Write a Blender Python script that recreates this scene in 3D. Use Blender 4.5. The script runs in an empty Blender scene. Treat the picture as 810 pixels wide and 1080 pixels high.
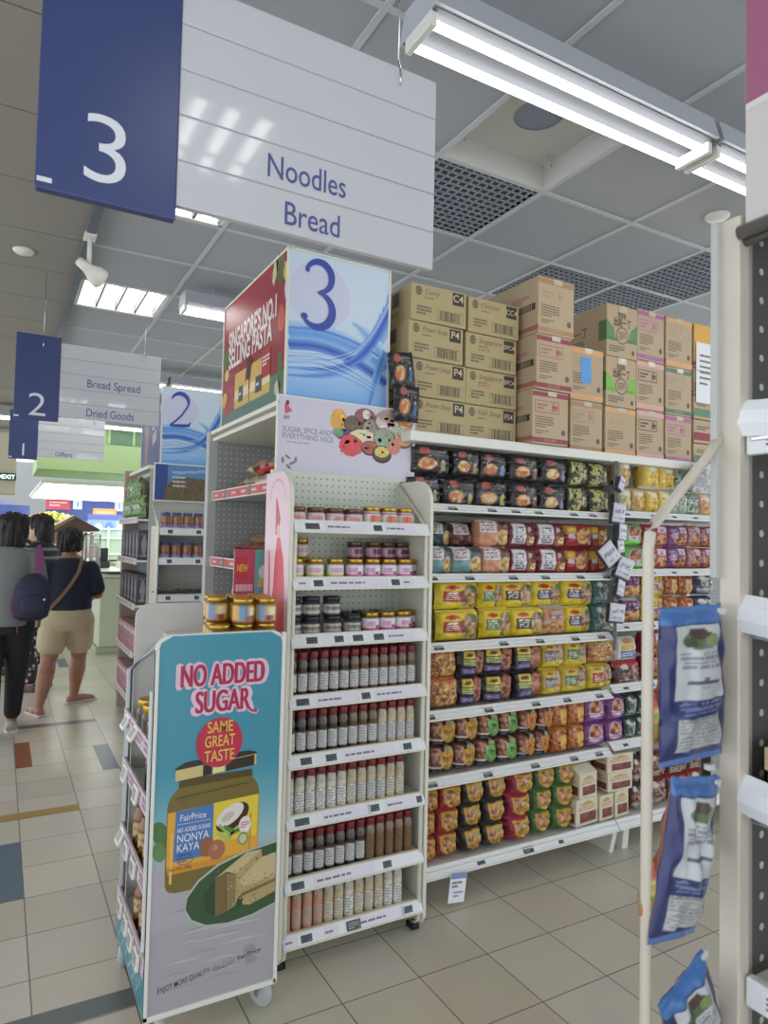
import bpy, bmesh, math, random
from mathutils import Vector, Matrix
from mathutils.geometry import tessellate_polygon
PI = math.pi
SC = bpy.context.scene
COL = SC.collection
rnd = random.Random(7)

# ------------------------------------------------------------------ camera
FPX, H = 722.42, 1.55
YW, PT, RL = (math.radians(a) for a in (29.255, 2.342, 1.282))
fw = Vector((math.sin(YW) * math.cos(PT), math.cos(YW) * math.cos(PT), math.sin(PT)))
ri0 = Vector((math.cos(YW), -math.sin(YW), 0))
up0 = ri0.cross(fw)
ri = ri0 * math.cos(RL) + up0 * math.sin(RL)
up = up0 * math.cos(RL) - ri0 * math.sin(RL)
CAM = Vector((0, 0, H))
cd = bpy.data.cameras.new('camera')
cam = bpy.data.objects.new('camera', cd)
COL.objects.link(cam)
cam.matrix_world = Matrix((ri, up, -fw)).transposed().to_4x4()
cam.location = CAM
cd.sensor_fit = 'VERTICAL'
cd.sensor_height = 24
cd.lens = FPX / 1080 * 24
cd.clip_start = .05
cd.dof.use_dof = True
cd.dof.focus_distance = 3.0
cd.dof.aperture_fstop = 5.0
SC.camera = cam


def at(px, py, axis, val):
    """world point that a measured photo point has on the plane axis = val"""
    d = ri * ((px - 405) / FPX) - up * ((py - 540) / FPX) + fw
    i = 'XYZ'.index(axis)
    return CAM + d * ((val - CAM[i]) / d[i])


# ------------------------------------------------------------------ materials
def lin(c):
    c = c / 255
    return c / 12.92 if c <= .04045 else ((c + .055) / 1.055) ** 2.4


MATS = {}


def mat(name, rgb, rough=.55, metal=0, emit=0, spec=.5, alpha=1, trans=0, coat=0):
    if name in MATS: return MATS[name]
    m = bpy.data.materials.new(name)
    m.use_nodes = True
    b = m.node_tree.nodes['Principled BSDF']
    c = (lin(rgb[0]), lin(rgb[1]), lin(rgb[2]), 1)
    b.inputs['Base Color'].default_value = c
    b.inputs['Roughness'].default_value = rough
    b.inputs['Metallic'].default_value = metal
    b.inputs['Specular IOR Level'].default_value = spec
    b.inputs['Alpha'].default_value = alpha
    b.inputs['Transmission Weight'].default_value = trans
    b.inputs['Coat Weight'].default_value = coat
    if emit:
        b.inputs['Emission Color'].default_value = c
        b.inputs['Emission Strength'].default_value = emit
    MATS[name] = m
    return m


def C(rgb, rough=.5):
    return mat('colour_%d_%d_%d_%d' % (*rgb, int(rough * 100)), rgb, rough)


def paint_mat(name, rough, bump=0, coat=0):
    m = mat(name, (255, 255, 255), rough, coat=coat)
    nt = m.node_tree
    a = nt.nodes.new('ShaderNodeAttribute'); a.attribute_name = 'Col'
    nt.links.new(a.outputs['Color'], nt.nodes['Principled BSDF'].inputs['Base Color'])
    return m


PF = paint_mat('printed_film', .28)
PP = paint_mat('printed_paper', .6)
PG = paint_mat('printed_glass', .12)


def noise_tint(m, scale, amt, detail=3):
    """small wear variation multiplied into a plain material's colour"""
    nt = m.node_tree; b = nt.nodes['Principled BSDF']
    c = tuple(b.inputs['Base Color'].default_value)
    tc = nt.nodes.new('ShaderNodeTexCoord'); n = nt.nodes.new('ShaderNodeTexNoise')
    n.inputs['Scale'].default_value = scale; n.inputs['Detail'].default_value = detail
    r = nt.nodes.new('ShaderNodeMixRGB'); r.inputs[1].default_value = tuple(x * (1 - amt) for x in c[:3]) + (1,)
    r.inputs[2].default_value = tuple(min(1, x * (1 + amt)) for x in c[:3]) + (1,)
    nt.links.new(tc.outputs['Object'], n.inputs['Vector']); nt.links.new(n.outputs['Fac'], r.inputs[0])
    nt.links.new(r.outputs[0], b.inputs['Base Color'])
    return m


def pegboard(name, base, hole, pitch=.027, rad=.0034, ax=(0, 2)):
    m = mat(name, base, .55)
    nt = m.node_tree; N = nt.nodes; L = nt.links
    tc = N.new('ShaderNodeTexCoord'); s = N.new('ShaderNodeSeparateXYZ'); L.new(tc.outputs['Object'], s.inputs[0])

    def cell(o):
        d = N.new('ShaderNodeMath'); d.operation = 'DIVIDE'; d.inputs[1].default_value = pitch; L.new(o, d.inputs[0])
        f = N.new('ShaderNodeMath'); f.operation = 'FRACT'; L.new(d.outputs[0], f.inputs[0])
        q = N.new('ShaderNodeMath'); q.operation = 'SUBTRACT'; q.inputs[1].default_value = .5; L.new(f.outputs[0], q.inputs[0])
        p = N.new('ShaderNodeMath'); p.operation = 'POWER'; p.inputs[1].default_value = 2; L.new(q.outputs[0], p.inputs[0])
        return p.outputs[0]
    a = N.new('ShaderNodeMath'); a.operation = 'ADD'
    L.new(cell(s.outputs[ax[0]]), a.inputs[0]); L.new(cell(s.outputs[ax[1]]), a.inputs[1])
    g = N.new('ShaderNodeMath'); g.operation = 'LESS_THAN'; g.inputs[1].default_value = (rad / pitch) ** 2; L.new(a.outputs[0], g.inputs[0])
    mx = N.new('ShaderNodeMixRGB'); mx.inputs[1].default_value = tuple(map(lin, base)) + (1,); mx.inputs[2].default_value = tuple(map(lin, hole)) + (1,)
    L.new(g.outputs[0], mx.inputs[0]); L.new(mx.outputs[0], N['Principled BSDF'].inputs['Base Color'])
    return m


WHITE = noise_tint(mat('white_enamel', (226, 226, 216), .38), 6, .03)
CREAM = noise_tint(mat('cream_enamel', (222, 220, 204), .42), 5, .04)
GREYP = mat('grey_enamel', (176, 178, 174), .45)
RAIL = mat('price_rail_plastic', (228, 230, 232), .3)
DARK = mat('dark_plastic', (38, 38, 42), .4)
CHROME = mat('chrome', (205, 207, 210), .22, 1)
GOLD = mat('gold_lid', (190, 150, 60), .28, .85)
BLACK = mat('black_plastic', (22, 22, 24), .4)
REDCAP = mat('red_cap', (122, 38, 42), .35)
LABELGREY = mat('label_screen_grey', (92, 98, 100), .35)
PAPER = mat('paper_white', (232, 234, 238), .6)
INK = mat('black_ink', (40, 40, 46), .6)
GREYINK = mat('grey_ink', (120, 120, 128), .6)
GLASS = mat('clear_glass', (245, 250, 248), .04, trans=1)
PERSPEX = mat('clear_plastic', (240, 244, 244), .08, alpha=.28)
LAMP = mat('lamp_tube', (255, 252, 246), .4, emit=4.5)
PANEL = mat('lamp_diffuser', (255, 253, 248), .4, emit=4.5)
LOUVRE = mat('louvre_metal', (96, 100, 106), .4, .3)


# ------------------------------------------------------------------ mesh builder
class MB:
    def __init__(s):
        s.v, s.f, s.m, s.c, s.mats, s.sm = [], [], [], [], [], []

    def mi(s, m):
        if m not in s.mats: s.mats.append(m)
        return s.mats.index(m)

    def face(s, idx, m, cols=None, smooth=False):
        s.f.append(tuple(idx)); s.m.append(s.mi(m)); s.c.append(cols); s.sm.append(smooth)

    def add(s, vs, fs, m, smooth=False):
        b = len(s.v); s.v += [tuple(p) for p in vs]
        for f in fs: s.face([b + i for i in f], m, None, smooth)

    def box(s, x0, x1, y0, y1, z0, z1, m, M=None):
        vs = [Vector(p) for p in ((x0, y0, z0), (x1, y0, z0), (x1, y1, z0), (x0, y1, z0), (x0, y0, z1), (x1, y0, z1), (x1, y1, z1), (x0, y1, z1))]
        if M: vs = [M @ p for p in vs]
        s.add(vs, ((0, 3, 2, 1), (4, 5, 6, 7), (0, 1, 5, 4), (1, 2, 6, 5), (2, 3, 7, 6), (3, 0, 4, 7)), m)

    def bbox(s, x0, x1, y0, y1, z0, z1, m, b=.004, seg=2, M=None):
        bm = bmesh.new(); bmesh.ops.create_cube(bm, size=1)
        for v in bm.verts:
            v.co = Vector(((x0 + x1) / 2 + v.co.x * (x1 - x0), (y0 + y1) / 2 + v.co.y * (y1 - y0), (z0 + z1) / 2 + v.co.z * (z1 - z0)))
        bmesh.ops.bevel(bm, geom=bm.edges[:], offset=b, segments=seg, affect='EDGES', profile=.5)
        bm.verts.index_update()
        s.add([(M @ v.co if M else v.co) for v in bm.verts], [[v.index for v in f.verts] for f in bm.faces], m)
        bm.free()

    def tube(s, pts, r, m, n=8, cap=True):
        pts = [Vector(p) for p in pts]; rings = []
        rr = r if isinstance(r, (list, tuple)) else [r] * len(pts)
        for i, p in enumerate(pts):
            t = (pts[min(i + 1, len(pts) - 1)] - pts[max(i - 1, 0)]).normalized()
            a = t.cross(Vector((0, 0, 1)) if abs(t.z) < .9 else Vector((1, 0, 0))).normalized(); b = t.cross(a)
            rings.append([p + (a * math.cos(2 * PI * k / n) + b * math.sin(2 * PI * k / n)) * rr[i] for k in range(n)])
        base = len(s.v); s.v += [tuple(q) for rg in rings for q in rg]
        for i in range(len(pts) - 1):
            for k in range(n):
                s.face((base + i * n + k, base + i * n + (k + 1) % n, base + (i + 1) * n + (k + 1) % n, base + (i + 1) * n + k), m, None, True)
        if cap:
            s.face([base + k for k in range(n)][::-1], m); s.face([base + (len(pts) - 1) * n + k for k in range(n)], m)

    def lathe(s, prof, mats, n=20, colf=None, M=None, cx=0, cy=0):
        """prof: (r, z) pairs from bottom to top; mats one per segment or one for all"""
        base = len(s.v)
        for r, z in prof:
            for k in range(n):
                a = 2 * PI * k / n
                p = Vector((cx + r * math.sin(a), cy - r * math.cos(a), z))
                s.v.append(tuple(M @ p if M else p))
        for i in range(len(prof) - 1):
            m = mats[i] if isinstance(mats, (list, tuple)) else mats
            for k in range(n):
                k2 = (k + 1) % n
                cs = None
                if colf:
                    cs = [colf(k / n, prof[i][1]), colf((k + 1) / n, prof[i][1]), colf((k + 1) / n, prof[i + 1][1]), colf(k / n, prof[i + 1][1])]
                s.face((base + i * n + k, base + i * n + k2, base + (i + 1) * n + k2, base + (i + 1) * n + k), m, cs, True)
        m0 = mats[0] if isinstance(mats, (list, tuple)) else mats; m1 = mats[-1] if isinstance(mats, (list, tuple)) else mats
        if prof[0][0] > 1e-5: s.face([base + k for k in range(n)][::-1], m0, [colf(0, prof[0][1])] * n if colf else None)
        if prof[-1][0] > 1e-5: s.face([base + (len(prof) - 1) * n + k for k in range(n)], m1, [colf(0, prof[-1][1])] * n if colf else None)

    def prism(s, pts, axis, a0, a1, m, side=None):
        """closed outline in the two other axes (x,y order), extruded along axis from a0 to a1"""
        def P(p, a):
            return {'X': (a, p[0], p[1]), 'Y': (p[0], a, p[1]), 'Z': (p[0], p[1], a)}[axis]
        n = len(pts); b = len(s.v)
        s.v += [P(p, a0) for p in pts] + [P(p, a1) for p in pts]
        tri = tessellate_polygon([[Vector((p[0], p[1], 0)) for p in pts]])
        for t in tri:
            s.face([b + i for i in t], m); s.face([b + n + i for i in t][::-1], m)
        for i in range(n):
            s.face((b + i, b + (i + 1) % n, b + n + (i + 1) % n, b + n + i), side or m)

    def loft(s, rings, m, cap=True, smooth=True):
        b = len(s.v); n = len(rings[0])
        for r in rings: s.v += [tuple(p) for p in r]
        for i in range(len(rings) - 1):
            for k in range(n):
                s.face((b + i * n + k, b + i * n + (k + 1) % n, b + (i + 1) * n + (k + 1) % n, b + (i + 1) * n + k), m, None, smooth)
        if cap:
            s.face([b + k for k in range(n)][::-1], m, None, smooth); s.face([b + (len(rings) - 1) * n + k for k in range(n)], m, None, smooth)

    def mesh(s, name, recalc=True):
        me = bpy.data.meshes.new(name)
        me.from_pydata(s.v, [], s.f)
        for m in s.mats: me.materials.append(m)
        me.polygons.foreach_set('material_index', s.m)
        me.polygons.foreach_set('use_smooth', s.sm)
        if any(c for c in s.c):
            at_ = me.color_attributes.new('Col', 'FLOAT_COLOR', 'CORNER')
            k = 0; data = []
            for f, c in zip(s.f, s.c):
                for j in range(len(f)):
                    q = c[j] if c else (1, 1, 1)
                    data += [q[0], q[1], q[2], 1]
            at_.data.foreach_set('color', data)
        elif recalc:
            bm = bmesh.new(); bm.from_mesh(me); bmesh.ops.recalc_face_normals(bm, faces=bm.faces); bm.to_mesh(me); bm.free()
        me.update()
        return me

    def build(s, name, parent=None, loc=(0, 0, 0), rotz=0, **kw):
        o = bpy.data.objects.new(name, s.mesh(name, **kw)); COL.objects.link(o)
        o.location = loc; o.rotation_euler = (0, 0, rotz)
        if parent: o.parent = parent
        return o


def tag(o, label=None, cat=None, group=None, kind=None):
    if label: o['label'] = label
    if cat: o['category'] = cat
    if group: o['group'] = group
    if kind: o['kind'] = kind
    return o


def thing(name, label, cat, loc=(0, 0, 0), rotz=0, group=None):
    o = bpy.data.objects.new(name, None); COL.objects.link(o)
    o.empty_display_size = .05
    o.location = loc; o.rotation_euler = (0, 0, rotz)
    return tag(o, label, cat, group)


def dup(o, loc=None, rotz=None, label=None, group=None, scale=None, parent=None):
    c = o.copy(); COL.objects.link(c)
    if parent is not None: c.parent = parent
    if loc is not None: c.location = loc
    if rotz is not None: c.rotation_euler = (0, 0, rotz)
    if scale is not None: c.scale = scale
    if label: c['label'] = label
    if group: c['group'] = group
    for ch in list(o.children): dup(ch, parent=c)
    return c


def struct(name, mb, loc=(0, 0, 0)):
    o = mb.build(name, None, loc); o['kind'] = 'structure'
    return o


ORD = ['zeroth', 'first', 'second', 'third', 'fourth', 'fifth', 'sixth', 'seventh', 'eighth', 'ninth', 'tenth', 'eleventh', 'twelfth', 'thirteenth', 'fourteenth', 'fifteenth']

# ------------------------------------------------------------------ lettering and flat prints
_TX = {}


def text_geo(body, bold=0, shear=0, spacing=1):
    k = (body, bold, shear, spacing)
    if k in _TX: return _TX[k]
    cu = bpy.data.curves.new('lettering', 'FONT'); cu.body = body; cu.size = 1; cu.align_x = 'CENTER'
    cu.offset = bold; cu.shear = shear; cu.fill_mode = 'FRONT'; cu.space_character = spacing; cu.resolution_u = 5
    o = bpy.data.objects.new('lettering', cu); COL.objects.link(o)
    dg = bpy.context.evaluated_depsgraph_get(); dg.update()
    me = o.evaluated_get(dg).to_mesh()
    vs = [(v.co.x, v.co.y) for v in me.vertices]; fs = [tuple(p.vertices) for p in me.polygons]
    o.evaluated_get(dg).to_mesh_clear()
    bpy.data.objects.remove(o); bpy.data.curves.remove(cu)
    w = (min(v[0] for v in vs), max(v[0] for v in vs)) if vs else (0, 0)
    _TX[k] = (vs, fs, w)
    return _TX[k]


STEP = .00025


class Print:
    """flat printed artwork in metres: x right, y up; built facing -Y, layer upon layer"""
    def __init__(s): s.mb = MB()

    def _p(s, p, l): return (p[0], -l * STEP, p[1])

    def poly(s, pts, m, l=1):
        b = len(s.mb.v); s.mb.v += [s._p(p, l) for p in pts]
        if len(pts) <= 4:
            s.mb.face([b + i for i in range(len(pts))], m)
            return
        for t in tessellate_polygon([[Vector((p[0], p[1], 0)) for p in pts]]):
            s.mb.face([b + i for i in t], m)

    def rect(s, x0, y0, x1, y1, m, l=1): s.poly(((x0, y0), (x1, y0), (x1, y1), (x0, y1)), m, l)

    def ell(s, cx, cy, rx, ry, m, l=1, n=28, rot=0, wob=0, seed=0):
        r = random.Random(seed)
        pts = []
        for k in range(n):
            a = 2 * PI * k / n; q = 1 + wob * (r.random() - .5)
            x, y = rx * q * math.cos(a), ry * q * math.sin(a)
            pts.append((cx + x * math.cos(rot) - y * math.sin(rot), cy + x * math.sin(rot) + y * math.cos(rot)))
        s.poly(pts, m, l)

    def ribbon(s, pts, ws, m, l=1):
        """stroke of changing width along a path (calligraphic strokes)"""
        n = len(pts); L = []; R = []
        for i in range(n):
            a = pts[max(i - 1, 0)]; b = pts[min(i + 1, n - 1)]
            dx, dy = b[0] - a[0], b[1] - a[1]; d = math.hypot(dx, dy) or 1
            w = (ws[i] if isinstance(ws, (list, tuple)) else ws) / 2
            L.append((pts[i][0] - dy / d * w, pts[i][1] + dx / d * w)); R.append((pts[i][0] + dy / d * w, pts[i][1] - dx / d * w))
        for i in range(n - 1):
            s.poly((R[i], R[i + 1], L[i + 1], L[i]), m, l)

    def text(s, body, x, y, size, m, l=2, bold=0, shear=0, sx=1, align='C', rot=0, spacing=1, width=None):
        vs, fs, w = text_geo(body, bold, shear, spacing)
        if width: sx = width / ((w[1] - w[0]) * size)
        off = {'C': 0, 'L': -w[0], 'R': -w[1]}[align]
        b = len(s.mb.v); c, q = math.cos(rot), math.sin(rot)
        for vx, vy in vs:
            X, Y = (vx + off) * size * sx, vy * size
            s.mb.v.append(s._p((x + X * c - Y * q, y + X * q + Y * c), l))
        for f in fs: s.mb.face([b + i for i in f], m)

    def lines(s, x, y, w, h, n, m, l=2, seed=0, fill=.55):
        """rows of print too small to read"""
        r = random.Random(seed); hh = h / n
        for i in range(n):
            X = x; yy = y + h - (i + 1) * hh
            end = x + w * (1 if i < n - 1 else .6)
            while X < end:
                ww = min(end - X, w * (.06 + .14 * r.random()))
                s.rect(X, yy + hh * (1 - fill) / 2, X + ww, yy + hh * (1 + fill) / 2, m, l); X += ww + w * .025

    def bars(s, x, y, w, h, n, m, l=2, seed=0):
        r = random.Random(seed); t = [r.random() + .3 for _ in range(n * 2)]; S = sum(t); X = x
        for i, q in enumerate(t):
            ww = q / S * w
            if i % 2 == 0: s.rect(X, y, X + ww, y + h, m, l)
            X += ww

    def build(s, name, parent, loc=(0, 0, 0), rotz=0):
        return s.mb.build(name, parent, loc, rotz, recalc=False)


def arc(cx, cy, r, a0, a1, n=12, ry=None):
    ry = r if ry is None else ry
    return [(cx + r * math.cos(a0 + (a1 - a0) * i / n), cy + ry * math.sin(a0 + (a1 - a0) * i / n)) for i in range(n + 1)]


def rrect(x0, y0, x1, y1, r, n=5, corners=(1, 1, 1, 1)):
    """rounded rectangle outline, corners: bl, br, tr, tl"""
    out = []
    for (cx, cy, a, px_, py_), on in zip(((x0 + r, y0 + r, PI, x0, y0), (x1 - r, y0 + r, 1.5 * PI, x1, y0), (x1 - r, y1 - r, 0, x1, y1), (x0 + r, y1 - r, .5 * PI, x0, y1)), corners):
        out += arc(cx, cy, r, a, a + PI / 2, n) if on else [(px_, py_)]
    return out


# ------------------------------------------------------------------ printed packs (colour per vertex = the print on the film)
def _hash(i, j, k=0):
    n = (i * 374761393 + j * 668265263 + k * 2147483647) & 0xffffffff
    n = ((n ^ (n >> 13)) * 1274126177) & 0xffffffff
    return ((n ^ (n >> 16)) & 0xffff) / 65535


def vnoise(x, y, k=0):
    i, j = math.floor(x), math.floor(y); fx, fy = x - i, y - j
    fx, fy = fx * fx * (3 - 2 * fx), fy * fy * (3 - 2 * fy)
    a = _hash(i, j, k) * (1 - fx) + _hash(i + 1, j, k) * fx
    b = _hash(i, j + 1, k) * (1 - fx) + _hash(i + 1, j + 1, k) * fx
    return a * (1 - fy) + b * fy


def mute(c): return tuple(q * .92 + (118, 116, 116)[i] * .08 for i, q in enumerate(c))  # mixes in grey: the scene's haze is put into the pack colours


def paint(bg, els, seed=1, jit=.05):
    lb = tuple(map(lin, mute(bg)))
    E = []
    for e in els:
        E.append((e[0],) + tuple((tuple(map(lin, mute(q))) if isinstance(q, tuple) and len(q) == 3 and max(q) > 1 else q) for q in e[1:]))

    def f(u, v):
        c = lb
        for e in E:
            k = e[0]
            if k == 'r':
                if e[1] <= u <= e[3] and e[2] <= v <= e[4]: c = e[5]
            elif k == 'e':
                if ((u - e[1]) / e[3]) ** 2 + ((v - e[2]) / e[4]) ** 2 <= 1: c = e[5]
            elif k == 'n':
                if ((u - e[1]) / e[3]) ** 2 + ((v - e[2]) / e[4]) ** 2 <= 1:
                    t = vnoise(u * 11, v * 11, seed); t = min(1, max(0, (t - .25) * 2))
                    c = tuple(a * (1 - t) + b * t for a, b in zip(e[5], e[6]))
            elif k == 't':      # rows of print
                if e[1] <= u <= e[3] and e[2] <= v <= e[4]:
                    row = (v - e[2]) / (e[4] - e[2]) * e[6]
                    if (row % 1) < .55 and vnoise(u * 26, math.floor(row) * 3.3, seed + 5) > .33: c = e[5]
            elif k == 'h':      # badge with a pointed foot: centre, half sizes
                du, dv = abs(u - e[1]) / e[3], (v - e[2]) / e[4]
                if du <= 1 and dv <= 1 and dv >= -.35 - .65 * (1 - du): c = e[5]
            elif k == 'g':      # scattered marks
                if e[1] <= u <= e[3] and e[2] <= v <= e[4] and vnoise(u * 17, v * 17, seed + 9) > e[6]: c = e[5]
        j = 1 + jit * (vnoise(u * 6, v * 6, seed + 3) - .5) * 2
        return tuple(min(1, max(0, x * j)) for x in c)
    return f


def pillow(w, h, d, colf, backc=(150, 140, 120), seal=.05, nu=24, nv=26, seed=1, p=.38, wr=.05, m=None, top_gather=0):
    """a sealed film bag: front facing -Y, base on z = 0"""
    mb = MB(); m = m or PF; bc = tuple(map(lin, backc))
    V = {}

    def prof(u, v):
        a = max(0, math.sin(PI * u)) ** p
        vv = (v - seal) / (1 - 2 * seal)
        b = 0 if vv <= 0 or vv >= 1 else math.sin(PI * vv) ** (p * .9)
        return a * b
    for side in (0, 1):
        for j in range(nv + 1):
            for i in range(nu + 1):
                u, v = i / nu, j / nv
                t = prof(u, v)
                wv = (vnoise(u * 7, v * 7, seed + side * 11) - .5) * wr * d * 2 * (.3 + t)
                x = (u - .5) * w * (1 - .05 * (1 - abs(2 * v - 1)) ** .5 + .0)
                if top_gather and v > .9: x *= 1 - top_gather * (v - .9) / .1
                y = (-1 if side == 0 else 1) * (d / 2 * t + .0012) + wv
                z = v * h + (vnoise(u * 9, side, seed + 2) - .5) * h * .02 * (1 if v > .95 else 0)
                V[side, i, j] = len(mb.v); mb.v.append((x, y, z))
    for side in (0, 1):
        for j in range(nv):
            for i in range(nu):
                q = [V[side, i, j], V[side, i + 1, j], V[side, i + 1, j + 1], V[side, i, j + 1]]
                uv = [(i / nu, j / nv), ((i + 1) / nu, j / nv), ((i + 1) / nu, (j + 1) / nv), (i / nu, (j + 1) / nv)]
                cs = [colf(*k) for k in uv] if side == 0 else [tuple(.6 * a + .4 * b for a, b in zip(bc, colf(*k))) for k in uv]
                if side: q, cs = q[::-1], cs[::-1]
                mb.face(q, m, cs, True)
    for i in range(nu):
        for j, s_ in ((0, 1), (nv, -1)):
            q = [V[0, i, j], V[1, i, j], V[1, i + 1, j], V[0, i + 1, j]][::s_]
            mb.face(q, m, [colf(i / nu, j / nv)] * 4, True)
    for j in range(nv):
        for i, s_ in ((0, -1), (nu, 1)):
            q = [V[0, i, j], V[1, i, j], V[1, i, j + 1], V[0, i, j + 1]][::s_]
            mb.face(q, m, [colf(i / nu, j / nv)] * 4, True)
    return mb


def carton_mb(w, h, d, colf, side=(190, 165, 130), nu=22, nv=22, m=None, wrap=False):
    """printed box: front and left side carry the print"""
    mb = MB(); m = m or PP; sc = tuple(map(lin, side))

    def grid(P, f, n1, n2):
        base = len(mb.v)
        for j in range(n2 + 1):
            for i in range(n1 + 1): mb.v.append(P(i / n1, j / n2))
        for j in range(n2):
            for i in range(n1):
                a = base + j * (n1 + 1) + i
                mb.face((a, a + 1, a + n1 + 2, a + n1 + 1), m, [f(*k) for k in ((i / n1, j / n2), ((i + 1) / n1, j / n2), ((i + 1) / n1, (j + 1) / n2), (i / n1, (j + 1) / n2))])
    c = lambda u, v: sc
    grid(lambda u, v: ((u - .5) * w, -d / 2, v * h), colf, nu, nv)
    grid(lambda u, v: (-w / 2, d / 2 - u * d, v * h), lambda u, v: colf(u, v), nu, nv)
    grid(lambda u, v: (w / 2, -d / 2 + u * d, v * h), colf if wrap else c, nu if wrap else 1, nv if wrap else 1)
    grid(lambda u, v: ((.5 - u) * w, d / 2, v * h), c, 1, 1)
    grid(lambda u, v: ((u - .5) * w, -d / 2 + v * d, h), lambda u, v: colf(u, .97), 4, 4)
    grid(lambda u, v: ((u - .5) * w, d / 2 - v * d, 0), c, 1, 1)
    return mb

# ================================================================== THE SETTING
TILE, GX, GY = .303, .152, 2.102


def floor_material():
    m = mat('floor_tiles', (196, 190, 172), .3)
    nt = m.node_tree; N = nt.nodes; L = nt.links; b = N['Principled BSDF']
    tc = N.new('ShaderNodeTexCoord'); s = N.new('ShaderNodeSeparateXYZ'); L.new(tc.outputs['Object'], s.inputs[0])

    def mth(op, a, v=None, b_=None):
        n = N.new('ShaderNodeMath'); n.operation = op; L.new(a, n.inputs[0])
        if b_ is not None: L.new(b_, n.inputs[1])
        elif v is not None: n.inputs[1].default_value = v
        return n.outputs[0]
    d = []
    ids = []
    for o, off in ((s.outputs[0], GX), (s.outputs[1], GY)):
        q = mth('DIVIDE', mth('SUBTRACT', o, off), TILE)
        ids.append(mth('FLOOR', q))
        f = mth('FRACT', q)
        d.append(mth('ABSOLUTE', mth('SUBTRACT', f, .5)))
    edge = mth('GREATER_THAN', mth('MAXIMUM', d[0], None, d[1]), .4925)
    cb = N.new('ShaderNodeCombineXYZ'); L.new(ids[0], cb.inputs[0]); L.new(ids[1], cb.inputs[1])
    wn = N.new('ShaderNodeTexWhiteNoise'); wn.noise_dimensions = '3D'; L.new(cb.outputs[0], wn.inputs['Vector'])
    mx = N.new('ShaderNodeMixRGB')
    mx.inputs[1].default_value = (lin(193), lin(186), lin(166), 1); mx.inputs[2].default_value = (lin(205), lin(199), lin(181), 1)
    L.new(wn.outputs['Value'], mx.inputs[0])
    ns = N.new('ShaderNodeTexNoise'); ns.inputs['Scale'].default_value = 2.3; ns.inputs['Detail'].default_value = 6; L.new(tc.outputs['Object'], ns.inputs['Vector'])
    m2 = N.new('ShaderNodeMixRGB'); m2.blend_type = 'MULTIPLY'; m2.inputs[0].default_value = .25
    L.new(mx.outputs[0], m2.inputs[1]); L.new(ns.outputs['Color'], m2.inputs[2])
    hs = N.new('ShaderNodeHueSaturation'); hs.inputs['Saturation'].default_value = .9; hs.inputs['Value'].default_value = 1.24; L.new(m2.outputs[0], hs.inputs['Color'])
    m3 = N.new('ShaderNodeMixRGB'); m3.inputs[2].default_value = (lin(112), lin(104), lin(94), 1)
    L.new(edge, m3.inputs[0]); L.new(hs.outputs[0], m3.inputs[1]); L.new(m3.outputs[0], b.inputs['Base Color'])
    return m


mb = MB()
FX0, FX1, FY0, FY1 = -4, 8.5, -4, 22
mb.add([(FX0, FY0, 0), (FX1, FY0, 0), (FX1, FY1, 0), (FX0, FY1, 0)], [(0, 1, 2, 3)], floor_material())
SLATE = C((104, 112, 112), .32); BLUET = C((104, 120, 132), .32); ORANGET = C((150, 92, 58), .32); YELT = C((176, 146, 88), .32)


def inlay(i0, i1, y0, y1, m, fx0=0, fx1=0):
    mb.box(i0, i1, y0, y1, -.001, .0006, m)


inlay(-.15, GX, 3.315, 3.92, BLUET)
inlay(GX + .003, .252, 5.13, 5.735, ORANGET)
inlay(-.75, .455, 4.225, 4.32, YELT)
inlay(.655, .757, 4.86, 5.455, BLUET)
inlay(.152, .76, 6.135, 6.235, SLATE)
inlay(-.45, .455, 2.41, 2.508, SLATE)
inlay(.66, .765, 8.75, 9.35, BLUET)
inlay(-.45, .4, 8.1, 8.2, YELT)
inlay(.15, .76, 10.4, 10.5, SLATE)
struct('floor', mb)

# ceiling: 0.6 m tiles on a T-bar grid right of the main aisle, long planks to the left of the conduit
CZ = 3.22
TILEM = noise_tint(mat('ceiling_tile', (168, 171, 176), .8), 3, .04)
PLANKM = noise_tint(mat('ceiling_plank', (146, 142, 134), .8), 2, .05)
TBAR = mat('ceiling_bar', (196, 198, 200), .6)
mb = MB()
HATCH = (1.59, 2.19, 1.83, 2.43)
GRILLES = [(1.59, 2.19, 2.43, 3.03), (3.39, 3.99, 2.43, 3.03), (3.39, 3.99, 3.03, 3.63), (2.79, 3.39, 3.03, 3.63)]
TROFF = [(.39, .99, 3.33, 3.93), (.39, .99, 4.83, 5.43), (.45, 1.05, .15, .75), (.39, .99, -2.2, -1.6), (.39, .99, 7.83, 8.43), (.39, .99, 9.63, 10.23)]
TROFF = [(.39, .99, 3.03, 3.63), (.39, .99, 4.83, 5.43), (.39, .99, -.17, .43), (.39, .99, -2.37, -1.77), (.39, .99, 7.23, 7.83), (.39, .99, 9.63, 10.23)]
ys = [2.43 + .6 * k for k in range(-11, 19)]
xs = [.39 + .6 * k for k in range(0, 14)]
holes = [HATCH] + GRILLES + TROFF


def is_hole(x, y): return any(h[0] - .01 < x < h[1] and h[2] - .01 < y < h[3] for h in holes)


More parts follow.
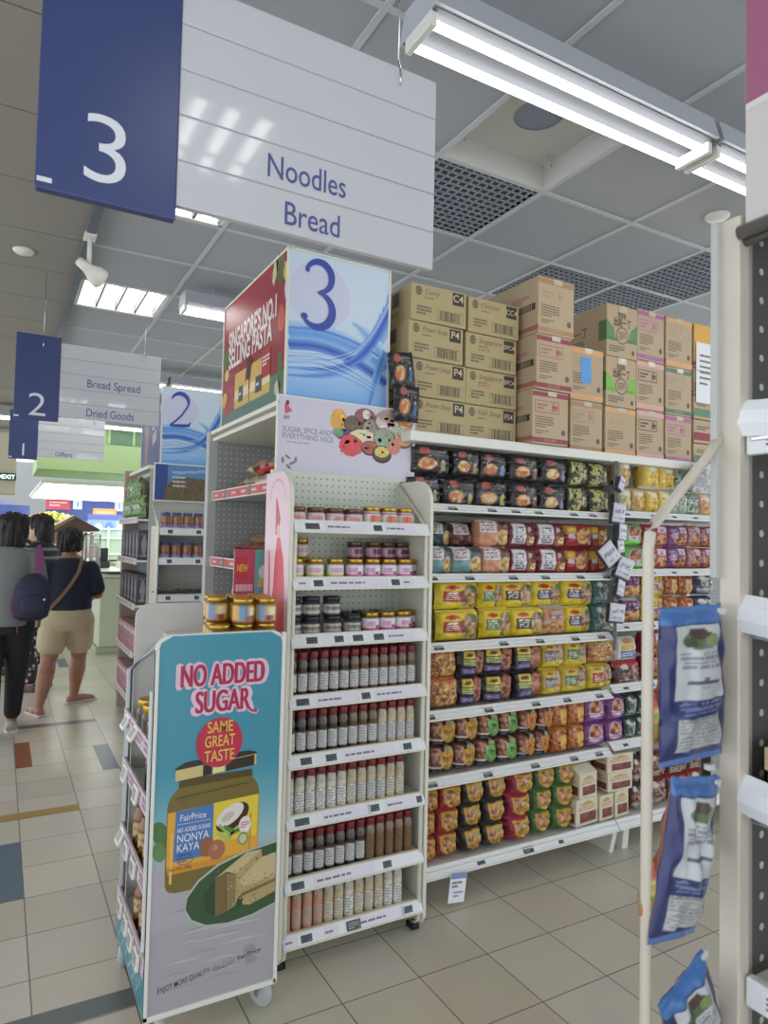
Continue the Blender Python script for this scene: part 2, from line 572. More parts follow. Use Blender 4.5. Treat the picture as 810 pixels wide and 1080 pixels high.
for x in xs:
    for y in ys:
        if abs(x - .39) < .01 and abs(y - .03) < .01: mb.box(x, x + .6, .43, .63, CZ, CZ + .015, TILEM); continue
        if abs(x - .39) < .01 and abs(y + .57) < .01: mb.box(x, x + .6, y, -.17, CZ, CZ + .015, TILEM); continue
        if is_hole(x + .3, y + .3): continue
        mb.box(x, x + .6, y, y + .6, CZ, CZ + .015, TILEM)
for x in xs: mb.box(x - .012, x + .012, ys[0], ys[-1] + .6, CZ - .006, CZ + .004, TBAR)
for y in ys: mb.box(xs[0], xs[-1] + .6, y - .012, y + .012, CZ - .005, CZ + .004, TBAR)
for k, y in enumerate(ys):
    mb.box(-4, .375, y + .004, y + .596, CZ, CZ + .015, PLANKM)
mb.box(-4, 9, ys[0], ys[-1] + .6, CZ + .3, CZ + .32, C((60, 60, 62), .9))
struct('ceiling', mb)
DARKW = C((120, 122, 124), .8)
for nm, b in (('wall_back', (-4, 8.5, 21.5, 21.6, 0, 3.5)),):
    mb = MB(); mb.box(*b, C((150, 152, 150), .7)); struct(nm, mb)

# open service hatch in the ceiling
t = thing('ceiling_hatch', 'recessed white square ceiling hatch with a round opening', 'ceiling hatch', (1.89, 2.13, CZ))
HW = mat('hatch_white', (204, 204, 200), .6)
mb = MB()
for x0, x1, y0, y1 in ((-.3, .3, -.3, -.285), (-.3, .3, .285, .3), (-.3, -.285, -.3, .3), (.285, .3, -.3, .3)): mb.box(x0, x1, y0, y1, -.004, .11, HW)
mb.build('recess_frame', t)
mb = MB(); mb2 = MB()
n = 40
ring = [(.105 * math.cos(2 * PI * k / n), .105 * math.sin(2 * PI * k / n)) for k in range(n)]
sq = []
for k in range(n):
    a = 2 * PI * k / n; c, s = math.cos(a), math.sin(a); q = .287 / max(abs(c), abs(s)); sq.append((c * q, s * q))
b0 = len(mb.v); mb.v += [(x, y, .11) for x, y in ring] + [(x, y, .11) for x, y in sq] + [(x, y, .16) for x, y in ring]
for k in range(n):
    k2 = (k + 1) % n
    mb.face((k, k2, n + k2, n + k), HW); mb.face((k, k2, 2 * n + k2, 2 * n + k), C((150, 152, 156), .7))
mb.build('round_panel', t)
mb = MB(); mb.lathe([(.106, .118), (.0, .119)], C((150, 160, 176), .7)); mb.build('opening_back', t)
for x, y in ((-.24, -.2), (.24, .2), (.24, -.22), (-.22, .24)):
    mb = MB(); mb.tube([(x, y, .11), (x, y, .07), (x + .015, y, .06), (x + .02, y, .075)], .0035, HW, 6); mb.build('hook', t)

GRM = mat('grille_plastic', (150, 156, 164), .5)
for k, g in enumerate(GRILLES):
    t = thing('ceiling_grille', ['square egg-crate ceiling grille just behind the round-holed hatch', 'egg-crate ceiling grille highest in the right-hand corner, nearest of three',
                                 'egg-crate ceiling grille at the right, behind the nearest corner grille', 'egg-crate ceiling grille over the pink cartons, left of the other corner grilles'][k], 'ceiling grille', ((g[0] + g[1]) / 2, (g[2] + g[3]) / 2, CZ))
    mb = MB()
    for i in range(15):
        q = -.3 + .6 * i / 14
        mb.box(q - .0025, q + .0025, -.3, .3, -.001, .008, GRM); mb.box(-.3, .3, q - .0025, q + .0025, -.001, .008, GRM)
    mb.build('grid', t)
    mb = MB(); mb.box(-.3, .3, -.3, .3, .03, .04, C((104, 110, 120), .9)); mb.build('dark_void', t)

# troffers: four lit cells with louvres
TL = ['four-cell ceiling light partly hidden behind the large blue 3 sign', 'four-cell ceiling light above the hanging aisle 2 sign', 'four-cell ceiling light over the aisle in front of the big sign', 'four-cell ceiling light behind the photographer',
      'four-cell ceiling light farther along the main aisle beyond aisle 2', 'farthest four-cell ceiling light over the main aisle']
for k, g in enumerate(TROFF):
    t = thing('ceiling_light', TL[k], 'ceiling light', ((g[0] + g[1]) / 2, (g[2] + g[3]) / 2, CZ), group='four-cell ceiling lights')
    mb = MB()
    for a in ((-.3, .3, -.3, -.27), (-.3, .3, .27, .3), (-.3, -.27, -.3, .3), (.27, .3, -.3, .3)): mb.box(*a, -.004, .07, WHITE)
    mb.build('frame', t)
    mb = MB(); mb.box(-.27, .27, -.27, .27, .062, .066, C((222, 224, 224), .4)); mb.build('reflector', t)
    for i in range(4):
        x = -.2025 + .135 * i
        mb = MB(); mb.tube([(x, -.26, .03), (x, .26, .03)], .02, PANEL, 10); mb.build('tube', t)
    mb = MB()
    for i in range(5):
        x = -.27 + .135 * i; mb.box(x - .006, x + .006, -.27, .27, 0, .05, LOUVRE)
    mb.build('louvre', t)

# twin-tube battens along the aisles


def batten_light():
    t = thing('hanging_batten_light', 'x', 'ceiling light', (0, 0, 0), group='twin-tube batten lights')
    mb = MB()
    mb.prism([(-.1, 0), (.1, 0), (.075, .085), (-.075, .085)], 'X', 0, 1.2, C((176, 180, 186), .6)); mb.box(.004, 1.196, -.085, .085, -.003, .001, C((84, 88, 96), .7)); mb.build('housing', t)  # underside plate darkened: shade between the lit tubes is put into its colour
    for y in (-.05, .05):
        mb = MB(); mb.tube([(.02, y, -.024), (1.18, y, -.026)], .0125, LAMP, 10); mb.build('tube', t)
    for x in (0, 1.18):
        mb = MB(); mb.bbox(x, x + .02, -.07, .07, -.042, .002, WHITE, .003); mb.build('tube_holder', t)
    for x in (.2, 1.0):
        mb = MB(); mb.tube([(x, 0, .08), (x, 0, .16)], .006, GREYP, 6); mb.build('hanger', t)
    return t


BT = batten_light()
first = True
rows = [(1.6, 3.0, [.97, 2.2, 3.43, 4.66]), (4.55, 3.06, [.99, 2.22, 3.45]), (7.05, 3.06, [.2, 1.43, 2.66, 3.89]), (-1.4, 3.06, [-.9, .97, 2.2, 3.43]), (10.2, 3.06, [-.4, .83, 2.06, 3.3]), (12.6, 3.06, [-.4, .83, 2.06])]
RN = ['over the noodle aisle', 'behind the red header box', 'behind the aisle 2 sign', 'behind the photographer', 'over the far checkouts', 'farthest from the viewer']
ci = {}
for r, (y, z, xs_) in enumerate(rows):
    for k, x in enumerate(xs_):
        lab = f'twin-tube batten light {RN[r]}, {ORD[k + 1]} from left'
        if first: BT.location = (x, y, z); BT['label'] = lab; first = False
        else: dup(BT, (x, y, z), 0, lab)
# conduit and ceiling fittings
mb = MB(); mb.box(.345, .39, -1, 17, CZ - .055, CZ - .0065, C((92, 98, 106), .5)); tag(mb.build('lighting_track'), 'long dark lighting track running along the ceiling above the main aisle', 'lighting track')
for (x, y, l) in ((.06, 4.55, 'small round white ceiling disc left of the lighting track'), (3.09, 2.15, 'small round white ceiling disc above the cartons at right')):
    mb = MB(); mb.lathe([(.0, -.022), (.045, -.02), (.058, -.008), (.06, 0)], WHITE); tag(mb.build('ceiling_disc', None, (x, y, CZ)), l, 'ceiling fitting')
t = thing('spotlight', 'white adjustable spotlight on the ceiling lighting track', 'spotlight', (.367, 4.0, CZ - .045))
mb = MB(); mb.bbox(-.03, .03, -.05, .05, -.02, 0, WHITE, .004); mb.tube([(0, 0, -.02), (0, 0, -.16)], .012, WHITE); mb.build('bracket', t)
Ms = Matrix.Translation((.0, 0, -.19)) @ Matrix.Scale(.8, 4) @ Matrix.Rotation(math.radians(115), 4, 'Y') @ Matrix.Rotation(math.radians(-25), 4, 'X')
mb = MB(); mb.lathe([(.0, -.09), (.03, -.085), (.036, -.02), (.04, .0), (.066, .05), (.072, .1), (.068, .104)], WHITE, 22, M=Ms); mb.build('lamp_head', t)
mb = MB(); mb.lathe([(.068, .1), (.03, .088), (.0, .085)], C((206, 200, 186), .3), 22, M=Ms); mb.build('lens', t)

# ================================================================== HANGING AISLE SIGNS
NAVY = mat('sign_navy', (62, 74, 122), .3)
ACR = mat('sign_white_acrylic', (206, 208, 213), .05)
ACR2 = mat('sign_groove', (164, 166, 174), .4)
SIGNINK = mat('sign_blue_ink', (78, 92, 148), .5)
SIGNWHITE = mat('sign_white_ink', (226, 230, 236), .5)


def aisle_sign(num, words, x0, x1, y, z0, z1, label, numsize, numx, numy):
    W, Hh = x1 - x0, z1 - z0
    t = thing('aisle_sign', label, 'aisle sign', (x0, y, z0), group='hanging aisle signs')
    bw = W * .29
    mb = MB(); mb.bbox(0, bw, -.012, .012, -.035, Hh + .03, NAVY, .003); mb.build('number_panel', t)
    p = Print(); p.text(num, numx, numy, numsize, SIGNWHITE, 1, bold=-.006, sx=1.12 if num != '1' else 1); p.rect(.003, -.022, .03, -.012, SIGNWHITE, 1); p.build('number', t, (0, -.0124, 0))
    n = 5; sh = Hh / n
    for i in range(n):
        mb = MB(); mb.bbox(bw, W, -.009, .009, i * sh, (i + 1) * sh - .003, ACR, .002)
        mb.box(bw, W, -.007, .007, (i + 1) * sh - .003, (i + 1) * sh, ACR2)
        s_ = mb.build('slat', t)
        for body, slot, xx, tw in words:
            if slot == i:
                q = Print(); q.text(body, xx, i * sh + sh * .2, sh * .78, SIGNINK, 1, width=tw, bold=.004); q.build('lettering', s_, (0, -.0095, 0))
    for xx in (bw * .6, bw + (W - bw) * .83):
        mb = MB(); mb.tube([(xx, 0, Hh - .02), (xx, 0, CZ - z0)], .0018, CHROME, 6)
        mb.tube([(xx, -.012, Hh - .05), (xx, -.014, Hh - .02), (xx, 0, Hh + .02)], .003, CHROME, 6); mb.build('hanging_wire', t)
    return t


aisle_sign('3', [('Noodles', 1, .573, .2), ('Bread', 0, .589, .142)], .033, .966, 1.5, 2.262, 2.77, 'largest hanging aisle sign, navy panel with white 3 reading Noodles and Bread', .205, .128, .006)
aisle_sign('2', [('Bread Spread', 2, .583, .33), ('Dried Goods', 0, .566, .295)], .045, .925, 4.85, 2.295, 2.775, 'hanging aisle sign with navy 2 panel reading Bread Spread and Dried Goods', .21, .131, -.008)
aisle_sign('1', [('Offers', 0, .5, .16)], .045, .93, 7.75, 2.315, 2.74, 'farthest hanging aisle sign, navy 1 panel reading Offers', .18, .13, .0)

# ================================================================== NOODLE GONDOLA (runs along X, its end faces the main aisle)
PEGW = pegboard('pegboard_white', (214, 220, 206), (120, 124, 118))
PEGG = pegboard('pegboard_grey', (150, 150, 148), (214, 214, 210), ax=(1, 2))
PEGD = pegboard('pegboard_dark', (96, 96, 94), (214, 214, 206), pitch=.05, rad=.006, ax=(0, 2))
PEGB = pegboard('pegboard_back', (150, 150, 146), (96, 96, 94))
TAGD = mat('shelf_tag_dark', (58, 62, 66), .3)


def price_shelf(parent, x0, x1, yf, yb, zt, tags, rail_h=.030, m=WHITE, lip=True, seed=0, lean=.028):
    """one shelf: board, front price rail, price tags; zt = top of the rail"""
    mb = MB()
    mb.box(x0, x1, yf + .004, yb, zt - .03, zt - .012, m)
    mb.box(x0, x1, yb - .02, yb, zt - .06, zt - .03, m)
    sh = mb.build('shelf', parent)
    mb = MB()
    mb.prism([(yf - .012, zt - rail_h), (yf + .002, zt - rail_h), (yf + lean + .006, zt), (yf + lean - .006, zt)], 'X', x0, x1, RAIL)
    mb.box(x0, x1, yf - .0135, yf - .008, zt - rail_h - .004, zt - rail_h + .003, m)
    mb.box(x0, x1, yf + lean - .008, yf + lean + .006, zt - .003, zt + .002, m)
    mb.build('price_rail', sh)
    r = random.Random(seed)
    for k, (u, w, kind) in enumerate(tags):
        p = Print()
        hh = rail_h * .78
        if kind == 'd':
            p.rect(-w / 2, 0, w / 2, hh, TAGD, 1); p.lines(-w * .35, hh * .15, w * .7, hh * .7, 3, C((150, 156, 158)), 2, r.randint(0, 999))
        elif kind == 'e':
            p.rect(-w / 2, 0, w / 2, hh, PAPER, 1); p.rect(-w * .32, hh * .12, w * .32, hh * .88, LABELGREY, 2); p.lines(-w * .25, hh * .2, w * .5, hh * .6, 3, INK, 3, r.randint(0, 999))
        else:
            p.rect(-w / 2, 0, w / 2, hh, C((226, 222, 232), .5), 1); p.lines(-w * .46, hh * .3, w * .92, hh * .42, 1, GREYINK, 2, r.randint(0, 999))
        o = p.build('price_label', sh, (x0 + u, yf - .0135 + .005 * (lean + .006) / rail_h, zt - rail_h + .005))
        o.rotation_euler = (-math.atan2(lean + .006, rail_h), 0, 0)
    return sh


G = thing('gondola_shelving', 'long white noodle gondola carrying rows of packets under a row of cartons', 'shelving unit', (0, 0, 0))
YB = 3.0                               # back panel of the noodle side
mb = MB(); mb.box(1.425, 5.2, YB, YB + .02, .02, 1.985, PEGB); mb.build('back_panel', G)
for x in (1.53, 2.745, 3.96):
    mb = MB(); mb.bbox(x, x + .03, YB - .03, YB, 0, 1.985, WHITE, .003); mb.build('upright', G)
    mb = MB(); mb.prism([(2.5, 0), (YB, 0), (YB, .125), (2.47, .125)], 'X', x + .0, x + .03, WHITE); mb.build('base_foot', G)
mb = MB(); mb.prism([(2.5, .0), (2.56, 0), (2.56, .1), (2.49, .1)], 'X', 2.84, 2.88, WHITE); mb.build('base_foot', G)
SZ = [1.715, 1.405, 1.102, .807, .518]
TG = {0: [.2, .42, .56, .70, .93, 1.06, 1.2], 1: [.1, .3, .55, .75, .98, 1.16], 2: [.14, .5, .72, .95, 1.13], 3: [.1, .42, .7, .9, 1.12], 4: [.12, .42, .7, .95, 1.12]}
for k, z in enumerate(SZ):
    price_shelf(G, 1.55, 2.755, 2.5, YB, z, [(u, .05, 'd') for u in TG[k]], seed=k)
price_shelf(G, 1.55, 2.755, 2.45, YB, .168, [(.35, .07, 'e'), (.62, .06, 'd'), (.82, .05, 'e')], rail_h=.036, seed=9)
for k, z in enumerate([1.73, 1.425, 1.143, .83, .54]):
    price_shelf(G, 2.76, 4.0, 2.5, YB, z, [(u, .06, 'e') for u in (.1, .3, .47, .65, .85, 1.05)], seed=20 + k)
price_shelf(G, 2.76, 4.0, 2.45, YB, .168, [(u, .07, 'e') for u in (.2, .45, .7, .95)], rail_h=.036, seed=31)
mb = MB(); mb.bbox(1.535, 5.2, 2.52, 3.5, 1.985, 2.03, WHITE, .004); mb.build('top_shelf', G)
mb = MB(); mb.bbox(1.425, 5.2, 3.48, 3.5, .02, 1.985, GREYP, .004); mb.build('rear_panel', G)

# ---- end unit with pasta, facing the main aisle
E3 = thing('end_shelving_unit', 'grey end-of-aisle shelving unit with red price rails and pasta bags', 'shelving unit', (0, 0, 0))
mb = MB(); mb.box(1.38, 1.395, 2.62, 3.6, .0, 2.05, PEGG); mb.build('back_panel', E3)
mb = MB(); mb.bbox(.945, 1.4, 3.59, 3.645, 0, 2.1, GREYP, .003); sp = mb.build('side_panel', E3)
mb = MB(); mb.box(.99, 1.38, 3.585, 3.59, .02, 2.05, pegboard('pegboard_side', (150, 150, 148), (206, 206, 202), pitch=.03, rad=.004)); mb.build('perforated_lining', sp)
mb = MB(); mb.bbox(.97, 1.4, 2.615, 2.635, 0, 2.1, GREYP, .003); mb.build('side_panel', E3)
mb = MB(); mb.bbox(.965, 1.42, 2.6, 3.64, 2.05, 2.07, CREAM, .003); mb.bbox(.955, 1.42, 2.6, 3.64, 2.085, 2.105, CREAM, .003); mb.box(.99, 1.4, 2.64, 3.6, 2.07, 2.085, GREYP); mb.build('top_board', E3)
RED = mat('red_rail_strip', (186, 58, 58), .35)
for k, z in enumerate((1.785, 1.445, 1.1, .76, .42, .14)):
    mb = MB(); mb.box(.985, 1.385, 2.635, 3.585, z - .045, z - .03, GREYP); sh = mb.build('shelf', E3)
    mb = MB(); mb.bbox(.968, .984, 2.635, 3.585, z - .05, z, C((222, 220, 214), .4), .002); mb.build('price_rail', sh)
    p = Print(); p.rect(.02, .006, .93, .044, RED, 1)
    for q in range(6): p.lines(.05 + q * .15, .014, .11, .022, 1, C((226, 190, 186)), 2, q + k * 7)
    for q in (.22, .6): p.rect(q, .004, q + .045, .046, LABELGREY, 3)
    p.build('price_strip', sh, (.9675, 3.585, z - .05), -PI / 2)

# ---- header box of aisle 3 on top of the end unit


def mixc(a, b, t): return tuple(int(4 * round((x * (1 - t) + y * t) / 4)) for x, y in zip(a, b))


def soft_band(p, path, half, core, ground, strength, l, n=13, skew=0):
    """a sweeping band that fades to the ground colour at both edges"""
    m = len(path)
    for k in range(n):
        t = -1 + 2 * (k + .5) / n
        q = (1 - abs(t - skew) / (1 + abs(skew))) ** 1.3 * strength
        pts = []
        for i in range(m):
            a = path[max(i - 1, 0)]; b = path[min(i + 1, m - 1)]
            dx, dy = b[0] - a[0], b[1] - a[1]; d = math.hypot(dx, dy) or 1
            h = half[i] * t
            pts.append((path[i][0] - dy / d * h, path[i][1] + dx / d * h))
        p.ribbon(pts, [max(.0004, 2.2 * half[i] / n) for i in range(m)], C(mixc(ground, core, q), .35), l + k * .05)


def swirl(p, W, Hh):
    """blue wave artwork of the header boxes"""
    n = 36; U = [i / n for i in range(n + 1)]
    fit = lambda pts: [(min(max(x, .008), W - .008), min(max(y, .006), Hh - .006)) for x, y in pts]
    A = lambda o, k=1: fit([(u * W, (.415 + o + .03 * math.sin(u * 3) - .25 * k * max(0, u - .2) ** 1.6) * Hh) for u in U])
    B_ = lambda o, c: fit([((.02 + .98 * u) * W, (.16 + o + .05 * u + .47 * u ** c) * Hh) for u in U])
    soft_band(p, A(.02, .8), [.085 * Hh * (1 - .25 * u) for u in U], (84, 146, 226), (178, 210, 238), .8, 2)
    soft_band(p, B_(.0, 3.2), [(.01 + .06 * u) * Hh for u in U], (62, 110, 206), (160, 200, 238), .75, 3)
    soft_band(p, fit([((.62 + .36 * u ** .7) * W, (.58 - .24 * u) * Hh) for u in U]), [(.012 + .05 * math.sin(PI * u)) * Hh for u in U], (96, 156, 226), (196, 220, 240), .75, 4)
    soft_band(p, A(-.055, 1.0), [.035 * Hh for u in U], (54, 84, 184), (112, 160, 228), .95, 5, 9)
    soft_band(p, A(.055, .7), [.012 * Hh for u in U], (70, 120, 210), (130, 176, 232), .8, 6, 5)
    soft_band(p, B_(.05, 4), [(.004 + .035 * u) * Hh for u in U], (44, 80, 190), (110, 156, 226), .9, 7, 9)
    soft_band(p, fit([((.97 - .17 * u ** .8) * W, (.42 - .42 * u) * Hh) for u in U]), [(.035 - .012 * u) * Hh for u in U], (60, 120, 216), (140, 190, 238), .8, 8, 9)
    for k in range(6): p.ribbon(A(-.11 - .02 * k, 1.1 - .06 * k), [.0016 + .004 * (1 - u) for u in U], C(((206, 228, 244), (120, 170, 230))[k % 2], .35), 9 + .2 * k)
    for k in range(4): p.ribbon(B_(.09 + .02 * k, 3.6 + .3 * k), [.001 + .004 * u for u in U], C(((190, 216, 242), (90, 140, 220))[k % 2], .35), 10 + .2 * k)


BLUES = [C((86, 140, 216), .4), C((58, 102, 196), .4), C((128, 176, 232), .4), C((44, 76, 176), .4), C((104, 160, 228), .4), C((160, 200, 240), .4)]
SKYB = [C((196, 220, 240), .35), C((176, 210, 240), .35), C((150, 196, 238), .35), C((130, 184, 236), .35)]
NUMB = C((58, 76, 168), .4)


def num3(p, cx, cy, s, m, l):
    a = arc(cx - .01 * s, cy + .27 * s, .2 * s, math.radians(160), math.radians(-85), 22, .215 * s)
    w = [(.05 + .055 * math.sin(PI * i / 22)) * s for i in range(23)]
    p.ribbon(a, w, m, l)
    b = arc(cx - .03 * s, cy - .2 * s, .24 * s, math.radians(88), math.radians(-150), 24, .25 * s)
    p.ribbon(b, [(.035 + .085 * math.sin(PI * i / 24)) * s for i in range(25)], m, l + 1)
    e = b[-1]; p.ell(e[0] + .02 * s, e[1] + .0 * s, .05 * s, .045 * s, m, l + 2)
    p.ell(a[0][0] + .012 * s, a[0][1] - .005 * s, .032 * s, .032 * s, m, l + 2)


def num2(p, cx, cy, s, m, l):
    a = arc(cx, cy + .22 * s, .23 * s, math.radians(165), math.radians(-30), 20, .24 * s) + [(cx + .05 * s, cy - .14 * s), (cx - .12 * s, cy - .32 * s), (cx - .24 * s, cy - .42 * s)]
    n = len(a)
    p.ribbon(a, [(.03 + .09 * math.sin(PI * min(1, i / (n - 1) * 1.15))) * s if i < 20 else .05 * s for i in range(n)], m, l)
    p.ribbon([(cx - .26 * s, cy - .435 * s), (cx + .1 * s, cy - .42 * s), (cx + .25 * s, cy - .4 * s), (cx + .3 * s, cy - .3 * s)], [.06 * s, .09 * s, .08 * s, .02 * s], m, l + 1)


def header_box(x0, x1, y0, y1, z0, z1, num, label, side):
    t = thing('header_box', label, 'header box', (x0, y0, z0))
    W, D, Hh = x1 - x0, y1 - y0, z1 - z0
    mb = MB()
    mb.bbox(0, W, 0, D, 0, Hh, C((212, 220, 228), .35), .004)
    mb.build('box_body', t)
    p = Print()
    for i in range(24):      # pale blue printed ground, deeper toward the foot
        u = i / 23; q = max(0, (.35 - u) / .35)
        c = tuple(round(a * (1 - q) + b * q) for a, b in zip((206, 224, 240), (120, 176, 232)))
        p.rect(.004, Hh * i / 24, W - .004, Hh * (i + 1) / 24, C(c, .35), 1)
    swirl(p, W, Hh)
    for i_, q in enumerate(p.mb.v): p.mb.v[i_] = (min(max(q[0], .005), W - .005), q[1], min(max(q[2], .005), Hh - .005))
    p.ell(W * .30, Hh * .72, W * .33, W * .33, C((214, 222, 240), .35), 1.4, 40)
    p.ell(W * .30, Hh * .72, W * .30, W * .30, C((206, 212, 234), .35), 1.7, 40)
    (num3 if num == '3' else num2)(p, W * .29, Hh * .72, W * .62, NUMB, 13)
    p.build('front_print', t, (0, -.0006, 0))
    q = Print(); side(q, D, Hh); q.build('side_print', t, (-.0006, D, 0), -PI / 2)
    mb = MB()
    for x, y in ((.0, .0), (W, 0), (0, D)): mb.box(x - .005, x + .005, y - .005, y + .005, 0, Hh + .003, WHITE)
    mb.box(-.005, .004, 0, D, Hh - .004, Hh + .004, WHITE); mb.box(0, W, -.005, .004, Hh - .004, Hh + .004, WHITE)
    mb.build('edge_trim', t)
    return t


def pasta_side(p, D, Hh):
    R1 = C((148, 54, 62), .25); R2 = C((172, 60, 68), .25); GR = C((92, 120, 108), .3)
    p.rect(0, 0, D, Hh, R1, 1)
    p.rect(0, 0, D, Hh * .2, GR, 2)
    for k, (x, y, a, b, c, r) in enumerate(((.9, .92, .05, .12, (86, 96, 56), .4), (.83, .93, .03, .1, (196, 190, 150), -.3), (.06, .55, .05, .08, (90, 110, 60), .6), (.08, .42, .04, .05, (206, 180, 120), 0), (.93, .56, .045, .09, (190, 80, 60), .2), (.93, .2, .03, .14, (84, 112, 64), .1), (.9, .1, .04, .05, (200, 190, 150), 0), (.05, .22, .05, .06, (206, 170, 90), .4), (.1, .14, .05, .06, (180, 60, 50), .4), (.97, .86, .03, .07, (214, 190, 110), .3))):
        p.ell(x * D, y * Hh, a * D, b * Hh, C(c, .3), 3, rot=r, wob=.2, seed=k)
    T = C((226, 218, 214), .3)
    p.text("SINGAPORE'S NO.1", D * .49, Hh * .605, .135, T, 5, bold=.03, width=D * .76)
    p.text('SELLING PASTA', D * .46, Hh * .455, .135, T, 5, bold=.03, width=D * .7)
    # two packs of pasta
    for x0, w, s in ((.24, .24, 0), (.5, .3, 1)):
        p.rect(D * x0, Hh * .1, D * (x0 + w), Hh * .38, C((206, 168, 88), .3), 4)
        for k in range(9): p.ribbon([(D * (x0 + w * (k + .5) / 9), Hh * .11), (D * (x0 + w * (k + .5) / 9), Hh * .37)], D * .006, C((226, 196, 120), .3), 5)
        p.rect(D * x0, Hh * .17, D * (x0 + w), Hh * .24, C((226, 206, 160), .3), 6)
        p.rect(D * (x0 + w * .3), Hh * .14, D * (x0 + w * .62), Hh * .26, C((78, 74, 88), .3), 7)
        p.lines(D * (x0 + w * .33), Hh * .18, D * w * .26, Hh * .04, 1, T, 8, s)
    p.poly([(D * .42, Hh * .28), (D * .5, Hh * .28), (D * .53, Hh * .42), (D * .46, Hh * .46)], C((84, 46, 48), .3), 8)
    p.rect(D * .68, Hh * .22, D * .8, Hh * .42, R2, 7); p.lines(D * .69, Hh * .3, D * .1, Hh * .08, 3, T, 8, 4)
    p.rect(D * .12, Hh * .1, D * .22, Hh * .3, R2, 4)


header_box(1.0, 1.482, 2.64, 3.56, 2.12, 2.752, '3', 'large header box with blue serif 3 and wave print, red pasta poster on its side', pasta_side)

# ---- spice banner in front of the header box
B = thing('spice_banner', 'wide pale lilac banner with spice bowls, reading Sugar, Spice and Everything Nice', 'banner', (.953, 2.6, 1.808))
W, Hh = .655, .322
mb = MB(); mb.bbox(0, W, 0, .012, 0, Hh, WHITE, .002); mb.build('board', B)
p = Print(); p.rect(.008, .008, W - .008, Hh - .006, C((208, 202, 216), .3), 1)
TI = C((150, 142, 160), .4)
p.text('SUGAR, SPICE AND', .115 + .018, .172, .031, TI, 2, bold=.02, width=.215)
p.text('EVERYTHING NICE', .12 + .018, .145, .031, TI, 2, bold=.02, width=.225)
p.lines(.045, .125, .17, .012, 1, C((206, 150, 160), .4), 2, 3)
p.ribbon([(.035, .285), (.042, .268), (.05, .25)], [.008, .022, .034], C((206, 92, 100), .4), 2); p.ell(.044, .29, .008, .01, C((90, 70, 70), .4), 3)
p.rect(.028, .222, .055, .238, C((206, 140, 160), .4), 2); p.lines(.03, .224, .024, .012, 1, TI, 3, 5)
bowls0 = [(.275, .245, .03, .036, (228, 166, 80), 0), (.345, .235, .032, .026, (112, 96, 84), 1), (.40, .275, .036, .024, (150, 92, 92), 1), (.405, .28, .014, .016, (226, 214, 206), 0), (.43, .225, .032, .024, (150, 142, 126), 1), (.52, .262, .052, .04, (206, 190, 180), 1), (.52, .282, .046, .02, (176, 150, 140), 0), (.60, .272, .028, .024, (220, 160, 90), 1),
         (.30, .185, .036, .018, (96, 74, 120), 0), (.39, .18, .05, .026, (226, 210, 180), 0), (.495, .185, .038, .034, (150, 168, 140), 1), (.60, .205, .038, .036, (220, 170, 130), 1), (.335, .14, .044, .036, (214, 84, 84), 0), (.425, .14, .03, .022, (170, 90, 84), 1), (.485, .118, .034, .026, (84, 78, 60), 1), (.485, .124, .028, .018, (222, 196, 110), 0), (.545, .15, .026, .026, (204, 140, 120), 0), (.27, .19, .02, .014, (120, 170, 120), 0), (.57, .225, .02, .014, (196, 206, 190), 0)]
bowls = [(W - .016 - (W - .016 - x) * 1.0, y, a * 1.3, b * 1.3, c, r) for x, y, a, b, c, r in bowls0]
bowls = [(min(x, W - .01 - a), min(y, Hh - .012 - b), a, b, c, r) for x, y, a, b, c, r in bowls]
for k, (x, y, a, b, c, rim) in enumerate(bowls):
    if rim: p.ell(x, y - .004, a * 1.1, b * 1.15, C(tuple(int(q * .55) for q in c), .4), 2 + k * .2)
    p.ell(x, y, a, b, C(c, .4), 2.1 + k * .2, wob=.12, seed=k)
    r_ = random.Random(k)
    for j in range(9):
        aa, q = r_.random() * 6.3, r_.random() ** .5 * .75
        cc = tuple(max(0, min(255, int(v * (.8 + .45 * r_.random())))) for v in c)
        p.ell(x + a * q * math.cos(aa), y + b * q * math.sin(aa), a * .2, b * .2, C(tuple(8 * round(v / 8) if v < 248 else 248 for v in cc), .4), 2.15 + k * .2, 8)
for k in range(22):
    r_ = random.Random(99 + k); p.ell(.24 + r_.random() * .2, .08 + r_.random() * .2, .004, .003, C((150, 130, 120), .4), 1.5, 7)
for k, (x, y) in enumerate(((.03, .055), (.05, .07), (.07, .045), (.085, .06), (.055, .03))):
    p.ell(x, y, .006, .014, C(((120, 128, 110), (156, 120, 120))[k % 2], .4), 2, 10, rot=k)
p.ribbon(arc(.62, .03, .012, 0, 6.2, 16), .003, C((206, 140, 160), .4), 2)
p.lines(.09, .04, .14, .05, 2, C((206, 202, 214), .4), 1.5, 9)
p.build('artwork', B, (0, -.0006, 0))

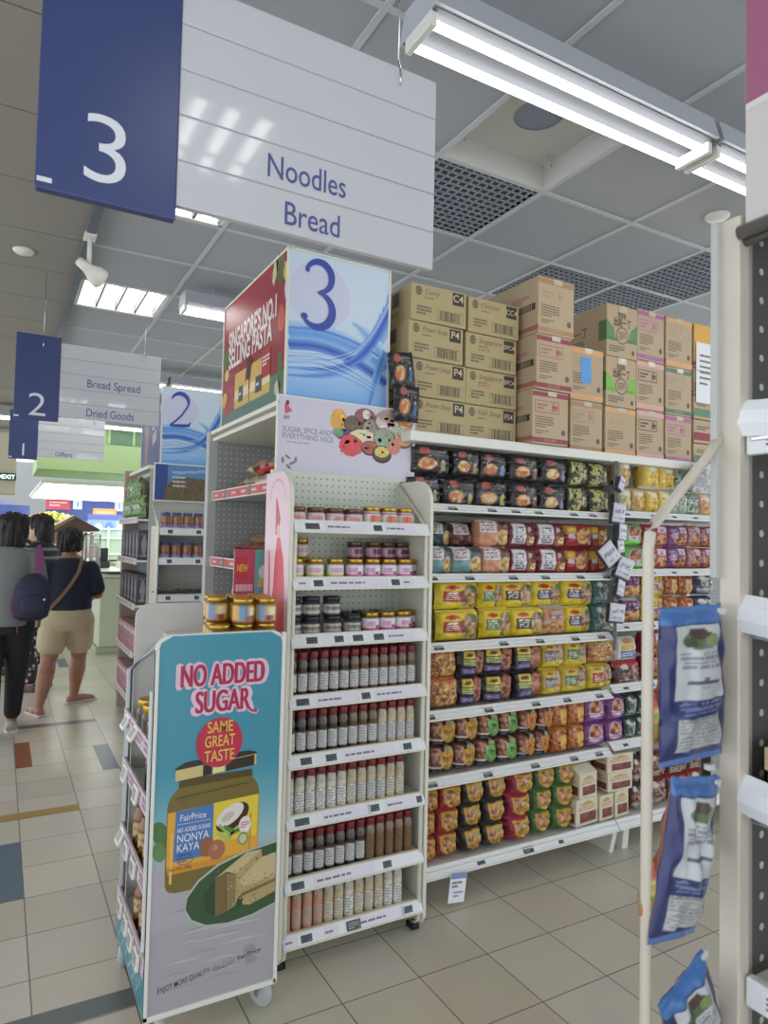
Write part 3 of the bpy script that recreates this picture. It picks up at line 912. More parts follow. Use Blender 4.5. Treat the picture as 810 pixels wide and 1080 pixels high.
# ================================================================== SPICE RACK
R = thing('spice_rack', 'narrow cream spice rack with eight shelves of jars and bottles', 'display rack', (0, 0, 0))
RX0, RX1, RYF, RYB = .93, 1.522, 2.33, 2.59
mb = MB(); mb.box(RX0, RX1, RYB - .006, RYB, .1, 1.82, PEGW); mb.build('back_panel', R)
prof = [(RYB, .03), (RYF + .02, .03), (RYF, .06), (RYF, 1.70)] + [(RYF + .10 - .10 * math.cos(a), 1.70 + .10 * math.sin(a)) for a in (.3, .6, .9, 1.2, 1.5708)] + [(RYB, 1.80)]
for x, nm in ((RX1, 'r'), (RX0 - .014, 'l')):
    mb = MB(); mb.prism(prof, 'X', x, x + .014, CREAM); sp = mb.build('side_panel', R)
    mb = MB()
    xx = x - .012 if nm == 'r' else x + .026
    mb.tube([(xx, RYB - .02, 1.79), (xx, RYF + .012, 1.60), (xx, RYF + .012, .05), (xx, RYF + .06, .012), (xx, RYB - .03, .012)], .009, CREAM, 8); mb.build('side_tube', sp)
    mb = MB(); mb.bbox(xx - .018, xx + .018, RYF + .03, RYF + .08, 0, .02, BLACK, .003); mb.build('foot', sp)
# pink poster on the outside of the left panel
p = Print()
p.poly([(RYB - y, z) for y, z in [(a, b) for a, b in prof if True]], C((226, 196, 204), .35), 1)
p.rect(.005, .3, .25, 1.0, C((196, 190, 214), .35), 1.5)
p.ribbon([(.12, 1.70), (.14, 1.62), (.13, 1.56)], [.01, .05, .03], C((196, 70, 74), .35), 2)
p.ribbon([(.15, 1.55), (.16, 1.47), (.165, 1.36), (.15, 1.22), (.14, 1.18)], [.03, .09, .12, .15, .06], C((208, 74, 80), .35), 2)
p.ell(.145, 1.575, .018, .025, C((226, 180, 160), .35), 2.5)
p.ribbon([(.05, 1.50), (.06, 1.4), (.06, 1.3)], [.015, .02, .02], C((208, 110, 116), .35), 2)
p.ribbon(arc(.13, 1.69, .08, 0, PI, 14), .006, C((206, 150, 162), .35), 2)
for k in range(5): p.lines(.14, 1.12 - k * .04, .03, .03, 1, C((110, 100, 150), .35), 3, k)
p.build('poster', R, (RX0 - .0146, RYB, 0), -PI / 2)
RZ = [1.617, 1.407, 1.198, .977, .763, .548, .324, .13]
RT = [[(.07, .09, 'e'), (.21, .17, 'p'), (.345, .06, 'e'), (.45, .14, 'p')], [(.045, .05, 'p'), (.1, .06, 'e'), (.27, .26, 'p'), (.43, .06, 'e'), (.49, .05, 'p')], [(.08, .07, 'e'), (.19, .06, 'e'), (.27, .07, 'e'), (.36, .07, 'e'), (.46, .12, 'p')],
      [(.05, .08, 'e'), (.19, .17, 'p'), (.31, .06, 'e'), (.45, .2, 'p')], [(.07, .07, 'e'), (.17, .07, 'e'), (.33, .22, 'p'), (.5, .06, 'e')], [(.06, .09, 'e'), (.24, .2, 'p'), (.36, .06, 'e'), (.47, .12, 'p'), (.56, .04, 'e')],
      [(.05, .08, 'e'), (.24, .25, 'p'), (.42, .06, 'e')], [(.03, .05, 'p'), (.09, .07, 'e'), (.19, .06, 'p'), (.28, .06, 'd'), (.4, .2, 'p'), (.52, .06, 'e')]]
for k, z in enumerate(RZ): price_shelf(R, RX0 + .004, RX1 - .004, RYF + .004, RYB - .008, z, RT[k], rail_h=.042, m=CREAM, seed=50 + k, lean=.012)
mb = MB(); mb.bbox(RX0, RX1, RYB - .03, RYB, .02, .1, CREAM, .003); mb.build('base_bar', R)


def jar(name, r, h, colf, lidm, n=24, lid_h=.014):
    mb = MB()
    hh = h - lid_h
    pr = [(r * .9, 0), (r, .004)] + [(r, .004 + (hh - .016) * i / 10) for i in range(1, 11)] + [(r * .86, hh - .004), (r * .84, hh)]
    mb.lathe(pr, PG, n, colf)
    o = mb.build(name)
    mb = MB(); mb.lathe([(r * .88, hh - .003), (r * .93, hh - .002), (r * .93, h - .003), (r * .9, h), (0, h)], lidm, n)
    mb.build('lid', o)
    return o


def jar_print(body, lab, lz0, lz1, marks, seed=1, wid=.40):
    """u = turn around the jar (0 = front, wraps), label spans the front"""
    B_, L_ = tuple(map(lin, body)), tuple(map(lin, lab))
    MK = [(a, b, c, d, tuple(map(lin, e))) for a, b, c, d, e in marks]

    def f(u, z):
        u = u % 1
        if u > .5: u -= 1
        if lz0 <= z <= lz1 and abs(u) <= wid:
            for a, b, c, d, e in MK:
                if a <= u <= b and c <= (z - lz0) / (lz1 - lz0) <= d: return e
            return L_
        t = .85 + .3 * vnoise(u * 20, z * 200, seed)
        return tuple(q * t for q in B_)
    return f


def place(o, used, loc, rz, label, group):
    """first call moves the original, later calls copy it with its parts"""
    if o.name in used: o = dup(o, loc, rz, label, group)
    else:
        used.add(o.name); o.location = loc; o.rotation_euler = (0, 0, rz); o['label'] = label; o['group'] = group
    return o


USED = set()
PINK, PLUM, YEL = (206, 110, 156), (112, 40, 84), (212, 206, 96)
ja = jar('spice_jar', .037, .063, jar_print((90, 52, 40), (226, 206, 204), .01, .042, [(-.12, .1, .2, .6, (206, 130, 130)), (-.3, .3, .62, .8, (196, 170, 180))]), mat('lid_dark', (112, 86, 66), .3, .5)); tag(ja, cat='jar')
jb = jar('spice_jar', .036, .079, jar_print((60, 50, 46), (222, 214, 220), .010, .056, [(-.3, .3, 0, .22, PINK), (.02, .12, .1, .5, PLUM), (-.14, .0, .35, .8, (206, 150, 180))]), GOLD); tag(jb, cat='jar')
jc = jar('spice_jar', .034, .079, jar_print((120, 104, 70), (222, 220, 206), .010, .056, [(-.3, .3, 0, .22, YEL), (-.14, .1, .3, .75, (206, 160, 190))]), GOLD); tag(jc, cat='jar')
jd = jar('spice_jar', .035, .072, jar_print((44, 34, 34), (190, 160, 170), .010, .05, [(-.3, .3, 0, .25, PINK), (-.1, .1, .35, .85, PLUM)]), mat('lid_dark', (112, 86, 66), .3, .5)); tag(jd, cat='jar')
je = jar('spice_jar', .036, .072, jar_print((52, 56, 66), (176, 172, 160), .012, .044, [(-.2, .2, .3, .7, (110, 104, 100))]), mat('lid_black', (34, 34, 40), .35)); tag(je, cat='jar')
jf = jar('spice_jar', .037, .074, jar_print((90, 60, 40), (226, 216, 208), .012, .06, [(-.12, .12, .1, .6, (206, 110, 80)), (-.3, .3, .7, .8, (150, 110, 150))]), GOLD); tag(jf, cat='jar')
SN = ['top', 'second', 'third', 'fourth', 'fifth', 'sixth', 'seventh', 'bottom']
yfr = RYF + .065


def rowjars(seq, shelf, z, y, words, grp, back=''):
    for k, (o, x, kind) in enumerate(seq):
        place(o, USED, (x, y, z), rnd.uniform(-.25, .25), f'{kind}, {ORD[k + 1]} jar from the left {words}', grp)


rowjars([(ja, .965, 'short pale-label spice jar'), (ja, 1.045, 'short pale-label spice jar'), (ja, 1.125, 'short pale-label spice jar'), (ja, 1.205, 'short pale-label spice jar'), (jf, 1.285, 'gold-lid spice jar'), (jf, 1.362, 'gold-lid spice jar'), (jf, 1.44, 'gold-lid spice jar')],
        0, RZ[0] - .012, yfr, 'on the rack\'s top shelf', 'jars on the top rack shelf')
for k in range(5): place(ja, USED, (1.0 + k * .1, RYF + .17, RZ[0] - .012), .3, f'short spice jar, {ORD[k + 1]} from left in the back row of the rack\'s top shelf', 'jars on the top rack shelf')
rowjars([(jc, .965, 'yellow-band spice jar'), (jc, 1.047, 'yellow-band spice jar'), (jc, 1.132, 'yellow-band spice jar'), (jb, 1.215, 'pink-band spice jar'), (jb, 1.291, 'pink-band spice jar'), (jb, 1.366, 'pink-band spice jar'), (jb, 1.44, 'pink-band spice jar'), (jb, 1.49 + .022, 'pink-band spice jar')][:7], 1, RZ[1] - .012, yfr, 'in the lower row of rack shelf two', 'jars on the second rack shelf')
place(jb, USED, (1.487, yfr + .045, RZ[1] - .012), 0, 'pink-band spice jar at the right end of rack shelf two', 'jars on the second rack shelf')
for k, (o, x) in enumerate(((jc, .96), (jc, 1.03), (jd, 1.27), (jd, 1.355), (jd, 1.425), (jd, 1.49))):
    b_ = place(jc if o is jc else jd, USED, (x, RYF + .175, RZ[1] - .012), 0, f'shaded lower spice jar, {ORD[k + 1]} from left in the back row of rack shelf two', 'jars on the second rack shelf')
    place(o, USED, (x, RYF + .175, RZ[1] + .061), .1, f'raised spice jar, {ORD[k + 1]} from left on top of shelf two\'s back row', 'jars on the second rack shelf')
rowjars([(je, .96, 'dark grey-lid spice jar'), (je, 1.035, 'dark grey-lid spice jar'), (je, 1.125, 'dark grey-lid spice jar'), (je, 1.21, 'dark grey-lid spice jar'), (jb, 1.29, 'pink-label spice jar'), (jb, 1.365, 'pink-label spice jar'), (jb, 1.437, 'pink-label spice jar')], 2, RZ[2] - .012, yfr, 'on the rack\'s third shelf', 'jars on the third rack shelf')
place(jb, USED, (1.487, yfr + .045, RZ[2] - .012), 0, 'pink-label spice jar at the right end of the rack\'s third shelf', 'jars on the third rack shelf')
for k, x in enumerate((.96, 1.035, 1.12)):
    place(je, USED, (x, yfr, RZ[2] + .061), .2, f'dark spice jar, {ORD[k + 1]} from left stacked on top of the third shelf\'s front row', 'jars on the third rack shelf')
for k, x in enumerate((1.22, 1.30, 1.38)):
    place(je, USED, (x, RYF + .18, RZ[2] - .012), .2, f'dark spice jar, {ORD[k + 1]} from left in the back row of the third shelf', 'jars on the third rack shelf')


def bottle(content, label, lab=True, upper=None):
    mb = MB(); r, h = .0188, .148
    up_ = upper or tuple(int(.6 * a + .4 * b) for a, b in zip(content, (158, 158, 152)))
    A, U = tuple(map(lin, content)), tuple(map(lin, up_)); L_ = tuple(map(lin, label)); INKc = (lin(150),) * 3

    def f(u, z):
        u = u % 1; u = u - 1 if u > .5 else u
        if lab and .022 < z < .088 and abs(u) < .26:
            if abs(u) < .2 and (z * 1000 // 5) % 2 == 0 and vnoise(u * 40, z * 300, 3) > .3: return INKc
            return L_
        t = .75 + .5 * vnoise(u * 30, z * 260, 4)
        return tuple(q * t for q in (A if z < .105 else U))
    pr = [(r * .92, 0), (r, .003)] + [(r, .003 + .115 * i / 23) for i in range(1, 24)] + [(r * .97, .124), (r * .8, .132), (r * .78, .14)]
    mb.lathe(pr, PG, 20, f)
    o = mb.build('spice_bottle'); tag(o, cat='bottle')
    mb = MB(); mb.lathe([(r * .86, .137), (r * .9, .138), (r * .9, .160), (r * .84, .164), (0, .164)], REDCAP, 18); mb.build('cap', o)
    return o


WL = (200, 200, 198)
bottles = {'dark': bottle((58, 42, 36), WL), 'black': bottle((40, 38, 38), WL), 'brown': bottle((96, 70, 48), WL), 'cream': bottle((196, 180, 146), WL, True), 'plain': bottle((120, 92, 68), WL, False), 'pale': bottle((190, 176, 140), (214, 206, 186)), 'rose': bottle((196, 140, 112), (206, 160, 136)), 'amber': bottle((150, 100, 60), (206, 180, 160)), 'clear': bottle((206, 200, 186), (226, 224, 220))}
rows_b = [(3, ['black', 'dark', 'dark', 'dark', 'dark', 'dark', 'brown', 'brown', 'brown', 'brown', 'brown', 'brown', 'brown'], 'fourth'),
          (4, ['black', 'black', 'dark', 'dark', 'dark', 'dark', 'brown', 'brown', 'brown', 'cream', 'cream', 'cream', 'cream'], 'fifth'),
          (5, ['clear', 'clear', 'clear', 'clear', 'clear', 'clear', 'pale', 'cream', 'cream', 'cream', 'pale', 'pale'], 'sixth'),
          (6, ['dark', 'brown', 'dark', 'dark', 'dark', 'dark', 'dark', 'dark', 'plain', 'plain', 'plain', 'plain', 'plain'], 'seventh'),
          (7, ['rose', 'rose', 'rose', 'rose', 'pale', 'pale', 'clear', 'pale', 'pale', 'pale', 'clear', 'clear'], 'bottom')]
CN = {'dark': 'dark-brown spice bottle', 'black': 'near-black spice bottle', 'brown': 'brown spice bottle', 'cream': 'cream powder spice bottle', 'plain': 'unlabelled brown seed bottle', 'pale': 'pale herb spice bottle', 'rose': 'pinkish salt spice bottle', 'clear': 'off-white spice bottle', 'amber': 'amber bottle'}
for si, seq, nm in rows_b:
    n = len(seq)
    for k, c in enumerate(seq):
        x = .957 + k * (.53 / 12.4)
        place(bottles[c], USED, (x, RYF + .045, RZ[si] - .011), rnd.uniform(-.2, .2), f'red-capped {CN[c]}, {ORD[k + 1]} from the left on the rack\'s {nm} shelf', f'spice bottles on the {nm} rack shelf')
for si, seq, nm in rows_b:
    for k, c in enumerate(seq[1:]):
        x = .979 + k * (.53 / 12.4)
        place(bottles[c], USED, (x, RYF + .092, RZ[si] - .011), rnd.uniform(-.2, .2), f'{CN[c]} behind the {nm} shelf\'s front row, {ORD[k + 1]} in the second row', f'spice bottles in the {nm} shelf\'s second row')
bpy.data.objects.remove(bottles['amber'].children[0]); bpy.data.objects.remove(bottles['amber'])
# price card hung at the foot of the noodle shelf
t = thing('price_card', 'small white and blue price card hanging at the lower left of the noodle shelf', 'price card', (1.75, 2.425, .02))
mb = MB(); mb.box(-.042, .042, 0, .0016, 0, .125, PAPER, Matrix.Rotation(.12, 4, 'Y')); mb.build('card', t)
p = Print(); p.rect(-.04, .098, .04, .123, C((130, 150, 190)), 1); p.lines(-.03, .06, .05, .03, 2, GREYINK, 1, 2); p.lines(-.02, .02, .05, .03, 2, C((150, 160, 196)), 1, 3); o = p.build('print', t, (0, -.0006, 0)); o.rotation_euler = (0, .12, 0)

# ================================================================== NOODLE PACKETS
FRY = ((226, 186, 120), (150, 90, 50))
BOWL = ((222, 170, 100), (170, 80, 40))
MG = (214, 190, 60)
DES = {
 'black': lambda v, s: ((34, 32, 34), [('e', .30, .80, .13, .13, (176, 86, 78)), ('r', .42, .76, .86, .82, (110, 104, 96)), ('r', .42, .66, .80, .72, (84, 80, 76)), ('e', .36, .36, .26, .24, (90, 70, 56)), ('n', .36, .37, .22, .2, (236, 204, 150), (196, 116, 60)), ('r', .73, .14, .85, .44, v), ('r', .755, .44, .825, .5, (206, 200, 180)), ('g', 0, .5, 1, 1, (150, 150, 156), .86), ('g', 0, 0, 1, .2, (96, 96, 100), .84)]),  # scattered grey marks paint glints of the glossy film into the print
 'green_black': lambda v, s: ((60, 62, 40), [('r', .1, .5, .6, .96, (186, 180, 96)), ('n', .6, .45, .3, .22, (220, 206, 160), (120, 100, 60)), ('r', .1, .05, .5, .3, (196, 190, 120)), ('g', 0, 0, 1, 1, (216, 210, 180), .72), ('g', 0, 0, 1, 1, (40, 42, 40), .66)]),
 'pano': lambda v, s: (v, [('r', .06, .52, .5, .97, (228, 222, 224)), ('t', .1, .58, .46, .9, (150, 120, 120), 6), ('r', .56, 0, 1, 1, tuple(int(q * .55) for q in v)), ('e', .76, .36, .24, .3, (206, 176, 130)), ('n', .76, .36, .18, .22, (232, 206, 120), (176, 120, 60)), ('r', .6, .8, .95, .92, (60, 40, 40))]),
 'prima': lambda v, s: (v, [('r', .1, .14, .5, .94, (230, 228, 232)), ('t', .14, .2, .46, .85, (110, 106, 116), 7), ('r', .58, 0, .98, 1, (96, 36, 38)), ('n', .78, .3, .2, .26, (200, 130, 70), (120, 60, 40)), ('e', .8, .3, .09, .13, (236, 226, 190)), ('e', .8, .3, .045, .06, (224, 160, 60)), ('r', .62, .62, .74, .8, (190, 170, 160))]),
 'bowl_red': lambda v, s: (v, [('r', 0, .6, .3, .9, (206, 160, 56)), ('e', .15, .76, .11, .08, (230, 180, 40)), ('r', .04, .42, .24, .58, (206, 196, 206)), ('e', .56, .5, .27, .36, (96, 60, 40)), ('n', .56, .5, .24, .32, (222, 180, 110), (176, 96, 40)), ('r', .78, .65, 1, .85, (206, 160, 56)), ('r', .82, .4, .98, .56, (150, 130, 110)), ('r', 0, 0, 1, .12, (150, 30, 40))]),
 'yellow': lambda v, s: ((240, 212, 50), [('n', .74, .46, .27, .44, (206, 170, 120), (120, 76, 50)), ('e', .84, .74, .1, .12, (76, 110, 56)), ('e', .3, .78, .2, .09, (222, 150, 40)), ('e', .3, .78, .15, .06, (190, 50, 40)), ('r', .1, .3, .5, .66, v), ('t', .14, .36, .46, .6, (236, 226, 206), 4), ('g', 0, 0, 1, .25, (206, 190, 40), .6), ('r', 0, .92, 1, 1, (236, 216, 90))]),
 'yblack': lambda v, s: (v, [('n', .76, .48, .26, .46, (190, 110, 70), (110, 50, 36)), ('r', .08, .64, .5, .92, (226, 200, 70)), ('e', .29, .78, .16, .08, (150, 110, 30)), ('e', .29, .78, .11, .05, (60, 50, 30)), ('r', .1, .42, .5, .6, (106, 136, 66)), ('t', .1, .42, .5, .6, (206, 200, 120), 3), ('r', .06, .1, .52, .32, (96, 76, 140)), ('t', .12, .14, .48, .28, (190, 180, 206), 2)]),
 'glow': lambda v, s: ((150, 100, 60), [('n', .55, .45, .4, .42, (230, 180, 90), (150, 84, 50)), ('r', 0, .82, 1, 1, v), ('g', 0, 0, 1, 1, (214, 160, 90), .6), ('g', 0, 0, 1, .8, (100, 50, 40), .7)]),
 'label': lambda v, s: ((214, 184, 64), [('n', .74, .5, .27, .46, (196, 160, 120), (110, 80, 56)), ('e', .3, .82, .2, .09, (222, 190, 60)), ('e', .3, .82, .14, .05, (150, 90, 40)), ('r', .08, .3, .5, .68, v), ('t', .12, .36, .46, .62, (226, 222, 206), 4), ('g', 0, 0, 1, .3, (226, 206, 50), .5)]),
 'hexy': lambda v, s: ((40, 32, 28), [('r', 0, .25, .42, .95, (120, 62, 46)), ('n', .22, .62, .2, .3, (206, 150, 120), (110, 60, 46)), ('r', .0, .22, .5, .27, (222, 216, 206)), ('e', .7, .82, .16, .14, (170, 160, 120)), ('h', .64, .44, .31, .36, v), ('t', .42, .32, .86, .6, tuple(int(q * .6) for q in v), 4), ('g', .1, .04, .4, .16, (110, 110, 116), .5)]),
 'gold': lambda v, s: ((160, 86, 40), [('n', .35, .6, .34, .36, (206, 130, 70), (130, 56, 36)), ('h', .7, .36, .27, .34, v), ('e', .72, .22, .24, .14, (226, 196, 70)), ('t', .5, .14, .94, .3, (150, 60, 40), 2), ('r', .4, .88, .9, .95, (206, 150, 60))]),
 'round': lambda v, s: (v, [('e', .5, .56, .33, .36, (196, 160, 190)), ('n', .5, .6, .27, .28, (206, 130, 70), (120, 60, 40)), ('r', .12, .06, .88, .2, tuple(min(255, int(q * 1.35)) for q in v)), ('t', .2, .24, .8, .4, (226, 206, 226), 3)]),
 'leaf': lambda v, s: (v, [('n', .55, .55, .34, .3, (190, 190, 176), (90, 96, 90)), ('t', .1, .1, .9, .3, (150, 170, 160), 3), ('e', .3, .8, .16, .1, (206, 206, 196))]),
 'badge': lambda v, s: (v, [('h', .56, .5, .40, .44, (206, 160, 60)), ('n', .42, .6, .24, .26, (214, 160, 110), (140, 90, 56)), ('r', .36, .26, .84, .44, (190, 140, 44)), ('t', .38, .28, .82, .42, (110, 60, 30), 2), ('e', .74, .72, .12, .1, (150, 130, 60)), ('r', .1, .93, .9, 1, tuple(min(255, int(q * 1.2 + 20)) for q in v))]),
 'brown': lambda v, s: ((84, 56, 46), [('n', .55, .5, .34, .34, (170, 120, 90), (70, 44, 36)), ('r', 0, .82, 1, 1, v), ('t', .1, .1, .9, .3, (200, 180, 170), 2), ('e', .3, .82, .14, .1, (206, 196, 190))]),
 'soft': lambda v, s: (v, [('n', .5, .42, .36, .3, tuple(min(255, int(q * 1.12)) for q in v), (186, 140, 50)), ('t', .12, .72, .88, .9, (236, 236, 226), 2), ('e', .5, .75, .2, .1, (226, 226, 206)), ('r', 0, 0, 1, .08, (226, 224, 214))]),
 'purple': lambda v, s: ((206, 196, 190), [('n', .5, .25, .5, .28, (226, 176, 110), (170, 96, 60)), ('r', 0, .5, 1, .92, v), ('e', .5, .7, .36, .2, tuple(int(q * .8) for q in v)), ('t', .24, .6, .76, .8, (214, 190, 214), 2)]),
 'snack': lambda v, s: (v, [('n', .55, .32, .36, .26, (206, 130, 70), (120, 60, 40)), ('r', .5, .66, .9, .9, (214, 210, 220)), ('t', .54, .7, .86, .86, v, 2), ('t', .06, .3, .3, .8, (206, 180, 200), 5)]),
 'mint': lambda v, s: (v, [('n', .5, .4, .34, .28, (226, 226, 200), (90, 110, 90)), ('t', .1, .72, .9, .9, (70, 90, 84), 2), ('g', 0, 0, 1, .5, (90, 110, 80), .7)]),
 'bread': lambda v, s: ((222, 216, 206), [('e', .5, .84, .3, .1, (206, 150, 80)), ('r', .14, .5, .86, .72, (206, 170, 80)), ('r', .14, .16, .86, .46, (70, 76, 140)), ('t', .18, .22, .82, .42, (206, 210, 230), 2)]),
}
PK = {}


def pack(design, var, w, h, d, p=.3, seed=1):
    """one printed film pack per design and colour, reused by later packs of the same kind"""
    key = (design, var)
    if key not in PK:
        bg, els = DES[design](var, seed)
        f = paint(bg, els, seed=len(PK) + 2)
        o = pillow(1, 1, 1, f, backc=bg, seal=.035, nu=30, nv=30, seed=len(PK) + 3, p=.19, wr=.055).mesh('noodle_packet', False)
        PK[key] = o
    me = PK[key]
    o = bpy.data.objects.new('noodle_packet', me); COL.objects.link(o); o.scale = (w, d, h)
    return o


def row(specs, z, h, lab, grp, Y=2.55, pyx=None, d=.11, cat='noodle packet', hs=1, gap=.97):
    """specs: (photo x left, right, design, colour, words); the photo row gives the height on screen for the ray"""
    for k, (a, b, des, var, words) in enumerate(specs):
        yr = Y
        pyy = pyx
        A, B_ = at(a, pyy, 'Y', yr).x, at(b, pyy, 'Y', yr).x
        o = pack(des, var, (B_ - A) * gap * 1.03, h * hs * rnd.uniform(.97, 1.02), d)
        o.location = ((A + B_) / 2, yr + d / 2 + rnd.uniform(-.006, .008), z)
        o.rotation_euler = (rnd.uniform(-.03, .02), rnd.uniform(-.02, .02), rnd.uniform(-.07, .07))
        tag(o, f'{words}, {ORD[k + 1]} from left, {lab}', cat, grp)


K = 'black noodle packet with bowl picture'
bl = [(120, 130, 90), (176, 150, 60), (110, 140, 190), (150, 70, 60), (150, 110, 176)]
UA = [(438, 479, 'black', (150, 150, 110), K), (480, 509, 'black', (176, 150, 80), K), (509, 539, 'black', (110, 140, 190), K), (540, 572, 'black', (150, 70, 60), K), (573, 602, 'black', (150, 110, 176), K), (602, 624, 'green_black', 0, 'olive and black foil noodle packet'), (624, 645, 'green_black', 1, 'olive and black foil noodle packet')]
LA = [(434, 468, 'black', (150, 150, 110), K), (468, 505, 'black', (190, 160, 70), K), (505, 540, 'black', (176, 180, 60), K), (540, 571, 'black', (150, 70, 60), K), (572, 601, 'black', (150, 110, 176), K), (602, 624, 'green_black', 0, 'olive and black foil noodle packet'), (624, 645, 'green_black', 1, 'olive and black foil noodle packet')]
row(UA, 1.848, .13, 'top shelf upper tier', 'packets on the top noodle shelf', pyx=485)
row(LA, 1.705, .138, 'top shelf lower tier', 'packets on the top noodle shelf', pyx=515)
TEAL, TEAL_SHADED, PEACH, MAR, REDB = (120, 160, 160), (70, 92, 96), (216, 150, 116), (130, 40, 52), (170, 44, 48)
UB = [(459, 478, 'pano', TEAL_SHADED, 'dim teal noodle packet'), (479, 510, 'pano', (120, 76, 66), 'dim brown noodle packet')]  # shade at the shelf back is put into these two dim packet colours
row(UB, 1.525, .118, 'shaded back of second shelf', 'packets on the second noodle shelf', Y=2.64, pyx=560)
row([(508, 540, 'pano', PEACH, 'peach noodle packet with food panel'), (540, 569, 'prima', MAR, 'maroon noodle packet with white label'), (569, 600, 'prima', MAR, 'maroon noodle packet with white label'), (600, 627, 'bowl_red', REDB, 'red noodle packet with round bowl'), (627, 645, 'bowl_red', (150, 60, 40), 'red noodle packet with round bowl')], 1.53, .125, 'second shelf upper tier', 'packets on the second noodle shelf', pyx=562)
row([(456, 479, 'pano', TEAL, 'pale teal noodle packet'), (479, 511, 'pano', TEAL, 'pale teal noodle packet'), (511, 541, 'pano', PEACH, 'peach noodle packet with food panel'), (541, 569, 'prima', MAR, 'maroon noodle packet with white label'), (570, 600, 'prima', MAR, 'maroon noodle packet with white label'), (600, 625, 'bowl_red', REDB, 'red noodle packet with round bowl'), (626, 644, 'bowl_red', (150, 60, 40), 'red noodle packet with round bowl')], 1.402, .125, 'second shelf lower tier', 'packets on the second noodle shelf', pyx=592)
YR, YG, YK, YN = (180, 60, 56), (96, 140, 90), (60, 50, 40), (54, 60, 110)
row([(464, 509, 'yellow', YR, 'yellow noodle packet with red label'), (510, 533, 'yellow', YG, 'yellow noodle packet with green label'), (533, 565, 'yellow', YK, 'yellow noodle packet with black label'), (566, 596, 'yellow', YN, 'yellow noodle packet with navy label'), (597, 627, 'yellow', YN, 'yellow noodle packet with navy label'), (628, 644, 'leaf', (66, 110, 110), 'dark teal noodle packet')], 1.24, .13, 'third shelf upper tier', 'packets on the third noodle shelf', pyx=630)
row([(466, 508, 'yellow', YR, 'yellow noodle packet with red label'), (512, 543, 'yellow', YG, 'yellow noodle packet with green label'), (544, 576, 'yellow', YK, 'yellow noodle packet with black label'), (577, 600, 'purple', (206, 150, 110), 'pale noodle packet with brown label'), (601, 627, 'yellow', YN, 'yellow noodle packet with navy label'), (629, 644, 'leaf', (66, 110, 110), 'dark teal noodle packet')], 1.10, .14, 'third shelf lower tier', 'packets on the third noodle shelf', Y=2.548, pyx=660)
row([(454, 486, 'glow', (176, 60, 50), 'orange-brown noodle packet with red top'), (487, 513, 'yblack', (46, 40, 38), 'black noodle packet with yellow label'), (513, 545, 'yblack', (46, 40, 38), 'black noodle packet with yellow label'), (546, 574, 'yblack', (40, 40, 40), 'black noodle packet with yellow label'), (575, 597, 'label', (110, 96, 120), 'tan noodle packet with violet label'), (598, 622, 'label', (76, 120, 70), 'tan noodle packet with green label'), (622, 650, 'glow', (170, 150, 60), 'brown noodle packet with yellow top'), (654, 675, 'bread', 0, 'white packet with rounded top and blue band')], .935, .128, 'fourth shelf upper tier', 'packets on the fourth noodle shelf', pyx=700)
row([(454, 485, 'glow', (190, 90, 60), 'orange-brown noodle packet'), (486, 511, 'yblack', (46, 40, 38), 'black noodle packet with yellow label'), (513, 544, 'yblack', (46, 40, 38), 'black noodle packet with yellow label'), (546, 573, 'yblack', (40, 40, 40), 'black noodle packet with yellow label'), (574, 594, 'label', (110, 96, 120), 'yellow noodle packet with violet label'), (595, 622, 'label', (76, 120, 70), 'yellow noodle packet with green label'), (623, 649, 'label', (170, 60, 60), 'yellow noodle packet with red label'), (652, 677, 'brown', (176, 50, 60), 'dark packet with red top')], .803, .13, 'fourth shelf lower tier', 'packets on the fourth noodle shelf', pyx=730)
HO, HG, HO2, GD, PU, DG = (206, 150, 50), (110, 170, 80), (206, 130, 40), (226, 176, 60), (116, 60, 116), (44, 66, 62)
for z, tn, py, off in ((.637, 'upper', 765, 2), (.516, 'lower', 800, 0)):
    row([(456 + off, 482 + off, 'hexy', HO, 'black noodle packet with orange badge'), (482 + off, 505 + off, 'hexy', HO, 'black noodle packet with orange badge'), (505 + off, 527 + off, 'hexy', HG, 'black noodle packet with green badge'), (527 + off, 548 + off, 'hexy', HG, 'black noodle packet with green badge'), (548 + off, 567 + off, 'hexy', HO2, 'black noodle packet with orange badge'), (567 + off, 583 + off, 'hexy', HO2, 'black noodle packet with orange badge'), (583 + off, 600 + off, 'gold', GD, 'golden-brown noodle packet'), (600 + off, 618 + off, 'gold', GD, 'golden-brown noodle packet'), (618 + off, 640 + off, 'round', PU, 'purple noodle packet with round picture'), (640 + off, 659 + off, 'round', PU, 'purple noodle packet with round picture'), (660 + off, 673 + off, 'leaf', DG, 'dark green noodle packet'), (673 + off, 684 + off, 'leaf', DG, 'dark green noodle packet')],
        z, .122, f'fifth shelf {tn} tier', 'packets on the fifth noodle shelf', pyx=py)
RB, BB, MB_, GB = (150, 44, 50), (46, 44, 42), (150, 40, 66), (66, 106, 62)
for z, tn, py, xo in ((.372, 'top', 850, 3), (.269, 'middle', 875, 1), (.166, 'bottom', 897, 0)):
    row([(447 + xo, 462 + xo, 'badge', RB, 'red noodle packet with yellow badge'), (463 + xo, 486 + xo, 'badge', RB, 'red noodle packet with yellow badge'), (488 + xo, 511 + xo, 'badge', BB, 'black noodle packet with yellow badge'), (512 + xo, 535 + xo, 'badge', BB, 'black noodle packet with yellow badge'), (538 + xo, 562 + xo, 'badge', MB_, 'crimson noodle packet with yellow badge'), (564 + xo, 585 + xo, 'badge', GB, 'green noodle packet with yellow badge'), (586 + xo, 607 + xo, 'badge', GB, 'green noodle packet with yellow badge')],
        z, .102, f'lowest shelf {tn} tier', 'packets on the lowest noodle shelf', Y=2.50, pyx=py, d=.14)
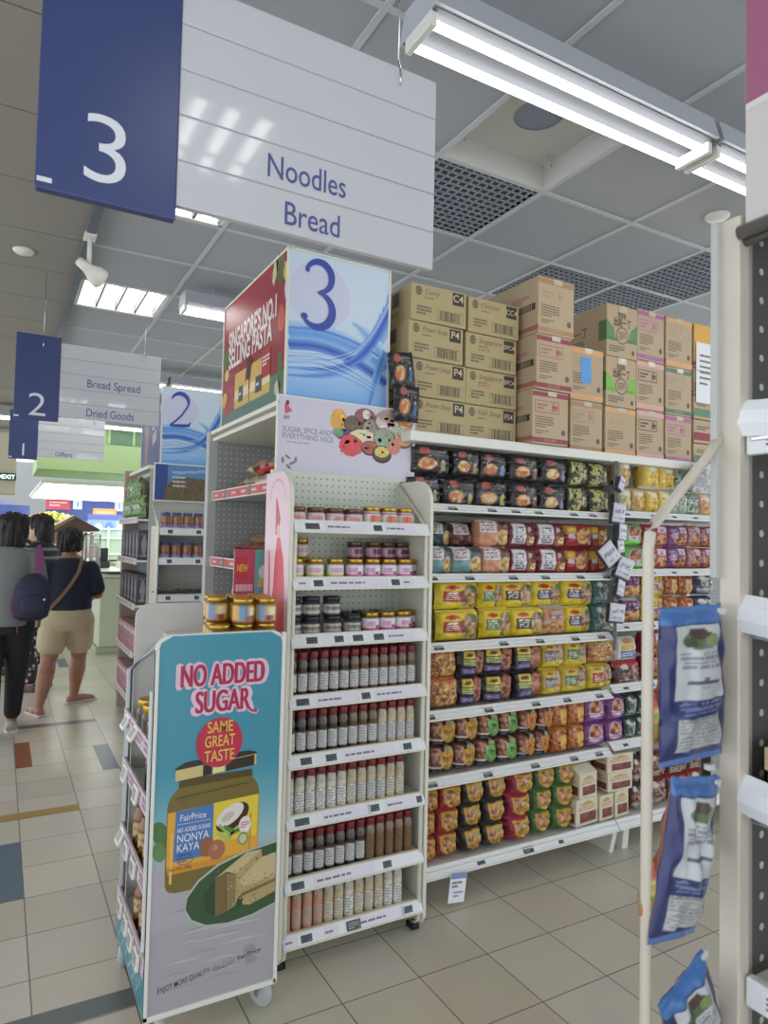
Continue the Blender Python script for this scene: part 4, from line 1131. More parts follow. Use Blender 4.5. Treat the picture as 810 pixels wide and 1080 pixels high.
# cream paper packs and cartons at the right of the lowest shelf
CRM = paint((222, 212, 186), [('r', .2, .12, .9, .48, (120, 56, 50)), ('n', .55, .3, .3, .16, (150, 80, 60), (90, 40, 40)), ('t', .14, .56, .86, .72, (190, 130, 80), 2), ('e', .5, .8, .3, .07, (196, 160, 90))], seed=40)


def cream_pack(x, y, z, w, h, d, label, peak=True):
    t = thing('noodle_carton', label, 'noodle carton', (x, y, z), rnd.uniform(-.06, .1), 'cream noodle cartons on the lowest shelf')
    carton_mb(w, h, d, CRM, (206, 194, 166), 20, 22).build('carton_body', t)
    if peak:
        mb = MB(); mb.prism([(-d / 2, 0), (d / 2, 0), (d * .12, h * .26), (-d * .12, h * .26)], 'X', -w / 2, w / 2, C((222, 214, 190), .5)); mb.build('folded_top', t, (0, 0, h))
        mb = MB(); mb.bbox(-w * .3, w * .3, -.006, .006, h * 1.24, h * 1.32, C((196, 150, 96), .5), .002); mb.build('top_clip', t)


for a, b, z, h, pk, py, l in ((607, 632, .166, .13, False, 870, 'lower left cream noodle carton on the lowest shelf'), (633, 648, .166, .125, False, 865, 'lower middle cream noodle carton on the lowest shelf'), (649, 664, .166, .13, False, 862, 'lower right cream noodle carton on the lowest shelf'), (611, 631, .298, .118, True, 835, 'cream noodle pack with peaked top standing on the left carton'), (643, 668, .298, .092, False, 840, 'upper pair\'s lower cream carton beneath its twin'), (643, 669, .391, .092, False, 815, 'topmost cream noodle carton on the lowest shelf')):
    A, B_ = at(a, py, 'Y', 2.49).x, at(b, py, 'Y', 2.49).x
    cream_pack((A + B_) / 2, 2.49 + .08, z, B_ - A, h, .14, l, pk)
for z, tn, py in ((.306, 'upper', 835), (.166, 'lower', 860)):
    row([(668, 681, 'brown', (60, 44, 40), 'dark brown noodle packet'), (684, 706, 'brown', (120, 50, 46), 'red-brown noodle packet'), (707, 728, 'brown', (150, 50, 46), 'red-brown noodle packet'), (729, 750, 'brown', (150, 50, 46), 'red-brown noodle packet')], z, .135, f'right of cream cartons, {tn} tier', 'dark packets at the right of the lowest shelf', Y=2.51, pyx=py)

# right-hand bay
row([(655, 668, 'soft', (206, 180, 130), 'tan noodle packet'), (680, 698, 'soft', (222, 190, 80), 'yellow noodle packet'), (698, 716, 'soft', (222, 190, 80), 'yellow noodle packet'), (716, 730, 'mint', (190, 206, 186), 'mint green packet'), (731, 746, 'mint', (176, 200, 184), 'mint green packet')], 1.865, .14, 'right bay top shelf upper tier', 'packets in the right bay', pyx=508)
row([(656, 668, 'soft', (196, 200, 160), 'pale noodle packet'), (669, 682, 'soft', (206, 170, 110), 'tan noodle packet'), (683, 697, 'soft', (222, 190, 80), 'yellow noodle packet'), (698, 712, 'soft', (216, 190, 90), 'yellow noodle packet'), (712, 727, 'mint', (190, 206, 186), 'mint green packet'), (727, 740, 'mint', (176, 200, 184), 'mint green packet'), (740, 751, 'soft', (226, 170, 130), 'peach packet'), (751, 764, 'soft', (206, 130, 70), 'orange packet')], 1.728, .135, 'right bay top shelf lower tier', 'packets in the right bay', pyx=530)
for z, tn, py in ((1.55, 'upper', 565), (1.425, 'lower', 588)):
    row([(660, 682, 'round', (96, 170, 70), 'bright green noodle packet'), (683, 707, 'snack', (176, 50, 66), 'red noodle packet with white patch'), (707, 728, 'snack', (120, 60, 116), 'purple noodle packet with white patch'), (728, 742, 'snack', (176, 110, 90), 'copper noodle packet with white patch'), (742, 755, 'snack', (150, 70, 70), 'brown-red noodle packet with white patch'), (756, 770, 'snack', (190, 100, 60), 'orange noodle packet')], z, .122, f'right bay second shelf {tn} tier', 'packets in the right bay', pyx=py)
for z, tn, py in ((1.275, 'upper', 618), (1.143, 'lower', 645)):
    row([(661, 678, 'purple', (126, 66, 116), 'purple and tan noodle packet'), (684, 703, 'yellow', (110, 60, 120), 'yellow noodle packet with purple label'), (704, 719, 'gold', (206, 160, 90), 'red-brown noodle packet'), (719, 734, 'gold', (206, 160, 90), 'red-brown noodle packet'), (735, 756, 'leaf', (56, 44, 86), 'navy noodle packet')], z, .125, f'right bay third shelf {tn} tier', 'packets in the right bay', pyx=py)
for z, tn, py in ((.955, 'upper', 695), (.828, 'lower', 720)):
    row([(683, 700, 'snack', (170, 44, 60), 'crimson noodle packet'), (701, 718, 'snack', (170, 44, 60), 'crimson noodle packet'), (719, 736, 'snack', (150, 44, 66), 'crimson noodle packet'), (737, 754, 'snack', (150, 44, 66), 'crimson noodle packet')], z, .125, f'right bay fourth shelf {tn} tier', 'packets in the right bay', pyx=py)
for z, tn, py in ((.66, 'upper', 750), (.538, 'lower', 775)):
    row([(686, 702, 'leaf', (44, 66, 62), 'dark green noodle packet'), (703, 720, 'leaf', (44, 66, 62), 'dark green noodle packet'), (721, 738, 'leaf', (60, 70, 66), 'dark green noodle packet'), (739, 755, 'leaf', (60, 70, 66), 'dark green noodle packet')], z, .12, f'right bay fifth shelf {tn} tier', 'packets in the right bay', pyx=py)

# strip of hanging sachets between the bays
t = thing('clip_strip', 'dark clip strip hanging between the two noodle bays', 'clip strip', (2.735, 2.465, 1.0))
mb = MB(); mb.box(-.012, .012, -.001, .001, .05, .98, C((60, 66, 74), .4)); mb.build('strip', t)
for k in range(11): mb = MB(); mb.bbox(-.016, .016, -.006, .002, .10 + k * .082, .112 + k * .082, C((96, 104, 112), .4), .002); mb.build('clip', t)
SA = [(656, 510, 9, 13, -.45, 'topmost'), (653, 541, 14, 18, -.12, 'second'), (657, 561, 13, 15, -.1, 'third'), (643, 584, 18, 20, .7, 'fourth'), (655, 576, 11, 12, .1, 'fifth'), (659, 599, 17, 19, -.35, 'sixth'), (655, 620, 12, 15, -.3, 'seventh'), (651, 646, 17, 17, -.1, 'lowest')]
for k, (x, y, w, h, r, l) in enumerate(SA):
    P_ = at(x, y, 'Y', 2.45 - .004 * (k % 3)); s = .0054
    t = thing('sachet', f'white-backed sachet hanging on the clip strip, {l} of eight', 'sachet', P_, 0, 'sachets on the clip strip')
    t.rotation_euler = (0, -r, .2 * (-1) ** k)
    pillow(w * s, h * s, .012, paint((214, 214, 222), [('t', .14, .2, .86, .8, (140, 140, 156), 7), ('r', .1, .86, .9, .9, (170, 190, 206))], seed=60 + k), seal=.04, nu=12, nv=14, seed=k, wr=.2).build('packet', t, (0, 0, -h * s / 2))
    mb = MB(); mb.bbox(-w * s * .5, w * s * .5, .004, .03, -h * s * .6, h * s * .45, C((58, 66, 74), .4), .004); mb.build('filling', t)
# crumpled white plastic bag over the right bay
t = thing('plastic_bag', 'crumpled white plastic bag hanging over the right bay\'s top shelf', 'bag', tuple(at(740, 520, 'Y', 2.46)), .1)
pillow(.2, .16, .05, paint((206, 208, 210), [('g', 0, 0, 1, 1, (186, 190, 194), .5)], seed=71), backc=(206, 208, 210), seal=.03, seed=72, wr=.9, p=.4).build('film', t, (0, 0, 0), recalc=False)
mb = MB(); mb.tube([(-.04, 0, .15), (-.03, -.005, .2), (.03, -.005, .2), (.04, 0, .15)], .006, C((206, 208, 210), .4), 6); mb.build('handle', t)

# ================================================================== CARTONS ON THE TOP SHELF
KB = (200, 178, 128); KB2 = (206, 176, 146)
KRAFT = noise_tint(mat('kraft_board', (180, 164, 122), .75), 9, .05)
KRAFT2 = noise_tint(mat('kraft_board_pinkish', (190, 168, 138), .75), 9, .05)
CI = C((60, 56, 50), .6); CI2 = C((110, 98, 80), .6); TAPE = mat('tape_shine', (206, 196, 170), .15)


def carton(x, y, z, w, h, d, label, face, m=KRAFT, grp='cartons on the top shelf', rz=0, side=None):
    t = thing('carton', label, 'carton', (x, y, z), rz, grp)
    mb = MB(); mb.bbox(-w / 2, w / 2, 0, d, 0, h - .0012, m, .004)
    mb.box(-w / 2 + .004, w / 2 - .004, d * .47, d * .53, h - .0012, h - .0004, TAPE)
    mb.box(-w / 2 + .003, w / 2 - .003, .003, d - .003, h - .004, h - .001, m)
    mb.build('box', t)
    p = Print(); face(p, w, h); p.build('front_print', t, (-w / 2, -.0005, 0))
    q = Print(); (side or side_kraft)(q, d, h); q.build('side_print', t, (-w / 2 - .0005, d, 0), -PI / 2)
    return t


def side_kraft(p, d, h):
    p.rect(d * .55, h * .52, d * .72, h * .9, C((96, 88, 72), .6), 1); p.lines(d * .2, h * .2, d * .5, h * .16, 3, CI2, 1, 4)


def side_bar(p, d, h):
    p.rect(d * .2, h * .42, d * .95, h * .54, CI, 1); p.bars(d * .25, h * .43, d * .66, h * .1, 26, C((170, 150, 124), .6), 2, 3)
    p.lines(d * .5, h * .6, d * .34, h * .12, 3, C((190, 110, 90), .6), 1, 5); p.rect(0, h * .06, d, h * .14, C((170, 110, 90), .6), 1)


def f_code(code, words):
    def f(p, w, h):
        p.rect(w * .74, h * .60, w * .95, h * .95, CI, 1); p.text(code, w * .845, h * .70, .048 if len(code) < 3 else .036 if len(code) < 4 else .03, C((206, 190, 150), .6), 2, bold=.01)
        p.ell(w * .13, h * .80, w * .055, h * .12, CI, 1); p.ell(w * .13, h * .80, w * .04, h * .085, KRAFT, 2); p.ell(w * .13, h * .80, w * .03, h * .07, CI2, 3)
        p.text(words[0], w * .24, h * .74, .034, CI2, 1, shear=.35, align='L', width=min(w * .46, .016 * len(words[0]))); p.lines(w * .24, h * .62, w * .28, h * .05, 1, CI2, 1, 4)
        if len(words) > 1: p.text(words[1], w * .24, h * .52, .028, C((170, 90, 70), .6), 1, shear=.3, align='L')
        p.lines(w * .1, h * .16, w * .26, h * .26, 3, CI2, 1, len(code) * 7)
        p.rect(w * .46, h * .1, w * .94, h * .38, CI2, 1); p.rect(w * .465, h * .115, w * .935, h * .365, KRAFT, 2); p.bars(w * .51, h * .12, w * .38, h * .24, 20, CI, 3, len(words[0]))
    return f


def f_brand(band, logo=None, box=True, sticker=None, frame=None, top=True):
    B_, Lg = C(band, .6), C(logo or band, .6)

    def f(p, w, h):
        if top: p.rect(0, h * .88, w, h * .965, B_, 1)
        p.rect(0, h * .03, w, h * .115, B_, 1); p.text('' or 'o', 0, -9, .001, B_, 1) if False else None
        for k in range(5): p.ribbon([(w * (.33 + .07 * k), h * .05), (w * (.36 + .07 * k), h * (.095 if k % 2 else .1))], .004, KRAFT2, 2)
        fm = C(frame, .6) if frame else C(tuple(int(.5 * a + 70) for a in (logo or band)), .6)
        if box:
            for a in ((.06, .58, .74, .595), (.06, .79, .74, .805), (.06, .58, .075, .805), (.725, .58, .74, .805)): p.rect(w * a[0], h * a[1], w * a[2], h * a[3], fm, 1)
        p.lines(w * .12, h * .63, w * .3, h * .13, 2, fm, 2, 5, .5)
        p.ribbon([(w * .52, h * .63), (w * .58, h * .66), (w * .62, h * .74), (w * .59, h * .77), (w * .55, h * .71), (w * .62, h * .64), (w * .68, h * .67), (w * .69, h * .74)], .006, Lg, 2)
        p.ribbon([(w * .54, h * .72), (w * .6, h * .69), (w * .67, h * .71)], .008, Lg, 2)
        p.lines(w * .08, h * .3, w * .5, h * .22, 5, CI2, 1, 3, .45); p.lines(w * .08, h * .18, w * .36, h * .08, 2, CI2, 1, 8, .45)
        p.ell(w * .86, h * .24, w * .06, h * .055, CI2, 1)
        if sticker: p.rect(w * .30, h * .33, w * .62, h * .82, C(sticker, .5), 4)
        p.rect(w * .42, h * .9, w * .66, h * .995, TAPE, 5)
    return f


def f_green(g):
    G_ = C(g, .6)

    def f(p, w, h):
        p.poly([(0, h * .36), (0, h * .68), (w * .22, h * .55), (w * .27, h * .4), (w * .3, h * .3)], G_, 1); p.poly([(w, h * .36), (w, h * .68), (w * .78, h * .55), (w * .73, h * .4), (w * .7, h * .3)], G_, 1)
        p.rect(0, h * .3, w, h * .36, G_, 1)
        p.ell(w * .5, h * .42, w * .2, h * .17, C((120, 116, 104), .6), 2); p.ell(w * .5, h * .42, w * .17, h * .14, KRAFT2, 3); p.lines(w * .38, h * .34, w * .24, h * .16, 4, CI2, 4, 2)
        p.text('出前一丁', w * .5, h * .6, .052, CI, 5, bold=.008, width=w * .56); p.text('即席麺', w * .48, h * .76, .038, CI, 5, width=w * .26)
        p.lines(w * .08, h * .08, w * .5, h * .14, 3, CI2, 1, 3); p.ell(w * .86, h * .12, w * .05, h * .05, CI2, 1); p.rect(w * .4, h * .86, w * .66, h * .995, TAPE, 5)
    return f


def side_green(p, d, h):
    p.rect(d * .86, h * .3, d, h * .68, C((96, 130, 80), .6), 1); p.text('出前一丁', d * .42, h * .48, .06, CI, 2, width=d * .5); p.lines(d * .2, h * .24, d * .4, h * .16, 4, CI2, 1, 6)


zt = 2.031
ZC = [zt, zt + .17, zt + .34, zt + .51]
c1 = [('P4', ['Prawn Soup'], 1.738, 'bottom'), ('P4', ['Prawn Soup'], 1.728, 'second'), ('P4', ['Prawn Soup'], 1.704, 'third'), ('C4', ['Curry'], 1.712, 'top')]
for k, (code, wd, x, l) in enumerate(c1):
    carton(x, 2.6 - .006 * k, ZC[k], .3, .168, .38, f'plain kraft carton marked {code}, {l} of the leftmost stack', f_code(code, wd), rz=rnd.uniform(-.02, .02))
c2 = [('FS4', ['Fish Soup'], 2.036, 'bottom'), ('SPC4', ['Singapore', 'Curry'], 2.034, 'second'), ('SPC4', ['Singapore', 'Curry'], 2.026, 'third'), ('CC4', ['Chicken'], 2.034, 'top')]
for k, (code, wd, x, l) in enumerate(c2):
    carton(x, 2.605 - .005 * k, ZC[k], .305, .168, .38, f'plain kraft carton marked {code}, {l} of the second stack from left', f_code(code, wd), rz=rnd.uniform(-.02, .02))
RDB, BRB, ORB, PKB, PUB, TLB = (150, 70, 84), (176, 140, 100), (226, 170, 116), (226, 170, 170), (176, 110, 160), (96, 130, 116)
cc = [(2.318, 2.50, zt, .228, .262, .4, 'kraft carton with maroon bands at the bottom of the protruding third stack', f_brand(RDB, (190, 80, 80))),
      (2.330, 2.49, zt + .264, .228, .27, .4, 'kraft carton with maroon bands, middle of the protruding third stack', f_brand(RDB, (196, 100, 100))),
      (2.338, 2.49, zt + .536, .234, .28, .4, 'tall kraft carton with tan bands topping the third stack', f_brand(BRB, (206, 160, 120), False)),
      (2.662, 2.60, zt, .232, .27, .38, 'kraft carton with pale brown bands under the blue-sticker carton', f_brand(BRB, (196, 150, 110))),
      (2.662, 2.60, zt + .272, .232, .28, .38, 'kraft carton with orange bands and a blue sticker on its front', f_brand(ORB, (220, 170, 120), False, (96, 160, 220))),
      (2.915, 2.60, zt, .234, .265, .42, 'kraft carton with orange bands below the two green cartons', f_brand(ORB, (226, 180, 120), False)),
      (2.918, 2.60, zt + .267, .234, .272, .42, 'carton with bright green wings and black characters, lower of two', f_green((132, 190, 80))),
      (2.922, 2.60, zt + .541, .234, .285, .42, 'carton with dark green wings and black characters, upper of two', f_green((104, 146, 96))),
      (3.153, 2.60, zt, .222, .275, .38, 'pink-banded carton at the bottom of the fifth stack', f_brand(PKB, (70, 66, 70), True, None, (80, 74, 72))),
      (3.150, 2.60, zt + .277, .222, .275, .38, 'pink-banded carton in the middle of the fifth stack', f_brand(PKB, (80, 76, 76), True, None, (90, 84, 80))),
      (3.152, 2.60, zt + .554, .222, .285, .38, 'purple-banded carton topping the pink stack', f_brand(PUB, (196, 120, 176), True, None, (190, 120, 170))),
      (3.392, 2.60, zt, .226, .272, .38, 'purple-banded carton at the foot of the sixth stack', f_brand(PUB, (190, 110, 170), True, None, (186, 110, 160))),
      (3.392, 2.60, zt + .274, .226, .275, .38, 'teal-banded carton in the middle of the sixth stack', f_brand(TLB, (190, 170, 150))),
      (3.392, 2.60, zt + .551, .226, .29, .38, 'orange-banded carton topping the sixth stack', f_brand(ORB, (226, 180, 150), False))]
for a in cc: carton(*a[:7], a[7], KRAFT2, side=side_green if 'green wings' in a[6] else side_bar, rz=rnd.uniform(-.012, .012))
# the last stack, flat cartons and a white notice
for k, (h, b, l) in enumerate(((.13, (110, 130, 100), 'lowest flat carton with olive band in the last stack'), (.14, (150, 60, 70), 'flat carton with dark red band, second in the last stack'), (.14, (96, 140, 110), 'flat carton with green band, third in the last stack'), (.16, (150, 130, 100), 'flat carton hidden by the white notice'))):
    z = zt + (0, .132, .274, .416)[k]

    def fb(p, w, h_, b=b): p.rect(0, h_ * .12, w, h_ * .45, C(b, .6), 1); p.lines(w * .1, h_ * .55, w * .5, h_ * .2, 2, CI2, 2, 3)
    carton(3.66, 2.6, z, .27, h - .002, .38, l, fb, KRAFT2, side=side_bar)
carton(3.66, 2.6, zt + .578, .27, .26, .38, 'yellow-fronted carton at the top of the last stack', lambda p, w, h: (p.rect(0, h * .2, w, h, C((226, 176, 84), .5), 1), p.rect(0, h * .04, w, h * .12, C((170, 80, 60), .5), 1)), KRAFT2, side=side_bar)
t = thing('notice', 'white paper notice taped on the last stack of cartons', 'notice', (3.535, 2.592, 2.40))
mb = MB(); mb.box(0, .22, 0, .0016, 0, .36, PAPER); mb.build('sheet', t)
p = Print(); p.lines(.03, .1, .12, .2, 6, CI2, 1, 8, .35); p.rect(.0, .19, .22, .193, CI2, 1); p.build('print', t, (0, -.0006, 0))
# glossy black packs tucked beside the header box
for k, (x, z, r) in enumerate(((1.56, 2.07, .05), (1.545, 2.215, -.1))):
    o = pack('black', (60, 96, 150), .115, .165, .07); o.location = (x - .025, 2.565, z); o.rotation_euler = (-.1, r, -.25)
    tag(o, ['lower', 'upper'][k] + ' glossy black packet squeezed between the header box and the cartons', 'noodle packet', 'black packets beside the header box')

# ================================================================== KAYA DISPLAY STAND
KX0, KX1, KY0, KY1 = .43, .845, 2.17, 2.70
Kt = thing('display_stand', 'wheeled promotional stand with teal No Added Sugar kaya poster', 'display stand', (KX0, KY0, 0))
KW, KD = KX1 - KX0, KY1 - KY0
TEALP = C((74, 132, 146), .3)
mb = MB(); mb.prism(rrect(0, .098, KW, 1.243, .045, 6, (0, 0, 1, 1)), 'Y', 0, .014, WHITE); mb.build('front_panel', Kt)
p = Print()
PW, PH = KW, 1.145


def clip_round(y):      # half-rounded top corners of the poster
    r = .04; y1 = PH - .004
    return 0 if y < y1 - r else r - math.sqrt(max(0, r * r - (y - (y1 - r)) ** 2))


def u_(a, b): return (a * PW, b * PH)


prevn = 60
for i in range(prevn):   # printed ground: teal sky paling above a pale stone table
    y0, y1 = .012 + (PH - .016) * i / prevn, .012 + (PH - .016) * (i + 1) / prevn
    v = i / prevn
    if v > .42: q = min(1, max(0, (.62 - v) / .2)); c = tuple(round(a * (1 - q) + b * q) for a, b in zip((76, 148, 168), (150, 190, 198)))
    elif v > .36: q = (v - .36) / .06; c = tuple(round(a * q + b * (1 - q)) for a, b in zip((150, 190, 198), (176, 172, 178)))
    else: c = (176, 171, 178) if v > .2 else (170, 165, 172)
    e0, e1 = clip_round(y0), clip_round(y1)
    p.poly([(.01 + e0, y0), (PW - .008 - e0, y0), (PW - .008 - e1, y1), (.01 + e1, y1)], C(c, .3), 1)
for k in range(26):      # veins of the stone table
    r_ = random.Random(k + 4); y = .03 + r_.random() * .36; x = .02 + r_.random() * .22; l = .05 + r_.random() * .12
    p.ribbon([(x, y), (x + l * .5, y + .006 * r_.random()), (min(PW - .012, x + l), y - .004)], [.001, .005 + .004 * r_.random(), .001], C(((158, 152, 160), (186, 182, 188))[k % 2], .3), 1.5)
p.ell(.035, .54, .024, .045, C((82, 120, 72), .3), 1.6, rot=.4); p.ell(.03, .49, .02, .03, C((100, 140, 84), .3), 1.7, rot=.3)
p.rect(.0, .36, .0095, .5, WHITE, 2.2)
# headline with a pale border
PK1, PK2 = C((176, 48, 84), .35), C((226, 190, 208), .35)
for txt, cx, cy, s in (('NO ADDED', .212, .982, .096), ('SUGAR', .212, .898, .096)):
    wd = .272 if txt[0] == 'N' else .178
    b_ = text_geo(txt, .045)
    for i_, (dx, dy) in enumerate(((-.006, 0), (.006, 0), (0, .006), (0, -.006), (.004, .004), (-.004, .004), (.004, -.004), (-.004, -.004), (.009, 0), (-.009, 0), (0, .009), (0, -.009), (.0065, .0065), (-.0065, .0065), (.0065, -.0065), (-.0065, -.0065))):
        p.text(txt, cx + dx, cy + dy, s, C((226, 196, 212), .35), (3 if txt[0] == 'N' else 7) + i_ * .2, bold=.006, width=wd + .012)
    [p.text(txt, cx + d_, cy, s, PK1, 11.5 + d_ * 150, bold=.006, width=wd - .004) for d_ in (-.0022, 0, .0022)]
p.ribbon([(.296, .90), (.306, .888), (.322, .883), (.330, .893)], [.014, .013, .012, .009], PK2, 10.5); p.ribbon([(.296, .902), (.306, .890), (.322, .886), (.329, .893)], [.008, .007, .007, .004], PK1, 12.2)
p.ell(.205, .80, .074, .078, C((190, 52, 78), .35), 13, 40)
YT = C((222, 196, 84), .4)
for txt, cy in (('SAME', .832), ('GREAT', .788), ('TASTE', .742)): p.text(txt, .206, cy, .05, YT, 14, bold=.006, width=.082 if txt == 'SAME' else .096)
v0 = len(p.mb.v)
# the jar
KAYA, KAYD, GLD, LABY, LABB = C((120, 106, 56), .3), C((88, 76, 44), .3), C((206, 190, 132), .3), C((222, 166, 64), .3), C((82, 122, 178), .3)
rows_j = [(.272, .085, .287), (.276, .068, .303), (.284, .059, .312), (.295, .055, .316), (.34, .054, .318), (.49, .055, .318), (.505, .058, .316), (.52, .066, .311), (.53, .076, .304), (.538, .085, .296), (.56, .086, .295)]
for (ya, la, ra), (yb, lb_, rb) in zip(rows_j, rows_j[1:]):
    p.poly([(la, ya), (ra, ya), (rb, yb), (lb_, yb)], KAYA, 3)
p.poly([(.085, .56), (.085, .538), (.295, .542), (.295, .56)], KAYD, 3.5)
p.poly([(.057, .34), (.317, .34), (.317, .49), (.057, .478)], LABY, 4)
p.poly([(.062, .32), (.312, .325), (.317, .34), (.057, .34)], C((206, 146, 56), .3), 4)
p.poly([(.185, .38), (.312, .38), (.316, .49), (.185, .485)], C((226, 200, 72), .3), 4.5)
p.poly([(.075, .352), (.184, .352), (.184, .484), (.079, .478)], LABB, 5)
p.poly([(.074, .556), (.306, .57), (.306, .602), (.074, .588)], GLD, 6); p.poly([(.072, .588), (.1, .602), (.28, .612), (.308, .604), (.306, .600), (.074, .584)], C((60, 56, 50), .3), 6.5)
p.poly([(.15, .56), (.176, .562), (.176, .59), (.15, .588)], C((54, 50, 40), .3), 7); p.poly([(.215, .564), (.3, .57), (.3, .598), (.215, .592)], C((60, 54, 44), .3), 7); p.poly([(.18, .563), (.21, .565), (.21, .592), (.18, .59)], C((226, 222, 150), .3), 7)
LW = C((222, 224, 232), .4)
p.text('FairPrice', .127, .452, .024, LW, 6, bold=.006, width=.072); p.rect(.084, .444, .176, .4452, LW, 6)
p.text('NO ADDED SUGAR', .13, .424, .016, LW, 6, bold=.01, width=.092); p.text('NONYA', .128, .398, .029, LW, 6, bold=.006, width=.088); p.text('KAYA', .115, .374, .029, LW, 6, bold=.006, width=.062)
p.lines(.085, .362, .07, .008, 1, C((60, 90, 140), .4), 6, 3); p.ribbon(arc(.108, .352, .022, 0, 6.28, 20, .012), .002, C((60, 90, 140), .4), 6.2); p.lines(.09, .346, .036, .012, 2, C((60, 90, 140), .4), 6.3, 2)
p.text('Net Wt. 200g', .095, .329, .011, C((80, 60, 40), .4), 6)
p.ell(.24, .44, .052, .03, C((70, 50, 42), .3), 6.5, rot=.5); p.ell(.232, .447, .044, .023, C((222, 218, 206), .3), 7, rot=.5); p.ell(.226, .443, .02, .01, C((196, 190, 176), .3), 7.2, rot=.5)
for x0, y0, x1, y1, c in ((.20, .425, .24, .39, (150, 180, 90)), (.195, .405, .235, .38, (170, 190, 110)), (.215, .42, .245, .4, (90, 140, 66)), (.235, .395, .262, .405, (84, 130, 66))): p.ribbon([(x0, y0), (x1, y1)], [.007, .012], C(c, .3), 7.5)
p.ell(.168, .374, .021, .025, C((150, 98, 72), .3), 8); p.ell(.196, .362, .024, .026, C((166, 110, 84), .3), 8.2); p.ell(.192, .368, .008, .008, C((190, 140, 112), .3), 8.4)
p.ell(.277, .414, .018, .022, C((226, 220, 216), .3), 8); p.lines(.264, .405, .026, .018, 3, C((196, 90, 110), .3), 8.3, 4); p.ell(.272, .378, .016, .017, C((130, 150, 116), .3), 8); p.ell(.272, .378, .011, .012, C((196, 200, 150), .3), 8.2)
for i_ in range(v0, len(p.mb.v)):      # the jar picture sits higher and larger on the poster
    x_, l_, y_ = p.mb.v[i_]; p.mb.v[i_] = (.05 + (x_ - .055) * 1.11, l_, .358 + (y_ - .272) * 1.19)
v0 = len(p.mb.v)
p.poly([(.062, .495), (.085, .525), (.29, .53), (.31, .505), (.316, .492), (.06, .482)], C((138, 124, 70), .3), 3.3)
p.poly([(.07, .50), (.2, .51), (.2, .514), (.075, .506)], C((168, 156, 104), .3), 3.4)
p.poly([(.085, .56), (.085, .536), (.11, .537), (.11, .56)], C((112, 100, 62), .3), 3.6)
p.ribbon([(.10, .604), (.19, .611), (.28, .612)], [.002, .005, .002], C((196, 186, 150), .3), 6.8)
p.ribbon([(.074, .556), (.19, .563), (.306, .57)], .004, C((96, 84, 50), .3), 7.2)
p.ribbon([(.311, .34), (.314, .42), (.315, .488)], .006, C((196, 150, 60), .3), 5.5); p.ribbon([(.066, .344), (.066, .47)], .008, C((232, 184, 96), .3), 5.5)
# plate and toast, running off the right edge
clip = lambda pts: [(min(x, PW - .009), y) for x, y in pts]
pl = [(.115, .272), (.12, .30), (.155, .335), (.215, .365), (.30, .385), (.40, .395), (.406, .395), (.406, .235), (.33, .218), (.25, .212), (.18, .22), (.135, .242)]
p.poly(clip([(x + (-.004 if x < .3 else 0), y + (.005 if y > .28 else -.005)) for x, y in pl]), C((176, 186, 176), .3), 9); p.poly(clip(pl), C((62, 88, 62), .3), 9.5)
p.poly([(.17, .30), (.22, .345), (.3, .365), (.3, .25), (.23, .232), (.18, .25)], C((54, 76, 54), .3), 10)
T1, T2, T3 = C((176, 156, 110), .3), C((196, 180, 136), .3), C((120, 104, 66), .3)
p.poly([(.208, .236), (.205, .335), (.24, .345), (.245, .24)], T3, 11); p.poly([(.243, .242), (.24, .34), (.272, .335), (.272, .25)], C((140, 122, 80), .3), 11)
p.poly([(.205, .335), (.305, .385), (.355, .385), (.272, .335), (.24, .345)], T2, 11.5)
p.poly([(.272, .335), (.355, .385), (.36, .33), (.28, .27), (.272, .25)], T1, 11.6)
p.poly([(.28, .315), (.36, .365), (.405, .37), (.405, .31), (.30, .295)], T2, 12); p.poly([(.28, .315), (.30, .295), (.405, .31), (.405, .285), (.30, .262), (.28, .285)], T1, 12.1); p.poly([(.29, .28), (.405, .3), (.405, .292), (.29, .271)], T3, 12.3); p.poly([(.295, .262), (.405, .285), (.405, .265), (.32, .245), (.295, .25)], T1, 12)
r_ = random.Random(3)
for k in range(70): p.ell(.21 + r_.random() * .19, .25 + r_.random() * .12, .003, .002, C(((150, 130, 84), (120, 100, 66), (206, 190, 150))[k % 3], .3), 12.6, 6)
for i_ in range(v0, len(p.mb.v)):
    x_, l_, y_ = p.mb.v[i_]; p.mb.v[i_] = (min(PW - .009, x_ + .0), l_, .23 + (y_ - .212) * 1.2)
EI = C((66, 60, 64), .4)
p.text('ENJOY MORE QUALITY', .118, .079, .024, EI, 3, bold=.003, shear=.15, width=.16, rot=.13); p.text('for Less', .24, .092, .03, C((120, 116, 122), .4), 3, shear=.4, width=.07, rot=.13)
p.text('FairPrice', .325, .107, .02, EI, 4, bold=.006, width=.076, rot=.13); p.ell(.325, .128, .02, .014, C((150, 148, 152), .3), 3); p.ell(.33, .094, .02, .013, C((150, 148, 152), .3), 3)
p.build('poster', Kt, (0, -.0006, .098))
mb = MB()
mb.box(0, .010, -.006, .016, .098, 1.2, WHITE); mb.box(KW - .008, KW + .004, -.006, .016, .098, 1.235, WHITE); mb.box(0, KW, -.006, .014, .094, .110, WHITE)
mb.build('poster_frame', Kt)
mb = MB(); mb.bbox(-.012, -.002, .0, .012, .30, 1.075, mat('clear_profile', (206, 212, 212), .15), .003); mb.build('edge_profile', Kt)
